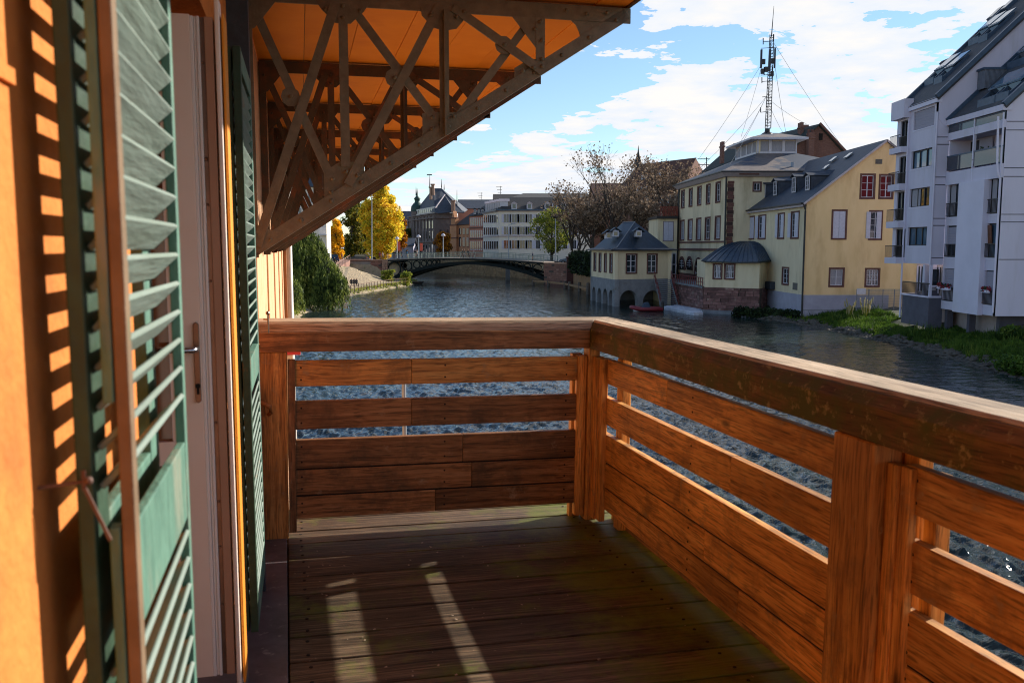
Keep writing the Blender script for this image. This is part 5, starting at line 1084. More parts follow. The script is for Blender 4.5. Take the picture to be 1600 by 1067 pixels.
roof_loggia(XB_, ZB2, 1540, 165, 2.2, 2); roof_loggia(XB_, ZB2, 1562, 158, 2.0, 2); roof_loggia(XB_, ZB2, 1588, 105, 2.4, 2)
# fluted balcony front on the section 1 gable
q0 = gb.rect(1527, 113, 1568, 142); mb = MB()
n = 22
for k in range(n): u = q0[0]+(q0[1]-q0[0])*k/n; mb.box(u, u+(q0[1]-q0[0])/n*.7, -1.0, -.95, q0[2], q0[3])
mb.box(q0[0], q0[1], -.95, -.9, q0[2], q0[3]-.1); mb.box(q0[0], q0[0]+.05, -.9, 0, q0[2], q0[3]); part('fluted_balcony', mb, mat('grey_cladding', '#6c727e', '#5e646f', scale=4, rough=.6), wb, frame=gb.M)
part('balcony_cap', MB().box(q0[0]-.1, q0[1]+.1, -1.05, 0, q0[3], q0[3]+.15), M_blue, wb, frame=gb.M)
# ------------------------------------------------------------------ bridge
bA, bB = V(P(606, 405, 178).x, 178, 0), V(P(850, 410, 168).x, 168, 0)
br = thing('arch_bridge', 'dark green iron arch bridge over the river with pale stone abutments', 'bridge', (bA.x, bA.y, WATER))
M_iron = mat('dark_green_iron', '#141f20', '#0f1818', scale=3, rough=.7, spec=.2, third='#1e2b2d', tscale=1.5)
M_deckst = mat('bridge_stone', '#8d8178', '#7b7068', scale=1, rough=.9)
wbr = Wall((bA.x, bA.y), (bB.x, bB.y)); LB = wbr.L
def dz_(u): f = u/LB; return -1.08*(1-f)-1.42*f+.62*sin(pi*f)**1.0*.9
def az_(u): f = u/LB; z0 = -5.15*(1-f)-4.55*f; return z0+(3.2)*(1-(2*f-1)**2)
NS = 36
for y_ in (0, 4.5, 9.0):
    mb = MB()
    for k in range(NS):
        a, b = LB*k/NS, LB*(k+1)/NS; mb.hexa([(a, y_, az_(a)-.30), (b, y_, az_(b)-.30), (b, y_+.5, az_(b)-.30), (a, y_+.5, az_(a)-.30)], [(a, y_, az_(a)+.25), (b, y_, az_(b)+.25), (b, y_+.5, az_(b)+.25), (a, y_+.5, az_(a)+.25)])
        mb.hexa([(a, y_-.08, az_(a)-.34), (b, y_-.08, az_(b)-.34), (b, y_+.58, az_(b)-.34), (a, y_+.58, az_(a)-.34)], [(a, y_-.08, az_(a)-.24), (b, y_-.08, az_(b)-.24), (b, y_+.58, az_(b)-.24), (a, y_+.58, az_(a)-.24)])
    part('arch_rib', mb, M_iron, br, frame=wbr.M)
mb = MB(); mk = MB()
for k in range(NS):
    a, b = LB*k/NS, LB*(k+1)/NS
    mb.hexa([(a, -.35, dz_(a)-.42), (b, -.35, dz_(b)-.42), (b, 9.9, dz_(b)-.42), (a, 9.9, dz_(a)-.42)], [(a, -.35, dz_(a)-.12), (b, -.35, dz_(b)-.12), (b, 9.9, dz_(b)-.12), (a, 9.9, dz_(a)-.12)])
    mk.hexa([(a, -.45, dz_(a)-.12), (b, -.45, dz_(b)-.12), (b, 10.0, dz_(b)-.12), (a, 10.0, dz_(a)-.12)], [(a, -.45, dz_(a)), (b, -.45, dz_(b)), (b, 10.0, dz_(b)), (a, 10.0, dz_(a))])
part('deck_beam', mb, M_iron, br, frame=wbr.M); part('deck_slab', mk, M_deckst, br, frame=wbr.M)
# spandrel rings that shrink towards the crown
for side in (0, 1):
    u = 1.3; 
    for k in range(7):
        uu = u if side == 0 else LB-u; top = dz_(uu)-.45; bot = az_(uu)+.25; r = (top-bot)/2*.92
        if r < .12: break
        ring = MB(); n = 16; c = (uu, .25, (top+bot)/2)
        for j in range(n):
            a0, a1 = 2*pi*j/n, 2*pi*(j+1)/n
            ring.beam((c[0]+r*cos(a0), .2, c[2]+r*sin(a0)), (c[0]+r*cos(a1), .2, c[2]+r*sin(a1)), .18, .14, (0, 1, 0))
        part('spandrel_ring', ring, M_iron, br, frame=wbr.M)
        part('spandrel_post', MB().box(uu+r*1.05-.06 if side == 0 else uu-r*1.05-.06, uu+r*1.05+.06 if side == 0 else uu-r*1.05+.06, .1, .3, bot-.3, top), M_iron, br, frame=wbr.M)
        u += r*2.05+.1
# railing
for y_ in (-.3, 9.8):
    r_ = MB(); n = 110
    for k in range(n+1):
        u = LB*k/n; big = k % 10 == 0; w_ = .045 if big else .013; r_.box(u-w_, u+w_, y_-w_, y_+w_, dz_(u), dz_(u)+(1.12 if big else 1.0))
    for k in range(NS):
        a, b = LB*k/NS, LB*(k+1)/NS
        for zz, hh in ((1.0, .09), (.12, .06), (.55, .04)): r_.hexa([(a, y_-.04, dz_(a)+zz), (b, y_-.04, dz_(b)+zz), (b, y_+.04, dz_(b)+zz), (a, y_+.04, dz_(a)+zz)], [(a, y_-.04, dz_(a)+zz+hh), (b, y_-.04, dz_(b)+zz+hh), (b, y_+.04, dz_(b)+zz+hh), (a, y_+.04, dz_(a)+zz+hh)])
    part('railing', r_, mat('pale_iron_railing', '#7c8a80', '#6c7a72', scale=3, rough=.6), br, frame=wbr.M)
# abutments of sandstone blocks
M_sandp = mat('pale_sandstone', '#a88670', '#967562', scale=3, rough=.9, bump=.4, third='#8a7466', tscale=1, rand=.14)
M_sandl = mat('sandstone_wall', '#8c6455', '#7a5548', scale=3, rough=.9, bump=.4, third='#9c8070', tscale=1, rand=.16)
wp = Wall((P(597, 405, 178).x, 177.7), (bA.x, 177.7)); blockwall(br, wp, -6, -1.05, 0, wp.L, hh=.4, bl=.8, out=.15, m=M_sandp, seed=21)
wq_ = Wall((P(528, 408, 180).x, 180), (P(597, 408, 178).x, 178)); blockwall(br, wq_, -6, -1.3, 0, wq_.L, hh=.38, bl=1.0, out=.02, m=M_sandl, seed=22)
part('coping', MB().box(0, wq_.L, -.2, .6, -1.3, -1.05), M_sandp, br, frame=wq_.M)
wr_ = Wall((bB.x, 168), (P(887, 415, 163).x, 163)); blockwall(br, wr_, -6, -1.75, 0, wr_.L, hh=.38, bl=.9, out=.02, m=M_sandl, seed=23)
part('coping', MB().box(0, wr_.L, -.2, .6, -1.75, -1.5), M_sandp, br, frame=wr_.M)
part('pier', MB().box(P(790, 430, 190).x, P(797, 430, 190).x, 186, 190, -6, -2.4), M_conc, br)

# quay wall beyond the bridge
qv = [V(11.5, 176, 0), V(2.8, 178.6, 0)]
qw = thing('quay_wall', 'long stained stone quay wall seen under the bridge arch', 'wall', (2.8, 178, WATER))
M_quay = mat('stained_quay_stone', '#a38c68', '#806c50', scale=.8, rough=.95, bump=.4, third='#5a4a38', tscale=.5, rand=.1)
wqq = Wall((-31, 262), (13, 176.5)); mbq = MB(); mbq.box(0, wqq.L, .2, 1.2, -6.5, -1.7); part('wall_core', mbq, M_quay, qw, frame=wqq.M)
for k in range(24): u = wqq.L*k/24; 
for r_ in range(6):
    for k in range(30):
        u = wqq.L*(k+.5*(r_ % 2))/30; me = unit_box(wqq.L/30-.1, .3, .68, M_quay, 0, 'quay_block'); inst('quay_block', me, qw, wqq.M @ Matrix.Translation((u+wqq.L/60, .12+random.uniform(-.03, .03), -6.1+.72*r_)))
part('coping', MB().box(0, wqq.L, -.1, 1.3, -1.7, -1.45), M_deckst, qw, frame=wqq.M)

# ------------------------------------------------------------------ far buildings
def fwin(w, r, parent, sh=False, m=None, fr=True):
    u0, u1, z0, z1 = w.rect(*r)
    t = part('window', MB().box(u0-.08, u1+.08, -.07, -.0, z0-.16, z1+.10), m or M_frame, parent, frame=w.M)
    part('pane', MB().box(u0, (u0+u1)/2-.05, -.10, -.07, z0, z1).box((u0+u1)/2+.05, u1, -.10, -.07, z0, z1), M_glass, t, frame=w.M)
    if sh:
        hw = (u1-u0)*.42; part('shutters', MB().box(u0-.1-hw, u0-.1, -.13, -.0, z0, z1).box(u1+.1, u1+.1+hw, -.13, -.0, z0, z1), M_shut, t, frame=w.M)
def fdorm(parent, x0, y0, x1, y1, D, m, mr):
    p0 = P(x0, y1, D); p1 = P(x1, y0, D); w_ = p1.x-p0.x; c = (p0.x+p1.x)/2
    t = bpy.data.objects.new('dormer', None); put(t, parent, Matrix.Translation(p0))
    zt = p0.z+(p1.z-p0.z)*.72
    part('cheeks', MB().box(p0.x, p1.x, D, D+2.2, p0.z, zt), m, t); part('pane', MB().box(c-w_*.28, c+w_*.28, D-.05, D, p0.z+.25, zt-.15), M_glass, t)
    part('dormer_roof', MB().prism([(p0.x-.15, D-.15, zt), (p1.x+.15, D-.15, zt), (c, D-.15, p1.z)], (0, 2.4, 0)), mr, t)
M_fwht = mat('far_white_render', '#ddd6c8', '#d4ccbe', scale=.3, rough=.9, third='#c8c0b2', tscale=.15)
M_droof = mat('dark_brown_roof', '#3b3a3a', '#302f31', scale=1.5, rough=.8, bump=.4, third='#4a4038', tscale=.4)
M_roof2 = mat('slate_grey_roof', '#454c58', '#39404b', scale=1.5, rough=.7, bump=.4, third='#3a3632', tscale=.5)
fw = thing('white_corner_block', 'long four storey white block with dark mansard roof and arched dormers beyond the bridge', 'building', (P(780, 400, 215).x, 215, -1.5))
cX = P(780, 400, 215).x; rX = P(925, 400, 215).x; lX = P(755, 400, 234).x; fe = P(780, 328.5, 215).z
wR = Wall((cX, 215), (rX, 215)); wLf = Wall((lX, 234), (cX, 215))
part('wall', wR.build(MB(), -2.5, [(0, fe), (wR.L, fe)]), M_fwht, fw, frame=wR.M); part('wall', wLf.build(MB(), -2.5, [(0, fe), (wLf.L, fe)]), M_fwht, fw, frame=wLf.M)
for ri, (ya, yb) in enumerate(((335, 347.6), (354.5, 366.6), (375.8, 388.6))):
    for (xa, xb) in ((787.6, 794.8), (800, 807.6), (812, 819.8), (824.4, 830.8), (837.7, 843.5), (853, 859.7), (866, 872), (880, 886), (894, 900)): fwin(wR, (xa, ya, xb, yb), fw, sh=True)
    for (xa, xb) in ((756.4, 758.2), (759.7, 761.6), (762.9, 765), (766, 768), (769.2, 771.4), (772.7, 775), (776.2, 778.6)): fwin(wLf, (xa, ya+1.2, xb, yb+.6), fw)
for yy in (369, 330): z = wR.hit(800, yy)[1]; part('string_course', MB().box(-.1, wR.L, -.25, 0, z-.12, z+.12), M_trim, fw, frame=wR.M); part('string_course', MB().box(0, wLf.L, -.25, 0, z-.12, z+.12), M_trim, fw, frame=wLf.M)
fr1 = P(800, 308.5, 221).z
rf = MB(); slab(rf, [(cX-.5, 214.5, fe), (rX, 214.5, fe), (rX, 221, fr1), (cX+3.0, 221, fr1)]); slab(rf, [(cX-.5, 214.5, fe), (cX+3, 221, fr1), (lX+4, 238, fr1), (lX-.5, 236, fe)]); slab(rf, [(cX+3, 221, fr1), (rX, 221, fr1), (rX, 230, fr1+1.5), (cX+6, 230, fr1+1.5)]); part('roof', rf, M_droof, fw)
part('gutter', MB().beam((cX-.6, 214.4, fe), (rX, 214.4, fe), .3, .3).beam((cX-.6, 214.4, fe), (lX-.6, 235, fe), .3, .3), M_seam, fw)
for (xa, xb) in ((799, 807.6), (823, 831.4), (851, 859.4), (862.7, 871), (876, 884), (899, 909)): fdorm(fw, xa, 315, xb, 327, 214.9, M_frame, M_trim)
for k in range(7):
    f = (k+.5)/7; D = 216+16*f; xx = cX+(lX-cX)*f; p = V(xx+.9, D, fe+.2); t = part('dormer', MB().box(p.x-.5, p.x+1.5, p.y-.8, p.y+.8, p.z, p.z+2.0), M_frame, fw)
    part('dormer_roof', MB().prism([(p.x-.7, p.y-1.0, p.z+2.0), (p.x-.7, p.y+1.0, p.z+2.0), (p.x-.7, p.y, p.z+2.6)], (2.6, 0, 0)), M_trim, t); part('pane', MB().box(p.x-.56, p.x-.5, p.y-.4, p.y+.4, p.z+.4, p.z+1.7), M_glass, t)
def block(nm, label, x0, x1, D, yt, z0=-2, depth=10, m=None, mr=None, ridge=None, D2=None, cat='building', origin=None):
    D2 = D2 or D; a = (P(x0, 400, D).x, D); b = (P(x1, 400, D2).x, D2); w = Wall(a, b); zt = w.hit((x0+x1)/2, yt)[1]
    t = thing(nm, label, cat, (a[0], D, z0)); part('wall', w.build(MB(), z0, [(0, zt), (w.L, zt)]), m, t, frame=w.M)
    part('wall', MB().box(0, .3, .36, depth, z0, zt).box(w.L-.3, w.L, .36, depth, z0, zt), m, t, frame=w.M)
    if ridge:
        zr = w.hit((x0+x1)/2, ridge)[1]*1.0; dr = .5*depth; zr = 1.5+(zr-1.5)*(D+dr)/D
        mb = MB(); slab(mb, [(-.4, -.5, zt), (w.L+.4, -.5, zt), (w.L+.4, dr, zr), (-.4, dr, zr)]); slab(mb, [(-.4, depth+.5, zt), (w.L+.4, depth+.5, zt), (w.L+.4, dr, zr), (-.4, dr, zr)]); part('roof', mb, mr, t, frame=w.M)
        part('gable', MB().prism([(.05, .1, zt), (.05, depth-.1, zt), (.05, dr, zr-.2)], (.25, 0, 0)).prism([(w.L-.3, .1, zt), (w.L-.3, depth-.1, zt), (w.L-.3, dr, zr-.2)], (.25, 0, 0)), m, t, frame=w.M)
    return t, w, zt
M_salm = mat('salmon_render', '#b87a62', '#a96e58', scale=.4, rough=.9); M_orng = mat('orange_render', '#bd8660', '#ae7a56', scale=.4, rough=.9)
sl, wsl, zt_ = block('salmon_house', 'salmon pink terraced house between the white block and the gabled house', 733.5, 755.5, 243, 337, m=M_salm, mr=M_droof, ridge=320, D2=234)
for ya, yb in ((341, 352), (360.5, 370.5), (377.5, 390)):
    for k in range(6): xa = 735.5+k*3.3; fwin(wsl, (xa, ya, xa+1.7, yb), sl)
for yy in (356, 373): z = wsl.hit(745, yy)[1]; part('string_course', MB().box(0, wsl.L, -.2, 0, z-.15, z+.15), M_sand, sl, frame=wsl.M)
for xx in (742, 748.5, 754): fdorm(sl, xx-1.8, 324.5, xx+1.8, 335, 238, M_frame, M_droof)
og, wog, zt_ = block('orange_gabled_house', 'orange house with a tall stepped ornamental gable beyond the bridge', 714, 734, 250, 351, m=M_orng, mr=M_droof, ridge=333, D2=244)
for ya, yb in ((357, 366), (371, 385)):
    for k in range(3): xa = 717.5+k*6; fwin(wog, (xa, ya, xa+3.0, yb), og, m=M_sand)
wt = Wall((P(704.5, 400, 251).x, 251), (P(714.5, 400, 249).x, 249)); z1 = wt.hit(709, 352)[1]; z2 = wt.hit(709, 341)[1]; z3 = wt.hit(709, 330)[1]
mb = MB(); L_ = wt.L; mb.box(0, L_, -.3, 1, -2, z1); mb.box(L_*.18, L_*.82, -.3, 1, z1, z2); mb.prism([(L_*.28, -.3, z2), (L_*.72, -.3, z2), (L_*.5, -.3, z3)], (0, 1.3, 0)); part('ornamental_gable', mb, M_orng, og, frame=wt.M)
mb = MB()
for z in (z1, z2, wt.hit(709, 372)[1]): mb.box(-.15, L_+.15, -.45, .2, z-.15, z+.15)
part('stone_bands', mb, M_sand, og, frame=wt.M)
for ya, yb in ((357, 366), (371, 385), (391, 396)): fwin(wt, (707, ya, 711, yb), og, m=M_sand)
fwin(wt, (708, 343, 710.5, 348), og, m=M_sand)
# palace of sandstone with slate roofs
pl = thing('sandstone_palace', 'large dark sandstone building with steep slate roofs, chimneys and a small green dome', 'palace', (P(680, 400, 256).x, 256, -2))
M_pal = mat('mauve_sandstone', '#766862', '#655853', scale=.8, rough=.9, bump=.3, third='#857970', tscale=.3)
pc_ = (P(680, 400, 256).x, 256); pr_ = (P(709, 400, 259).x, 259); pl_ = (P(639.5, 400, 290).x, 290)
wPL = Wall(pl_, pc_); wPR = Wall(pc_, pr_); pe = wPR.hit(690, 333.5)[1]
part('wall', wPL.build(MB(), -2, [(0, pe), (wPL.L, pe)]), M_pal, pl, frame=wPL.M); part('wall', wPR.build(MB(), -2, [(0, pe), (wPR.L, pe)]), M_pal, pl, frame=wPR.M)
for ya, yb in ((345, 357), (361, 373), (382, 397)):
    for k in range(8): xa = 643+k*4.6; fwin(wPL, (xa, ya+(8-k)*.25, xa+1.9, yb+(8-k)*.05), pl, m=M_pal)
    if ya != 361: 
        for xx in (687, 698): fwin(wPR, (xx, ya+14 if ya == 345 else ya, xx+2.4, (yb+7) if ya == 345 else yb), pl, m=M_pal)
for k in range(9): u = wPL.L*k/8; part('pilaster', MB().box(max(0, u-.3), min(wPL.L, u+.3), -.3, 0, wPL.hit(660, 377)[1], pe-.6), M_pal, pl, frame=wPL.M)
for z in (pe, pe-1.2, wPL.hit(660, 378)[1]): part('cornice', MB().box(-.3, wPL.L+.3, -.55, 0, z-.2, z+.15), M_pal, pl, frame=wPL.M); part('cornice', MB().box(0, wPR.L, -.55, 0, z-.2, z+.15), M_pal, pl, frame=wPR.M)
za = wPR.hit(680, 322)[1]; part('attic_storey', MB().box(wPL.L*.22, wPL.L*.93, .6, 5, pe+.15, za), M_fwht, pl, frame=wPL.M)
for k in range(9): u = wPL.L*(.25+.07*k); part('pane', MB().box(u, u+1.2, .52, .6, pe+.7, za-.4), M_glass, pl, frame=wPL.M)
zr_ = P(682, 294.5, 268).z; r0, r1 = V(P(677, 295, 268).x, 268, zr_), V(P(690, 295, 268).x, 268, zr_)
b0, b1, b2, b3 = V(pl_[0]+2.5, 288, pe+2.0), V(pc_[0], 256.5, pe+.3), V(pr_[0]+3, 259.5, pe+.3), V(pr_[0]+3, 282, pe+2)
rf = MB(); slab(rf, [b0, b1, r0]); slab(rf, [b1, b2, r1, r0]); slab(rf, [b2, b3, r1]); slab(rf, [b3, b0, r0, r1]); part('roof', rf, M_roof2, pl)
p0, p1, p2 = P(679, 334, 255.5), P(712, 331, 257), P(695, 306, 260); rf = MB(); slab(rf, [p0, p1, p2]); slab(rf, [p0, p2, p2+V(-3, 12, 0)]); slab(rf, [p1, p1+V(0, 12, 0), p2+V(-3, 12, 0), p2]); part('roof', rf, M_roof2, pl)
part('hip_flashing', MB().beam(P(680, 325, 256), P(695, 304, 260), .3, .3), M_trim, pl)
for (xa, xb, ya, yb, D) in ((671, 674.5, 292, 312, 262), (674, 678, 287.5, 305, 262), (705, 710.5, 313, 332, 256)): a = P(xa, yb, D); b = P(xb, ya, D); part('chimney', MB().box(a.x, b.x, D, D+1.4, a.z, b.z).box(a.x-.2, b.x+.2, D-.2, D+1.6, b.z-.3, b.z), M_sandp, pl)
q = P(652, 326, 284); M_verd = mat('verdigris_copper', '#24463f', '#1d3a35', scale=1, rough=.6); part('dome', MB().lathe((q.x, q.y, q.z-1), [(2.0, 0), (2.1, .4), (1.9, 1.7), (1.1, 2.7), (.8, 2.9), (.8, 3.7), (1.1, 3.9), (.8, 4.4), (.3, 4.9), (.2, 6.0), (.05, 7.4)], 12), M_verd, pl, smooth=True)
part('turret', MB().lathe((q.x, q.y, -2), [(1.95, 0), (1.95, q.z+1.5)], 12), M_pal, pl)
for (xx, ya, yb, D) in ((671.5, 272, 294, 262), (690, 280, 294, 268), (694, 288, 297, 268), (714, 297, 322, 258), (650, 292, 306, 284)): part('finial', MB().tube([P(xx, yb, D), P(xx, ya, D)], [.16, .04], 5), M_black, pl)
part('weather_vane', MB().box(P(667, 273, 262).x, P(675, 273, 262).x, 261.9, 262, P(670, 274, 262).z, P(670, 272.5, 262).z), M_black, pl)
# roofs behind
_, _, _ = block('long_dark_roof', 'long dark roofed building behind the white block', 772, 900, 262, 315, depth=12, m=M_salm, mr=M_droof, ridge=303.5)
_, _, _ = block('slate_roofed_building', 'grey slate roofed building between the palace and the white block', 716, 774, 300, 326, depth=14, m=M_salm, mr=M_roof2, ridge=312)
a_, w_, z_ = block('dark_left_building', 'dark roofed house left of the palace beyond the yellow trees', 596, 642, 320, 352, depth=14, m=M_conc, mr=M_roof2, ridge=330)
part('chimney', MB().box(P(623, 340, 322).x, P(625.5, 340, 322).x, 322, 323.5, P(624, 340, 322).z, P(624, 322, 322).z), M_sandp, a_)
a_, w_, z_ = block('low_white_building', 'low pale building behind the people at the left end of the bridge', 602, 645, 232, 384, depth=8, m=M_plinth, mr=M_roof2, ridge=372)
for xx in (607, 622, 634): fwin(w_, (xx, 390, xx+4, 398), a_)
# building behind the willow on the left bank
lb, wlb, ztl = block('cream_riverside_house', 'pale house with white balcony behind the weeping willow', 418, 511, 128, 292, z0=-6, depth=3, m=M_fwht, mr=M_roof2, ridge=262)
for ya, yb in ((302, 316), (326, 340), (352, 368)):
    for xx in (425, 445, 464, 482): fwin(wlb, (xx, ya, xx+6, yb), lb, sh=False)
u0, u1, z0, z1 = wlb.rect(500, 349, 510, 366); mb = MB().box(u0, u1+.2, -.9, 0, z0-.15, z0)
for k in range(9): mb.box(u0+(u1-u0)*k/8, u0+(u1-u0)*k/8+.04, -.9, -.86, z0, z0+1)
mb.box(u0, u1+.2, -.92, -.85, z0+1, z0+1.06); part('balcony', mb, M_frame, lb, frame=wlb.M)
# the two houses behind the villa
bg = thing('brick_gabled_house', 'tall brick gabled house with dark roof and chimneys behind the villa', 'house', (P(1279, 385, 140).x, 140, -3))
M_brick = mat('old_brick', '#7c5a50', '#66483f', scale=5, rough=.95, bump=.5, bscale=25, third='#8e7264', tscale=1.1, stretch=(1, 1, 2.5))
A_ = P(1279, 196.5, 140); Rr = P(1318, 238, 140); Lr = P(1218, 252, 140)
part('gable', MB().prism([(Lr.x, 140, -3), (Rr.x+4, 140, -3), (Rr.x+4, 140, Rr.z-4.5), (A_.x, 140, A_.z), (Lr.x, 140, Lr.z)], (0, .6, 0)), M_brick, bg)
R2_ = P(1146, 224.5, 166); E2 = P(1092, 272, 160); rf = MB(); slab(rf, [(Lr.x-4, 139.5, Lr.z-3.4), A_+V(0, -.5, .2), R2_, E2]); slab(rf, [A_+V(0, -.5, .2), (Rr.x+4.4, 139.5, Rr.z-4.5), (Rr.x, 170, Rr.z-3), R2_]); slab(rf, [E2, R2_, (Rr.x-8, 172, E2.z)]); part('roof', rf, mat('dark_green_roof', '#333c38', '#29312e', scale=2, rough=.8, bump=.4, third='#3e3a34', tscale=.5), bg)
part('verge_tiles', MB().beam(A_+V(0, -.55, .3), (Rr.x+4.4, 139.4, Rr.z-4.3), .3, .3), M_sand, bg)
u_ = P(1283, 213, 139.8); part('window', MB().box(u_.x-.25, u_.x+.25, 139.85, 140, u_.z-.6, u_.z+.4), M_dark, bg)
for (xa, xb, ya, yb, D) in ((1248, 1254, 192, 226, 142), (1254, 1262, 196, 214, 145), (1261, 1271, 208, 246, 139), (1126, 1131, 222, 246, 150)): a = P(xa, yb, D); b = P(xb, ya, D); part('chimney', MB().box(a.x, b.x, D-.6, D+.8, a.z-1, b.z).box(a.x-.12, b.x+.12, D-.72, D+.92, b.z-.9, b.z-.7), M_brick, bg)
for xa, xb in ((1261, 1266), (1266.5, 1271)): a = P(xa, 210, 139); b = P(xb, 207, 139); part('chimney_pot', MB().tube([(a.x/2+b.x/2, 139, a.z-.3), (a.x/2+b.x/2, 139, b.z+.4)], .22, 8), M_sand, bg)
rh = thing('red_roofed_hall', 'large hall with red tiled roof, dormers and thin spire behind bare trees', 'hall', (P(1030, 385, 170).x, 170, -3))
M_redr = mat('red_tile_roof', '#6a4638', '#56382e', scale=2, rough=.85, bump=.5, third='#4a3a34', tscale=.6)
a0, a1 = P(999, 257, 176), P(1088, 246.5, 166); e0, e1 = P(976, 300, 172), P(1062, 297, 160); f1 = P(1106, 282, 172)
rf = MB(); slab(rf, [e0, e1, a1, a0]); slab(rf, [P(960, 300, 184), e0, a0]); part('roof', rf, M_redr, rh)
part('gable', MB().prism([e1, (f1.x, f1.y, f1.z), a1+V(0, 0, -.2)], (.1, .4, 0)).prism([V(e1.x, e1.y, -3), V(f1.x, f1.y, -3), V(f1.x, f1.y, f1.z), e1], (.1, .4, 0)), M_sandl, rh)
wh = Wall((e0.x, e0.y), (e1.x, e1.y)); part('wall', wh.build(MB(), -3, [(0, e0.z), (wh.L, e1.z)]), M_sandl, rh, frame=wh.M)
for k in range(6): xa = 999+k*11; fwin(wh, (xa, 304+.2*k, xa+5, 316), rh)
for k in range(6): xa = 999+k*11; fwin(wh, (xa, 328, xa+5, 342), rh)
for (xx, yy) in ((1034, 272), (1060, 270), (1008, 276), (1000, 294), (1013, 294), (1024, 295), (1036, 293), (1050, 291)): fdorm(rh, xx-3.2, yy-6, xx+3.2, yy+4, 166, M_frame, M_redr)
s_ = P(997, 262, 176); part('spire', MB().lathe((s_.x, s_.y, s_.z), [(.9, 0), (.8, 1), (.35, 2.2), (.15, 3.0), (.03, 4.2)], 8), M_black, rh)
_, _, _ = block('red_roofed_wing', 'lower red roofed wing left of the hall behind the bare trees', 928, 982, 186, 306, depth=10, m=M_sandl, mr=M_redr, ridge=286.5)
# roof antennas
def aerial(px_, y0, y1, D):
    p, q = P(px_, y1, D), P(px_, y0, D); mb = MB().tube([p, q], .07, 5)
    for k, s_ in enumerate((1.3, 1.0, .8)): mb.box(q.x-s_, q.x+s_*.4, q.y-.04, q.y+.04, q.z-.3-k*.8, q.z-.2-k*.8)
    for k in range(4): mb.box(q.x-1.2+k*.4, q.x-1.16+k*.4, q.y-.5, q.y+.5, q.z-.28, q.z-.22)
    return mb
for (x_, ya, yb, D, lab) in ((782, 291, 304, 262, 'thin rooftop aerial above the left end of the long dark roof'), (871, 288, 312, 262, 'tall rooftop aerial above the dormers beside the bare trees'), (752, 301, 313, 300, 'small rooftop aerial above the slate roofed building'), (1104, 246, 262, 130, 'rooftop aerial left of the villa roof')):
    q = P(x_, yb, D); solo('rooftop_aerial', aerial(x_, ya, yb, D), M_black, lab, 'aerial', q, group='rooftop aerials')

# ------------------------------------------------------------------ people
def person_mesh(pose):
    # joints: name -> (x, y, z, radius); facing -y
    J = {'pel': (0, 0, .95, .15), 'sp': (0, 0, 1.15, .14), 'ch': (0, 0, 1.36, .17), 'nk': (0, 0, 1.50, .06), 'hd': (0, -.02, 1.62, .10), 'tp': (0, -.01, 1.74, .08)}
    E_ = [('pel', 'sp'), ('sp', 'ch'), ('ch', 'nk'), ('nk', 'hd'), ('hd', 'tp')]
    sit = pose == 'sit'; st = {'stand': 0.04, 'walk': .26, 'sit': 0}[pose]
    for s, sx in (('l', -1), ('r', 1)):
        J['sh'+s] = (.19*sx, 0, 1.42, .065); J['el'+s] = (.25*sx, .06-.10*sx*(pose == 'walk'), 1.14, .045); J['wr'+s] = (.22*sx, -.10-.16*sx*(pose == 'walk'), .92, .034); J['ha'+s] = (.22*sx, -.14-.17*sx*(pose == 'walk'), .84, .035)
        E_ += [('ch', 'sh'+s), ('sh'+s, 'el'+s), ('el'+s, 'wr'+s), ('wr'+s, 'ha'+s)]
        if sit: J['hp'+s] = (.10*sx, 0, .92, .10); J['kn'+s] = (.13*sx, -.42, .95, .07); J['an'+s] = (.13*sx, -.55, .52, .05); J['ft'+s] = (.14*sx, -.70, .48, .045)
        else: J['hp'+s] = (.10*sx, 0, .88, .105); J['kn'+s] = (.11*sx, -st*sx*.6-.02, .48, .07); J['an'+s] = (.11*sx, -st*sx*1.0+.03, .09, .048); J['ft'+s] = (.13*sx, -st*sx-.12, .04, .045)
        E_ += [('pel', 'hp'+s), ('hp'+s, 'kn'+s), ('kn'+s, 'an'+s), ('an'+s, 'ft'+s)]
    names = list(J); me = bpy.data.meshes.new('person'); me.from_pydata([J[n][:3] for n in names], [(names.index(a), names.index(b)) for a, b in E_], [])
    o = bpy.data.objects.new('tmp', me); col.objects.link(o); sk = o.modifiers.new('s', 'SKIN'); 
    for i, n in enumerate(names): v = me.skin_vertices[0].data[i]; v.radius = (J[n][3], J[n][3]*.8); v.use_root = n == 'pel'
    o.modifiers.new('u', 'SUBSURF').render_levels = 1; o.modifiers['u'].levels = 1
    dg = bpy.context.evaluated_depsgraph_get(); m2 = bpy.data.meshes.new_from_object(o.evaluated_get(dg)); bpy.data.objects.remove(o)
    for p in m2.polygons:
        c = p.center; p.use_smooth = True
        hip = .92
        if c.z > 1.66: mi = 3
        elif c.z > 1.50: mi = 0 if c.y < .03 else 3
        elif abs(c.x) > .15 and c.z < .90 and not sit: mi = 0
        elif c.z > hip and not (sit and c.y < -.1): mi = 1
        else: mi = 2
        p.material_index = mi
    return m2
PM = {k: person_mesh(k) for k in ('stand', 'walk', 'sit')}
M_skin = mat('skin', '#b98a6e', '#a87a60', rough=.6); clr = {}
def cloth(h): return mat('cloth_'+h.strip('#'), h, rough=.85) if False else clr.setdefault(h, mat('cloth_%d' % len(clr), h, rough=.85))
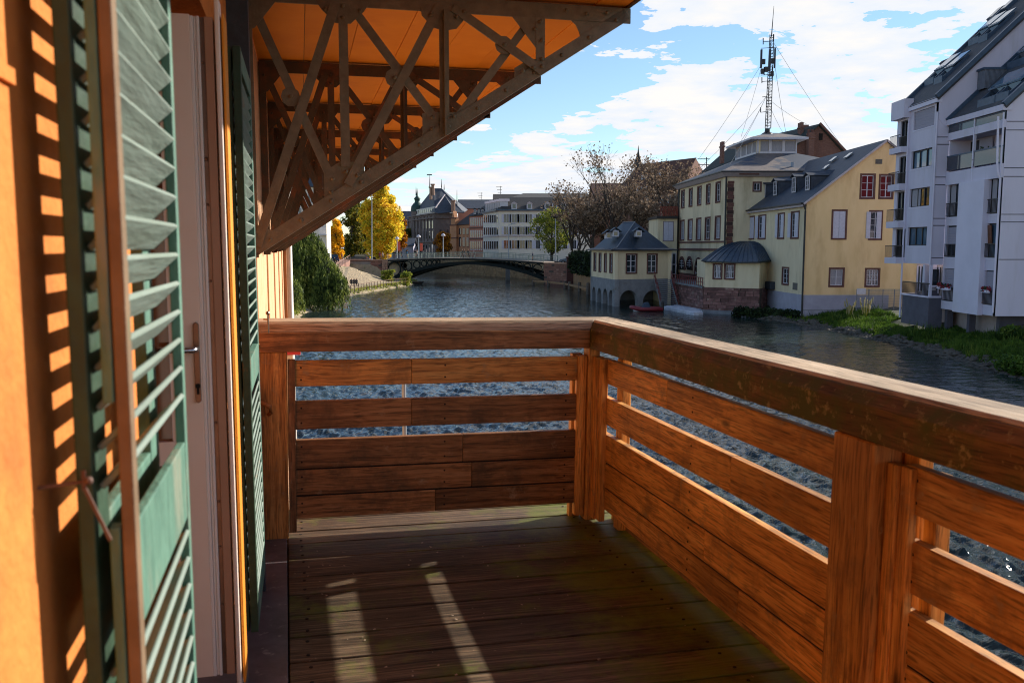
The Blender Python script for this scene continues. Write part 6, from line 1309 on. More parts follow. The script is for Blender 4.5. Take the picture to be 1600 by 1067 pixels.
def person(px_, py_, D, pose, top, leg, hair, label, rot=0, grp=None, z=None):
    p = P(px_, py_, D); 
    if z is not None: p.z = z
    me = PM[pose].copy()
    for m in (M_skin, cloth(top), cloth(leg), cloth(hair)): me.materials.append(m)
    o = bpy.data.objects.new('person', me); put(o, None, Matrix.Translation(p+V(0, 0, -.47 if pose == 'sit' else 0)) @ Matrix.Rotation(rot, 4, 'Z')); setp(o, label, 'person', grp); return o
GB = 'people crossing the bridge'
def bper(px_, lane, *a, **k):
    r = ray(px_, 400); # find the lane point on the deck
    for _ in range(1): t = ((wbr.M @ V(0, lane, 0))-EYE).dot(wbr.i)/r.dot(wbr.i); q = EYE+r*t
    u = (wbr.M.inverted() @ q).x; u = max(.2, min(LB-.2, u)); z = dz_(u); return person(px_, 400, q.y, *a, z=z, **k)
bper(615.5, 1.0, 'stand', '#16181c', '#1c1e24', '#1a1410', 'person in black coat standing at the left end of the bridge railing', rot=.4, grp=GB)
bper(618.6, 1.4, 'walk', '#1f2a2a', '#22242a', '#20170f', 'person in dark green jacket beside the lamp post left of the first red banner', rot=1.4, grp=GB)
bper(627.8, 1.0, 'walk', '#111318', '#181a20', '#171210', 'person in black jacket walking between the two red banners', rot=-1.4, grp=GB)
bper(636.3, 1.2, 'stand', '#2c6a94', '#20303c', '#7a2a28', 'person in bright blue jacket on the left part of the bridge', rot=2, grp=GB)
bper(648.5, 2.0, 'stand', '#1a1416', '#1c1c22', '#181210', 'person in black top by the lamp post with the right red banner', rot=0, grp=GB)
bper(651.5, 2.4, 'walk', '#a89a94', '#3a3a44', '#2a2018', 'person in pale grey top next to the lamp post with the right red banner', rot=1.5, grp=GB)
bper(722.5, .8, 'walk', '#14151a', '#1b2234', '#14100e', 'tall person in black jacket and blue trousers over the middle of the arch', rot=-1.5, grp=GB)
bper(725.5, 1.3, 'walk', '#1c1a1e', '#8a8a94', '#191310', 'person in dark coat and pale trousers close behind the tall walker', rot=-1.5, grp=GB)
bper(731.5, .8, 'walk', '#1c2036', '#20222a', '#6a2c26', 'person in navy coat in front of the orange gabled house', rot=1.6, grp=GB)
bper(740.5, .8, 'walk', '#c0aaa2', '#7a6a6a', '#3a2a20', 'person in pale pink coat in front of the salmon house', rot=1.6, grp=GB)
bper(832.5, 1.0, 'stand', '#202c4a', '#1c2438', '#1c1612', 'person in navy blue coat near the right end of the bridge', rot=1.2, grp=GB)
GL = 'people on the left bank'
person(593.5, 405, 181, 'stand', '#7c2430', '#24242c', '#20180f', 'person in dark red jacket under the big yellow tree', rot=.4, grp=GL, z=-1.3)
person(598, 405, 181, 'walk', '#8a8078', '#1f2228', '#20180f', 'person in grey jacket beside the one in dark red', rot=1.3, grp=GL, z=-1.3)
person(517.5, 416, 166, 'walk', '#20242e', '#1c1f28', '#20180f', 'person in dark clothes walking down the brick ramp', rot=.2, grp=GL)
person(523, 416.5, 165, 'stand', '#8c4a3c', '#22345a', '#2c2018', 'person in rust red top and blue jeans on the brick ramp', rot=.5, grp=GL)
person(534.5, 404, 180, 'stand', '#262a34', '#22242c', '#20180f', 'person in dark clothes beside the parked hatchback', rot=1.5, grp=GL, z=-1.5)
for (x_, c1, lab) in ((549, '#1c1c22', 'person in black sitting on the stone slope, nearest the red box'), (553.5, '#2a2a34', 'person in dark coat sitting in the middle of the pair on the slope'), (557, '#4a5a70', 'person in blue grey sitting on the stone slope, nearest the bridge')):
    person(x_, 447, 142, 'sit', c1, '#20222a', '#1c1510', lab, rot=.6, grp='people sitting on the stone slope')

# ------------------------------------------------------------------ cars
def car(p, rot, m, label, L_=4.2, grp='parked cars by the river'):
    M = Matrix.Translation(p) @ Matrix.Rotation(rot, 4, 'Z'); t = thing('parked_car', label, 'car', M, grp)
    pr = [(-L_/2, .35), (-L_/2, .75), (-L_/2+.2, .92), (L_/2-1.2, .95), (L_/2-.25, .78), (L_/2, .62), (L_/2, .35)]
    part('body', MB().prism([(x, -.85, z) for x, z in pr], (0, 1.7, 0)), m, t, frame=M, bevel=.06)
    cb = [(-L_/2+.12, .93), (-L_/2+.55, 1.42), (.25, 1.46), (L_/2-1.25, .95)]
    part('windows', MB().prism([(x, -.74, z) for x, z in cb], (0, 1.48, 0)), M_glass, t, frame=M, bevel=.03)
    part('roof', MB().box(-L_/2+.6, .2, -.68, .68, 1.44, 1.50), m, t, frame=M, bevel=.02)
    for s_ in (-1, 1): part('headlight', MB().box(L_/2-.10, L_/2+.02, s_*.62-.16, s_*.62+.16, .60, .74), M_frame, t, frame=M); part('tail_light', MB().box(-L_/2-.02, -L_/2+.05, s_*.66-.13, s_*.66+.13, .66, .84), mat('tail_red', '#7a1418', rough=.3), t, frame=M)
    for x in (-L_/2+.75, L_/2-.8):
        for s_ in (-1, 1): w_ = part('wheel', MB().tube([(x, s_*.80, .32), (x, s_*.90, .32)], .32, 14), M_dark, t, frame=M); part('rim', MB().tube([(x, s_*.90, .32), (x, s_*.912, .32)], .19, 10), M_conc, w_, frame=M)
    return t
car(V(P(560, 404, 183).x, 183, -1.55), 2.9, mat('dark_car_paint', '#3a3c40', '#323438', rough=.25, metallic=.5), 'dark grey hatchback parked at the top of the stone slope')
car(V(P(520.5, 404, 172).x, 172, -1.5), 1.9, mat('blue_car_paint', '#27405e', '#203650', rough=.25, metallic=.4), 'blue car parked beside the golden poplar')
car(V(P(891, 410, 172).x, 172, -1.75), 3.0, mat('steel_blue_car_paint', '#3c5068', '#33465c', rough=.25, metallic=.5), 'steel blue car parked right of the bridge by the dark hedge')

# ------------------------------------------------------------------ lamp posts, banners, piles, fence
M_pole = mat('pale_grey_pole', '#a3abb2', '#939ba2', rough=.5)
def lamp(px_, ytop, ybot, D, label, kind='ball'):
    a, b = P(px_, ybot, D), P(px_, ytop, D); t = thing('street_lamp', label, 'street lamp', a, 'lamp posts along the bridge and quay')
    part('pole', MB().tube([a, b], [.11, .07], 8), M_pole, t)
    if kind == 'ball': part('lamp_head', MB().lathe((b.x, b.y, b.z-.1), [(.1, 0), (.42, .15), (.34, .42), (.08, .62)], 10), M_frame, t)
    elif kind == 'big': part('lamp_head', MB().ball((b.x, b.y, b.z), .55, 8, (1, 1, .6)), M_dark, t)
    else: part('lamp_arm', MB().beam(b, b+V(.9, 0, .25), .1, .1).box(b.x+.5, b.x+1.3, b.y-.15, b.y+.15, b.z+.2, b.z+.32), M_pole, t)
    return t
lamp(654, 371, 404, 177, 'pale lamp post standing between two people on the bridge, with the right red banner behind'); lamp(692.5, 369, 404, 176, 'pale lamp post in front of the round orange tree')
lamp(620.5, 374, 404, 178, 'pale lamp post at the left end of the bridge by the left red banner'); lamp(794.5, 352, 404, 172, 'slim lamp post in front of the white block windows', 'arm'); lamp(868, 339, 408, 168, 'tall blue grey lamp post with dark round head in front of the light green tree', 'big')
lamp(581, 296, 406, 176, 'very tall pale pole in front of the big yellow tree', 'arm')
for (x_, D, lab) in ((623.2, 180, 'red banner left of the person in the bright blue jacket'), (658.2, 180, 'red banner right of the lamp post on the bridge')):
    a, b = P(x_-2.0, 392, D), P(x_+2.0, 377.5 if x_ < 640 else 380, D); solo('banner', MB().box(a.x, b.x, D, D+.06, a.z, b.z), mat('red_banner', '#d8624a', '#cc5840', rough=.8), lab, 'banner', (a.x, D, a.z), group='red banners on the lamp posts')
piles = ((833, 437, 451, 163), (857, 438, 452, 158), (883, 439, 455, 150), (890, 440, 457, 146), (905.5, 441, 459, 139), (919, 442, 462, 131))
plab = ('grey mooring pile nearest the bridge arch', 'second mooring pile from the bridge arch', 'grey mooring pile left of a close pair at the corner of the timber wall', 'mooring pile at the corner, right of its close neighbour', 'mooring pile in front of the tan timber wall', 'mooring pile nearest the boathouse')
for (x_, ya, yb, D), lab in zip(piles, plab):
    b = P(x_, ya, D); solo('mooring_pile', MB().tube([(b.x, b.y, -6.3), (b.x, b.y, b.z)], [.28, .25], 8), mat('grey_timber', '#6b6158', '#564d45', scale=4, rough=.9), lab, 'mooring pile', (b.x, b.y, WATER), group='mooring piles')
bm_ = MB(); pp = [P(x, (ya+yb)/2-1, D) for x, ya, yb, D in piles]
for a, b in zip(pp, pp[1:]): bm_.beam(V(a.x, a.y, WATER+.75), V(b.x, b.y, WATER+.75), .3, .3)
solo('fender_beam', bm_, mat('tan_timber', '#9a7a58', '#866848', scale=3, rough=.9), 'tan timber fender beam joining the mooring piles above the water', 'beam', (pp[2].x, pp[2].y, WATER))
tf = thing('timber_wall', 'tan timber retaining wall below the dark hedge between bridge and boathouse', 'wall', (P(905, 440, 140).x, 140, WATER))
wtf = Wall((P(886, 440, 160).x+.5, 161), (P(924, 440, 126).x+1.2, 126)); nB = 34; zt = P(905, 431, 140).z
for k in range(nB): me = unit_box(wtf.L/nB-.04, .14, round(zt+6.2, 2), mat('tan_timber', '#9a7a58', '#866848', scale=3, rough=.9), 0, 'board'); inst('board', me, tf, wtf.M @ Matrix.Translation((wtf.L*(k+.5)/nB, random.uniform(-.02, .02), (zt-6.2)/2)))
part('backing', MB().box(0, wtf.L, .1, .3, -6.2, zt-.05), M_dark, tf, frame=wtf.M)
a = P(892, 432, 155); solo('brick_pillar', MB().box(a.x-.7, a.x+.7, 155, 156.4, -5, P(892, 403, 155).z).box(a.x-.85, a.x+.85, 154.85, 156.55, P(892, 403, 155).z, P(892, 403, 155).z+.2), mat('dark_red_brick', '#54302c', '#452724', scale=4, rough=.9), 'dark red brick pillar beside the parked steel blue car', 'pillar', (a.x, 155, -3))
# wire fence beside the yellow house, iron fence on the left path
fn = thing('mesh_fence', 'grey wire mesh fence in front of the yellow gable next to the white building', 'fence', (P(1338, 480, 81).x, 81, -4.3))
xa, xb = P(1338, 480, 81).x, P(1412, 480, 81).x; zt = P(1370, 452, 81).z
for x in (xa, xa+1.1, xa+(xb-xa)*.55, xb-.9): part('post', MB().tube([(x, 81, -5), (x, 81, zt)], .05, 6), M_conc, fn)
mm = MB()
for k in range(60): x = xa+(xb-xa)*k/59; mm.box(x-.008, x+.008, 80.99, 81.0, -4.6, zt)
for k in range(16): z = -4.6+(zt+4.6)*k/15; mm.box(xa, xb, 80.985, 80.99, z-.008, z+.008)
part('wire_mesh', mm, M_conc, fn, kind='stuff'); part('top_rail', MB().box(xa, xb, 80.97, 81.03, zt-.04, zt), M_conc, fn)
nt_ = P(1346, 455, 80.9); part('notice_board', MB().box(nt_.x-.4, nt_.x+.4, 80.9, 80.94, nt_.z-.3, nt_.z+.25), M_frame, fn)
# small things close to the balcony
rs_ = FB @ V(.07, 5.35, 0); 
q = P(456, 547, 5.6); sg = thing('red_sign', 'small red plate on a white post just beyond the back left corner of the railing', 'sign', V(q.x, q.y, -5.5))
part('plate', MB().box(q.x-.055, q.x+.055, q.y-.01, q.y, q.z-.03, q.z+.05), mat('signal_red', '#b01828', rough=.5), sg); part('post', MB().box(q.x-.035, q.x+.005, q.y, q.y+.03, -5.5, q.z-.03), M_white, sg)
q = P(631, 598, 14); solo('mooring_pole', MB().tube([(q.x, q.y, -6.5), (q.x, q.y, q.z+.12)], .035, 8), mat('grey_pole', '#8d9096', '#7d8086', rough=.5), 'thin grey pole standing in the water behind the railing slats', 'pole', (q.x, q.y, WATER))

q = G(645, 444, WATER); bt = thing('moored_punt', 'small dark flat boat moored at the tip of the left bank below the bridge', 'boat', q)
part('hull', MB().hexa([V(q.x-2.0, q.y-.5, WATER-.1), V(q.x+1.6, q.y-.5, WATER-.1), V(q.x+1.6, q.y+.5, WATER-.1), V(q.x-2.0, q.y+.5, WATER-.1)], [V(q.x-2.4, q.y-.65, WATER+.4), V(q.x+2.2, q.y-.5, WATER+.5), V(q.x+2.2, q.y+.5, WATER+.5), V(q.x-2.4, q.y+.65, WATER+.4)]), M_dark, bt, bevel=.05)
part('bench', MB().box(q.x-.8, q.x-.4, q.y-.6, q.y+.6, WATER+.4, WATER+.46).box(q.x+.6, q.x+1.0, q.y-.5, q.y+.5, WATER+.44, WATER+.5), mat('tan_timber', '#9a7a58', '#866848', scale=3, rough=.9), bt)
# water
def water():
    us = np.linspace(-.95, .95, 700); ds = np.exp(np.linspace(math.log(9.0), math.log(400), 900))
    U, D = np.meshgrid(us, ds); X = U*D; Y = D
    Z = np.zeros_like(X); rng = np.random.RandomState(5)
    step = D*0.0030*1.4
    for k in range(46):
        wl = 0.4*(4.2/0.4)**rng.rand(); th = rng.normal(0.3, .85)
        kx, ky = cos(th)*2*pi/wl, sin(th)*2*pi/wl
        amp = 0.020*wl**.75*(1.0 if wl < 1.4 else .55); fade = np.clip((wl/step-2)/2, 0, 1)
        ph = rng.rand()*6.28; warp = .5*np.sin(X*.11+Y*.07+k)+.4*np.sin(X*.05-Y*.13+2*k)
        s = np.sin(kx*X+ky*Y+ph+warp*2.2); Z += fade*amp*(1-np.abs(s))*1.4*(.6+.4*np.sin(X*.06+Y*.03+k*1.7))
    patch = .5+.5*np.sin(X*.045+1.3*np.sin(Y*.031)+Y*.02)*np.sin(Y*.038+1.1*np.sin(X*.06)); shore = np.interp(Y, [5, 47, 63, 71, 81, 90, 103, 130, 170, 400], [27, 27.5, 28.2, 27.3, 26.4, 20, 11.8, 11, 10, 10])-X; calm = np.clip(shore/16, .22, 1.0); Z = (Z-Z.mean())*(.4+.9*patch)*calm; Z += WATER
    n, m = X.shape; co = np.stack([X, Y, Z], -1).reshape(-1, 3).astype(np.float32)
    idx = np.arange(n*m).reshape(n, m); q = np.stack([idx[:-1, :-1], idx[:-1, 1:], idx[1:, 1:], idx[1:, :-1]], -1).reshape(-1, 4)
    me = bpy.data.meshes.new('river_water'); me.vertices.add(len(co)); me.vertices.foreach_set('co', co.ravel())
    me.loops.add(q.size); me.loops.foreach_set('vertex_index', q.ravel().astype(np.int32)); me.polygons.add(len(q))
    me.polygons.foreach_set('loop_start', np.arange(0, q.size, 4, dtype=np.int32)); me.polygons.foreach_set('loop_total', np.full(len(q), 4, dtype=np.int32))
    me.polygons.foreach_set('use_smooth', np.ones(len(q), dtype=bool)); me.update()
    o = bpy.data.objects.new('river_water', me); col.objects.link(o); o['kind'] = 'structure'
    m_ = bpy.data.materials.new('river_water'); m_.use_nodes = True; nt = m_.node_tree; N = nt.nodes; L = nt.links; b = N['Principled BSDF']
    b.inputs['Base Color'].default_value = (.020, .032, .030, 1); b.inputs['Roughness'].default_value = .09; b.inputs['IOR'].default_value = 1.333; b.inputs['Specular IOR Level'].default_value = .5
    tc = N.new('ShaderNodeTexCoord'); prev = None
    for sc_, st, ds_ in ((.8, .8, .13), (2.1, .75, .055), (5.5, .5, .014)):
        mp = N.new('ShaderNodeMapping'); mp.inputs['Scale'].default_value = (sc_*.5, sc_*1.25, sc_); mp.inputs['Rotation'].default_value = (0, 0, .12); L.new(tc.outputs['Object'], mp.inputs[0])
        nn = N.new('ShaderNodeTexNoise'); nn.inputs['Scale'].default_value = 1.0; nn.inputs['Detail'].default_value = 3; nn.inputs['Distortion'].default_value = .6; L.new(mp.outputs[0], nn.inputs['Vector'])
        bp = N.new('ShaderNodeBump'); bp.inputs['Strength'].default_value = st; bp.inputs['Distance'].default_value = ds_; L.new(nn.outputs[0], bp.inputs['Height'])
        if prev: L.new(prev.outputs[0], bp.inputs['Normal'])
        prev = bp
    L.new(prev.outputs[0], b.inputs['Normal']); me.materials.append(m_)
water()
# ------------------------------------------------------------------ terrain
def dist_poly(X, Y, pts):
    best = np.full(X.shape, 1e9); sg = np.ones(X.shape)
    for (x0, y0), (x1, y1) in zip(pts, pts[1:]):
        dx, dy = x1-x0, y1-y0; t = np.clip(((X-x0)*dx+(Y-y0)*dy)/(dx*dx+dy*dy), 0, 1); d = np.hypot(X-x0-t*dx, Y-y0-t*dy)
        s = np.sign((X-x0)*dy-(Y-y0)*dx); m = d < best; best = np.where(m, d, best); sg = np.where(m, s, sg)
    return best*sg            # positive on the right of the walking direction
def grid_mesh(name, xs, ys, Z, m, **kw):
    n, k = len(ys), len(xs); X, Y = np.meshgrid(xs, ys); co = np.stack([X, Y, Z], -1).reshape(-1, 3).astype(np.float32)
    idx = np.arange(n*k).reshape(n, k); q = np.stack([idx[:-1, :-1], idx[:-1, 1:], idx[1:, 1:], idx[1:, :-1]], -1).reshape(-1, 4)
    me = bpy.data.meshes.new(name); me.vertices.add(len(co)); me.vertices.foreach_set('co', co.ravel()); me.loops.add(q.size); me.loops.foreach_set('vertex_index', q.ravel().astype(np.int32)); me.polygons.add(len(q))
    me.polygons.foreach_set('loop_start', np.arange(0, q.size, 4, dtype=np.int32)); me.polygons.foreach_set('loop_total', np.full(len(q), 4, dtype=np.int32)); me.polygons.foreach_set('use_smooth', np.ones(len(q), dtype=bool)); me.update(); me.materials.append(m)
    o = bpy.data.objects.new(name, me); col.objects.link(o); o['kind'] = 'structure'; return o
SR = [(27.2, 5), (27.5, 47), (27.9, 55), (28.2, 63), (27.3, 71), (26.4, 81), (24.6, 86.4), (24.9, 90)]
def zr(X, Y):
    d = dist_poly(X, Y, SR); w = .35*np.sin(Y*.9)+.25*np.sin(Y*2.3+X); d = d+w
    z = np.interp(d, [-3, -.2, .3, 1.2, 3.0, 5.5, 9, 14], [-7.2, -5.75, -5.35, -5.1, -4.8, -4.35, -4.2, -4.15])
    return z+.06*np.sin(X*1.7+Y*1.1)+.05*np.sin(X*3.1-Y*2.3)
M_gr = mat('bank_soil', '#2c3a18', '#222e16', scale=1.4, rough=1, bump=.6, third='#3c3a24', tscale=.7, tpos=(.55, .7))
xs = np.arange(22, 62, .45); ys = np.arange(4, 99.5, .45); X, Y = np.meshgrid(xs, ys); grid_mesh('right_bank', xs, ys, zr(X, Y), M_gr)
SL_ = [(-19, 60), (-21.5, 93), (-24, 110), (-23.7, 124), (-21.5, 140), (-18.5, 161), (-18.2, 176), (-25, 182), (-46, 270)]
def zl(X, Y):
    d = -dist_poly(X, Y, SL_); d = d+.25*np.sin(Y*.8)+.2*np.sin(Y*2.1)
    hi = np.interp(Y, [120, 150, 176], [0, .75, 1]); lo = np.interp(d, [-3, -.2, .4, 1.2, 30], [-7.2, -5.8, -5.35, -5.05, -4.9])
    up = np.interp(d, [5.5, 15.0, 60], [-4.95, -1.55, -1.55]); z = np.where(d > 5.5, lo*(1-hi)+up*hi, lo)
    far = np.interp(Y, [177.5, 178.5], [0, 1]); z2 = np.interp(d, [-1, 0, 60], [-7, -1.55, -1.55]); return np.where(d > 0, z*(1-far)+z2*far, z)
M_lb = mat('stony_slope', '#a8977a', '#93836a', scale=2.0, rough=1, bump=.7, bscale=8, third='#6e7048', tscale=.8, tpos=(.55, .68))
xs = np.arange(-70, -12, .6); ys = np.arange(60, 200, .6); X, Y = np.meshgrid(xs, ys); grid_mesh('left_bank', xs, ys, zl(X, Y), M_lb)
M_pave = mat('street_paving', '#8f8880', '#7d766e', scale=.5, rough=.95)
def sheet(name, pts, z, th, m):
    mb = MB().prism([(x, y, z) for x, y in pts], (0, 0, -th)); return part(name, mb, m, None, kind='structure')
sheet('far_street', [(13.2, 176.8), (-31, 262.4), (-55, 330), (-60, 1500), (900, 1500), (900, 100), (62, 100), (62, 121), (26, 121), (14, 127), (13.5, 161), (11.5, 164), (9, 169.5)], -1.75, .6, M_pave)
sheet('left_street', [(-26, 178.5), (-29, 199), (-48, 270), (-52, 330), (-60, 1500), (-900, 1500), (-900, 150), (-70, 150), (-70, 178.5)], -1.56, .6, M_pave)
part('ground', MB().box(-1500, 1500, -40, 2500, -8.5, -7.3), mat('river_bed', '#4a4436', '#3d382c', scale=.2, rough=1), None, kind='structure')
part('east_ground', MB().box(61, 1500, -40, 101, -4.6, -4.15), M_pave, None, kind='structure')
part('west_ground', MB().box(-900, -69, -40, 151, -5.4, -4.9), M_pave, None, kind='structure')
# stone paving of the apron: rows of flat setts up the slope, brick ramp beside it
A0, A1, A2 = P(545, 408, 176), P(592, 444, 150), P(532, 450, 139)
st = MB(); rr = random.Random(9)
for k in range(2600):
    a, b = rr.random(), rr.random()
    if a+b > 1: a, b = 1-a, 1-b
    q = A0+(A1-A0)*a+(A2-A0)*b; x = q.x; y = q.y; z = float(zl(np.array([[x]]), np.array([[y]]))[0, 0]); s_ = rr.uniform(.22, .42)
    st.hexa([V(x-s_, y-s_*.7, z-.1), V(x+s_, y-s_*.7, z-.1), V(x+s_, y+s_*.7, z+.0), V(x-s_, y+s_*.7, z+.0)], [V(x-s_*.9, y-s_*.6, z+.06), V(x+s_*.9, y-s_*.6, z+.05), V(x+s_*.9, y+s_*.6, z+.17), V(x-s_*.9, y+s_*.6, z+.16)])
part('slope_stones', st, mat('pale_setts', '#b3a184', '#a08f74', scale=3, rough=1, rand=.1), None, kind='stuff')
rmp = MB(); r0, r1, r2, r3 = P(509, 421, 160), P(520, 424, 158), P(547, 406.5, 178), P(530, 405, 180)
rmp.hexa([r0+V(0, 0, -1.5), r1+V(0, 0, -1.5), r2+V(0, 0, -1.5), r3+V(0, 0, -1.5)], [r0, r1, r2, r3]); part('brick_ramp', rmp, mat('pink_brick_paving', '#a07a6c', '#8c6a5e', scale=6, rough=.95, bump=.3), None, kind='structure')
rf_ = thing('ramp_railing', 'pale handrail along the brick ramp above the stone slope', 'railing', r1)
mb = MB(); 
for k in range(12): p = r1.lerp(r2, k/11); mb.tube([p, p+V(0, 0, 1.0)], .035, 5)
mb.beam(r1+V(0, 0, 1), r2+V(0, 0, 1), .07, .07); part('rails', mb, M_sandp, rf_)
pf = thing('path_fence', 'thin brown iron fence along the riverside path', 'fence', G(560, 456, -4.95))
pts = [G(535, 460, -4.95), G(560, 455.5, -4.95), G(585, 450.5, -4.95), G(612, 446, -4.95), G(640, 443.5, -4.95)]
mb = MB()
for a, b in zip(pts, pts[1:]):
    n = max(3, int((b-a).length/1.6))
    for k in range(n): p = a.lerp(b, k/n); part('post', MB().tube([p, p+V(0, 0, 1.05)], .045, 5), mat('rust_brown_iron', '#6a4a3a', '#5a3e30', rough=.8), pf)
    mb.beam(a+V(0, 0, 1), b+V(0, 0, 1), .05, .05); mb.beam(a+V(0, 0, .5), b+V(0, 0, .5), .04, .04)
part('rails', mb, mat('rust_brown_iron', '#6a4a3a', '#5a3e30', rough=.8), pf)
q = P(536.5, 447, 141); solo('red_box', MB().box(q.x-.45, q.x+.45, q.y-.3, q.y+.3, q.z-.2, q.z+.75).box(q.x-.5, q.x+.5, q.y-.35, q.y+.35, q.z+.75, q.z+.82), mat('box_red', '#6c2424', '#5c1e1e'), 'dark red box on the path beside the people sitting on the slope', 'box', (q.x, q.y, q.z-.2))
q = P(764, 444, 168)
# ------------------------------------------------------------------ foliage
def leafmat(name, cols, rough=.7, trans=.35):
    if name in MATS: return MATS[name]
    m = bpy.data.materials.new(name); m.use_nodes = True; nt = m.node_tree; N = nt.nodes; L = nt.links; b = N['Principled BSDF']; b.inputs['Roughness'].default_value = rough; b.inputs['Specular IOR Level'].default_value = .25
    tc = N.new('ShaderNodeTexCoord'); n = N.new('ShaderNodeTexNoise'); n.inputs['Scale'].default_value = .55; n.inputs['Detail'].default_value = 3; L.new(tc.outputs['Object'], n.inputs['Vector'])
    g = N.new('ShaderNodeTexWhiteNoise'); g.noise_dimensions = '3D'; sn = N.new('ShaderNodeVectorMath'); sn.operation = 'SNAP'; sn.inputs[1].default_value = (.35, .35, .35); L.new(tc.outputs['Object'], sn.inputs[0]); L.new(sn.outputs[0], g.inputs['Vector'])
    ad = N.new('ShaderNodeMath'); ad.operation = 'MULTIPLY_ADD'; ad.inputs[1].default_value = .5; L.new(g.outputs['Value'], ad.inputs[0]); sb = N.new('ShaderNodeMath'); sb.operation = 'SUBTRACT'; sb.inputs[1].default_value = .25; L.new(n.outputs[0], sb.inputs[0]); L.new(sb.outputs[0], ad.inputs[2])
    r = N.new('ShaderNodeValToRGB'); L.new(ad.outputs[0], r.inputs[0]); e = r.color_ramp.elements; e[0].position = .25; e[0].color = C3(cols[0]); e[1].position = .78; e[1].color = C3(cols[-1])
    for k, c in enumerate(cols[1:-1]): x = e.new(.25+.53*(k+1)/(len(cols)-1)); x.color = C3(c)
    L.new(r.outputs[0], b.inputs['Base Color'])
    tr = N.new('ShaderNodeBsdfTranslucent'); L.new(r.outputs[0], tr.inputs['Color']); mx = N.new('ShaderNodeMixShader'); mx.inputs[0].default_value = trans; L.new(b.outputs[0], mx.inputs[1]); L.new(tr.outputs[0], mx.inputs[2]); L.new(mx.outputs[0], N['Material Output'].inputs['Surface'])
    MATS[name] = m; return m
def leaves_mesh(name, C, S, m, seed=0, flat=0.0):
    # C: centres (n,3), S: sizes (n,) -> one randomly turned quad each
    rng = np.random.RandomState(seed); n = len(C); a = rng.normal(size=(n, 3)); a /= np.linalg.norm(a, axis=1)[:, None]; b = rng.normal(size=(n, 3)); b -= (b*a).sum(1)[:, None]*a; b /= np.linalg.norm(b, axis=1)[:, None]
    S = S[:, None]; v = np.stack([C-a*S-b*S*.6, C+a*S-b*S*.6, C+a*S*.7+b*S*.7, C-a*S*.7+b*S*.7], 1).reshape(-1, 3).astype(np.float32)
    me = bpy.data.meshes.new(name); me.vertices.add(4*n); me.vertices.foreach_set('co', v.ravel()); me.loops.add(4*n); me.loops.foreach_set('vertex_index', np.arange(4*n, dtype=np.int32)); me.polygons.add(n)
    me.polygons.foreach_set('loop_start', np.arange(0, 4*n, 4, dtype=np.int32)); me.polygons.foreach_set('loop_total', np.full(n, 4, dtype=np.int32)); me.update(); me.materials.append(m); return me
M_bark = mat('dark_bark', '#4a423b', '#38312c', scale=3, rough=.95, bump=.5)
def tree(label, base, H, R, leafm, n, ls, seed, crown0=.2, kind='round', clumps=40, trunk_r=.25, group=None, sub=.18, branches=5, gap=.0, name='tree', cat='tree', spread=.16):
    rng = np.random.RandomState(seed); t = thing(name, label, cat, base, group); rr = random.Random(seed); W = WM[t.name]
    def env(f):                     # crown radius at height fraction
        if kind == 'poplar': return R*(.35+.65*sin(min(1, f*1.6)*pi/2))*(1-f**2.6)**.6
        if kind == 'round': return R*max(0, 1-(2*f-1)**2)**.5
        return R*(.30+.70*sin(pi*min(1, f**.8)))
    z0 = H*crown0; cl = []
    for k in range(clumps):
        f = rng.rand()**.9; a = rng.rand()*6.283; rad = env(f)*rng.rand()**.45*.9; cl.append((rad*cos(a), rad*sin(a), z0+(H-z0)*f*.97, (sub*R+.25)*rng.uniform(.7, 1.5)))
    cl = np.array(cl)
    tb = MB(); tb.tube([V(0, 0, -.4), V(.03*H*rr.uniform(-.3, .3), 0, H*.3), V(0, .01*H, H*.6), V(0, 0, H*.9)], [trunk_r, trunk_r*.75, trunk_r*.45, trunk_r*.12], 8)
    for c in cl[::max(1, len(cl)//(branches*8))]:
        zz = max(H*.12, c[2]-rr.uniform(.25, .45)*(H-z0)*.7); s_ = V(0, 0, zz); e_ = V(*c[:3]); m_ = (s_+e_)/2+V(0, 0, -.05*H*rr.random()); tb.tube([s_, m_, e_], [trunk_r*.32, trunk_r*.18, trunk_r*.05], 5, cap=False)
    part('trunk', tb, M_bark, t, frame=W)
    i = rng.randint(0, len(cl), n); d = rng.normal(size=(n, 3)); d /= np.linalg.norm(d, axis=1)[:, None]; C = cl[i, :3]+d*(cl[i, 3]*rng.rand(n)**.4)[:, None]*np.array([1, 1, .85])
    me = leaves_mesh('crown', C, ls*rng.uniform(.6, 1.3, n), leafm, seed); part('crown', None, [], t, me=me); return t
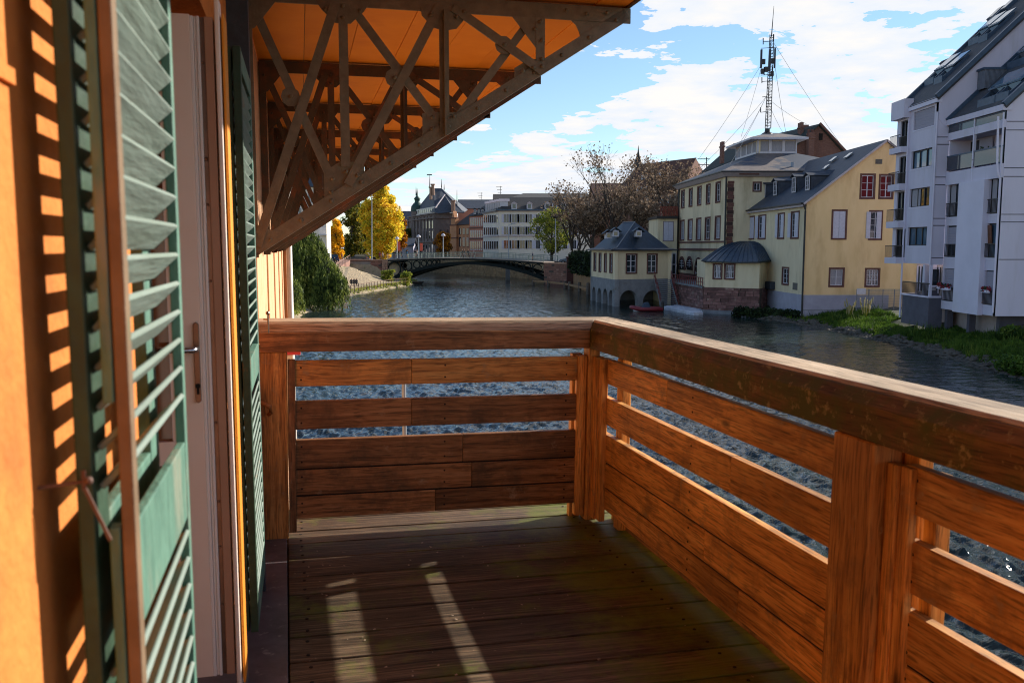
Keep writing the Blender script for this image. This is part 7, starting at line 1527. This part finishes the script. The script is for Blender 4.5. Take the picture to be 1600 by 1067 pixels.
def bare_tree(label, base, H, seed, leafm=None, nleaf=0, R=.45, ls=.16, trunk_r=.3, depth=6, group='bare autumn trees behind the boathouse', name='bare_tree', lean=0):
    t = thing(name, label, 'tree', base, group); W = WM[t.name]; rr = random.Random(seed); tb = MB(); tips = []
    def grow(p, d, L_, r, k):
        mid = p+d*L_*.5+V(rr.uniform(-1, 1), rr.uniform(-1, 1), rr.uniform(-.3, .6))*L_*.07; e = p+d*L_; tb.tube([p, mid, e], [r, r*.85, r*.68], 6 if k < 2 else (4 if k < 4 else 3), cap=False)
        tips.append((mid, k)); tips.append((e, k))
        if k >= depth: return
        nb = 3 if k > 0 and rr.random() < .55 else (4 if k == 0 else 2)
        for j in range(nb):
            ax = V(rr.gauss(0, 1), rr.gauss(0, 1), rr.gauss(0, .35)+.12); ax.normalize(); sp_ = R*(1.0 if j else .35)*(1.1 if k > 1 else .9); nd = (d*(1-sp_*.4)+ax*sp_).normalized(); nd.z = nd.z*.9+.14; nd.normalize()
            grow(e if j < 2 else p.lerp(e, rr.uniform(.5, .9)), nd, L_*rr.uniform(.66, .84), max(.012, r*.60*(1.1 if j == 0 else .85)), k+1)
    grow(V(0, 0, -.3), V(lean, 0, 1).normalized(), H*.26, trunk_r, 0)
    mx = max(v.z for v in tb.v); s_ = H/mx
    for i, v in enumerate(tb.v): tb.v[i] = V(v.x*s_, v.y*s_, v.z*s_)
    part('trunk', tb, M_bark, t, frame=W)
    if nleaf:
        rng = np.random.RandomState(seed); T = np.array([[q.x*s_, q.y*s_, q.z*s_] for q, k in tips if k >= 3]); i = rng.randint(0, len(T), nleaf); C = T[i]+rng.normal(size=(nleaf, 3))*.38
        part('crown', None, [], t, me=leaves_mesh('crown', C, ls*rng.uniform(.6, 1.3, nleaf), leafm, seed))
    return t
L_gold = leafmat('gold_leaves', ('#e0a414', '#f6c01e', '#ffd83c', '#f0b024'), trans=.5); L_yel = leafmat('yellow_green_leaves', ('#a4a430', '#e6d038', '#fce048', '#f4c03c'), trans=.5); L_gyel = leafmat('olive_leaves', ('#3c4a1c', '#6c6c24', '#9c842a'))
L_dk = leafmat('dark_green_leaves', ('#141d10', '#22301a', '#334422'), trans=.15); L_wil = leafmat('willow_leaves', ('#2c3a1c', '#4a5a28', '#76843c', '#8c9444'), trans=.3); L_brn = leafmat('brown_leaves', ('#6a5a4c', '#86705c', '#a08a74', '#74624f'), trans=.25)
L_lgr = leafmat('light_green_leaves', ('#5a6a28', '#8a9438', '#b0a840'), trans=.4); L_org = leafmat('orange_leaves', ('#5c3c18', '#a86a18', '#d8941c'), trans=.3); L_gra = leafmat('grass_blades', ('#2e4614', '#46621c', '#647e2a'), trans=.3)
def grd(px_, D, z=-1.6): q = P(px_, 400, D); return V(q.x, D, z)
GT = 'autumn trees on the left quay'
tree('narrow golden poplar beside the blue car', grd(526, 186), 8.6, 1.9, L_gold, 9000, .17, 11, .04, 'poplar', 60, group=GT)
tree('big yellow tree with orange right edge at the left end of the bridge', grd(596, 196), 16.5, 5.6, L_yel, 24000, .20, 12, .05, 'poplar', 150, group=GT, sub=.14)
tree('dark olive tree between the golden poplar and the big yellow tree', grd(551, 204), 13, 3.6, L_gyel, 11000, .2, 13, .03, 'poplar', 90, group=GT)
tree('tall olive yellow tree rising behind the canopy edge', grd(566, 214), 17, 3.4, L_gyel, 9000, .2, 14, .03, 'poplar', 80, group=GT)
tree('orange leaved tree at the right edge of the big yellow tree', grd(621, 204), 10, 2.4, L_org, 6000, .18, 15, .25, 'round', 50, group=GT)
tree('round orange and green tree in front of the palace', grd(693, 224), 6.6, 2.3, L_org, 7000, .15, 16, .12, 'round', 60)
tree('small dark trees left of the palace', grd(630, 285), 9, 4.0, L_gyel, 4000, .25, 17, .1, 'round', 40)
tree('light green half bare tree in front of the white block', grd(862, 178), 10.6, 4.6, L_lgr, 5200, .15, 18, .22, 'round', 70, trunk_r=.3, sub=.17)
GBT = 'bare autumn trees behind the boathouse'
specs = [(957, 142, 19.6, 21, 700, 'tallest bare tree, standing left of the red roofed hall', .5), (893, 152, 14.5, 22, 700, 'bare tree with few leaves left of the tallest one', .5), (925, 146, 11.5, 23, 3000, 'low brown leaved tree behind the boathouse roof ridge, left side', .55), (985, 138, 13, 24, 3000, 'brown leaved tree directly behind the boathouse roof', .55), (1013, 150, 18.5, 25, 1500, 'brown tree in front of the hall spire', .5), (1040, 145, 17, 26, 1700, 'brown tree close to the villa wing', .5), (905, 160, 9.5, 27, 3600, 'low brown tree above the dark hedge', .55), (940, 160, 14, 28, 1500, 'brown tree behind the tallest bare tree', .5), (968, 155, 14, 29, 1700, 'brown tree between the hall and the tallest tree', .5), (1052, 138, 12, 30, 1600, 'brown tree touching the villa balcony', .5)]
for (x_, D, H, sd_, nl, lab, R_) in specs: bare_tree(lab, grd(x_, D, -1.8), H, sd_, L_brn, nl, R_, group=GBT)
# hedge right of the bridge
def bush(nm, label, pts, n, r, m, ls, seed, cat='bush', origin=None, group=None):
    rng = np.random.RandomState(seed); Pn = np.array([list(p) for p in pts]); i = rng.randint(0, len(Pn), n); d = rng.normal(size=(n, 3)); d /= np.linalg.norm(d, axis=1)[:, None]; C = Pn[i]+d*(r*rng.rand(n)**.45)[:, None]
    o_ = Pn.mean(0) if origin is None else np.array(origin); me = leaves_mesh(nm, C-o_, ls*rng.uniform(.6, 1.3, n), m, seed); o = bpy.data.objects.new(nm, me); put(o, None, Matrix.Translation(V(*o_))); return setp(o, label, cat, group)
hp = [V(P(895+k*2.6, 410, 150-k*1.6).x, 150-k*1.6, z) for k in range(13) for z in (-2.1, -1.4, -.7, -.1)]
bush('hedge', 'dark evergreen hedge above the tan timber wall', hp, 9000, .95, L_dk, .16, 41, 'hedge')
# weeping willow: strands hanging from an arching crown
def willow(label, base, H, R, seed, ns=900, group=None, low=0.0):
    t = thing('weeping_willow', label, 'tree', base, group); rng = np.random.RandomState(seed); W = WM[t.name]; tb = MB(); C = []; S = []
    tb.tube([V(0, 0, -.5), V(.2, 0, H*.25), V(0, .1, H*.5), V(0, 0, H*.8)], [.4, .32, .22, .1], 8)
    for k in range(26):
        a = k*2.4; r = R*rng.uniform(.3, .75); tb.tube([V(0, 0, H*rng.uniform(.3, .6)), V(r*.5*cos(a), r*.5*sin(a), H*rng.uniform(.72, .9)), V(r*cos(a), r*sin(a), H*rng.uniform(.6, .85))], [.13, .08, .03], 5, cap=False)
    part('trunk', tb, M_bark, t, frame=W)
    for k in range(ns):
        a = rng.rand()*6.283; q = rng.rand()**.55; r = R*q; top = H*(1-.42*q**2.2)*rng.uniform(.86, 1.0); bot = max(low, H*rng.uniform(-.05, .5)*(1 if q > .5 else 1.6)); lump = 1+.12*sin(3*a+seed)+.08*sin(7*a)
        z = top; x, y = r*cos(a)*lump, r*sin(a)*lump; dx, dy = rng.normal(0, .02, 2)
        while z > bot: C.append((x+rng.normal(0, .06), y+rng.normal(0, .06), z)); z -= rng.uniform(.10, .22); x += dx; y += dy
    C = np.array(C); n = len(C); m = L_wil; S = .13*rng.uniform(.6, 1.3, n)
    ang = rng.rand(n)*6.283; a = np.stack([np.cos(ang), np.sin(ang), np.zeros(n)], 1); w_ = .035+.03*rng.rand(n); dn_ = np.stack([rng.normal(0, .25, n), rng.normal(0, .25, n), -np.ones(n)], 1)
    v = np.stack([C-a*w_[:, None], C+a*w_[:, None], C+a*(w_*.4)[:, None]+dn_*(S*1.9)[:, None], C-a*(w_*.4)[:, None]+dn_*(S*1.9)[:, None]], 1).reshape(-1, 3).astype(np.float32)
    me = bpy.data.meshes.new('crown'); me.vertices.add(4*n); me.vertices.foreach_set('co', v.ravel()); me.loops.add(4*n); me.loops.foreach_set('vertex_index', np.arange(4*n, dtype=np.int32)); me.polygons.add(n)
    me.polygons.foreach_set('loop_start', np.arange(0, 4*n, 4, dtype=np.int32)); me.polygons.foreach_set('loop_total', np.full(n, 4, dtype=np.int32)); me.update(); me.materials.append(m); part('crown', None, [], t, me=me); return t
GW = 'weeping willows at the water edge'
willow('tall dark weeping willow beside the pale house', V(P(481, 480, 103).x, 103, -5.2), 9.0, 2.45, 51, 1500, GW)
willow('lower bright weeping willow leaning over the water', V(P(515, 482, 99).x, 99, -5.3), 5.4, 1.75, 52, 800, GW, low=-.2)
willow('small pale willow half hidden by the building corner', V(P(450, 490, 92).x, 92, -5.3), 4.2, 1.5, 53, 520, GW, low=-.2)
# reeds and shrubs at the end of the left path
for (x_, y_, D, h_, lab) in ((602, 440, 163, 1.9, 'light green reeds left of the bridge pillar foot'), (610, 440, 166, 2.1, 'light green reeds at the foot of the bridge pillar'), (634, 445, 158, 2.2, 'bright green reed clump at the tip of the bank')):
    p = G(x_, y_, -5.1); pts = [V(p.x+random.gauss(0, .45), p.y+random.gauss(0, .4), p.z+random.uniform(0, h_)) for _ in range(60)]; bush('reed_clump', lab, pts, 900, .3, L_lgr, .12, 60+int(x_), 'reeds', (p.x, p.y, p.z), 'reed clumps below the bridge')
# grass and stones on the right bank
def scatter_blades(name, fn, n, hmin, hmax, wd, m, region, label, seed, cat):
    rng = np.random.RandomState(seed); X = rng.uniform(region[0], region[1], n*3); Y = rng.uniform(region[2], region[3], n*3); keep = fn(X, Y); X, Y = X[keep][:n], Y[keep][:n]; Z = zr(X, Y) if region[0] > 0 else zl(X, Y)
    n = len(X); h = rng.uniform(hmin, hmax, n)*(.6+.8*(np.sin(X*.9)*np.sin(Y*.7)+1)/2); a = rng.rand(n)*6.283; dx, dy = np.cos(a)*wd, np.sin(a)*wd; lx, ly = rng.normal(0, .3, n)*h, rng.normal(0, .3, n)*h
    v = np.stack([np.stack([X-dx, Y-dy, Z-.02], 1), np.stack([X+dx, Y+dy, Z-.02], 1), np.stack([X+lx, Y+ly, Z+h], 1)], 1).reshape(-1, 3).astype(np.float32)
    me = bpy.data.meshes.new(name); me.vertices.add(3*n); me.vertices.foreach_set('co', v.ravel()); me.loops.add(3*n); me.loops.foreach_set('vertex_index', np.arange(3*n, dtype=np.int32)); me.polygons.add(n)
    me.polygons.foreach_set('loop_start', np.arange(0, 3*n, 3, dtype=np.int32)); me.polygons.foreach_set('loop_total', np.full(n, 3, dtype=np.int32)); me.update(); me.materials.append(m); o = bpy.data.objects.new(name, me); col.objects.link(o); setp(o, label, cat, None, 'stuff'); return o
def on_right(X, Y):
    d = dist_poly(X, Y, SR); ok = (d > .5) & (d < 12) & (Y > 40) & (Y < 88); ok &= ~((X > kx+1.1) & (Y > 59.5)); ok &= ~((X > x1-.1) & (Y > 65.2) & (Y < 72.2)); ok &= ~((X > 26.5) & (Y > 82.8)); return ok
scatter_blades('grass', on_right, 60000, .10, .34, .035, L_gra, (26, 42, 42, 88), 'green grass on the sloping right bank', 71, 'grass')
def weeds(X, Y): return on_right(X, Y) & (np.sin(X*1.3+Y*.5)+np.sin(Y*.9-X*.4) > .9)
scatter_blades('weeds', weeds, 7000, .35, .85, .05, leafmat('weed_leaves', ('#2c4418', '#486420', '#6c7c30')), (26, 42, 42, 88), 'taller dark weeds between the grass of the right bank', 72, 'weeds')
def on_left(X, Y): d = -dist_poly(X, Y, SL_); return (d > .3) & (d < 2.2) & (Y > 85) & (Y < 176)
scatter_blades('bank_grass', on_left, 7000, .15, .5, .06, L_lgr, (-30, -15, 85, 176), 'patchy grass along the edge of the left path', 73, 'grass')
ss = MB(); rr = random.Random(4)
for k in range(1500):
    y = rr.uniform(42, 88); xx = np.interp(y, [p[1] for p in SR], [p[0] for p in SR]); x = xx+rr.gauss(.15, .35); z = float(zr(np.array([x]), np.array([y]))[0]); r = rr.uniform(.08, .26)
    o = len(ss.v); ss.ball((x, y, max(z, WATER-.05)), r, 6, (1.3, 1, .6))
    for i in range(o, len(ss.v)): ss.v[i] = ss.v[i]+V(rr.uniform(-1, 1), rr.uniform(-1, 1), rr.uniform(-1, 1))*r*.18
part('shore_stones', ss, mat('wet_grey_stone', '#5e584f', '#48433c', scale=2, rough=.85, bump=.4, rand=.1), None, kind='stuff')
GP = 'plumed grasses on the right bank'
for i, (x_, y_, D, lab) in enumerate(((1327, 500, 77, 'pale plumed grass tuft on the sunlit bank, left one'), (1352, 498, 76, 'pale plumed grass tuft on the sunlit bank, right one'))):
    p = P(x_, y_, D); p.z = float(zr(np.array([p.x]), np.array([p.y]))[0]); t = thing('plumed_grass', lab, 'plumed grass', p, GP); st_ = MB(); pm = MB()
    for k in range(26):
        a = rr.random()*6.28; h = rr.uniform(.8, 1.9); e = V(p.x+cos(a)*h*.3, p.y+sin(a)*h*.3, p.z+h); st_.tube([p, (p+e)/2+V(0, 0, .15), e], .012, 3, cap=False)
        for j in range(4): pm.ball(e+V(0, 0, -.1*j), .05-.006*j, 4, (1, 1, 2.2))
    part('stems', st_, L_lgr, t); part('plumes', pm, mat('straw_plume', '#b0a070', '#9a8c60', rough=.9), t)
bp2 = [V(P(1150+k*3.4, 488, 89).x, 89-k*.25, -5.2+.35*abs(sin(k*1.3))) for k in range(22)]
bush('waterside_bush', 'dark tangled bushes at the foot of the pavilion wall by the water', bp2, 3200, .5, L_dk, .11, 81)
bp3 = [V(32.3+k*.55, 57.5+.6*sin(k), -4.1) for k in range(14)]
bush('bank_bush', 'low green bushes in front of the dark base of the white building', bp3, 3000, .55, leafmat('weed_leaves', ('#2c4418', '#486420', '#6c7c30')), .09, 82)
bp4 = [V(27.9+random.uniform(-.4, .9), 47+random.uniform(-1.6, 3.2), -5.1) for k in range(14)]
bush('shore_bush', 'bright green bush hanging over the shore stones at the right edge', bp4, 3600, .55, L_gra, .08, 83)
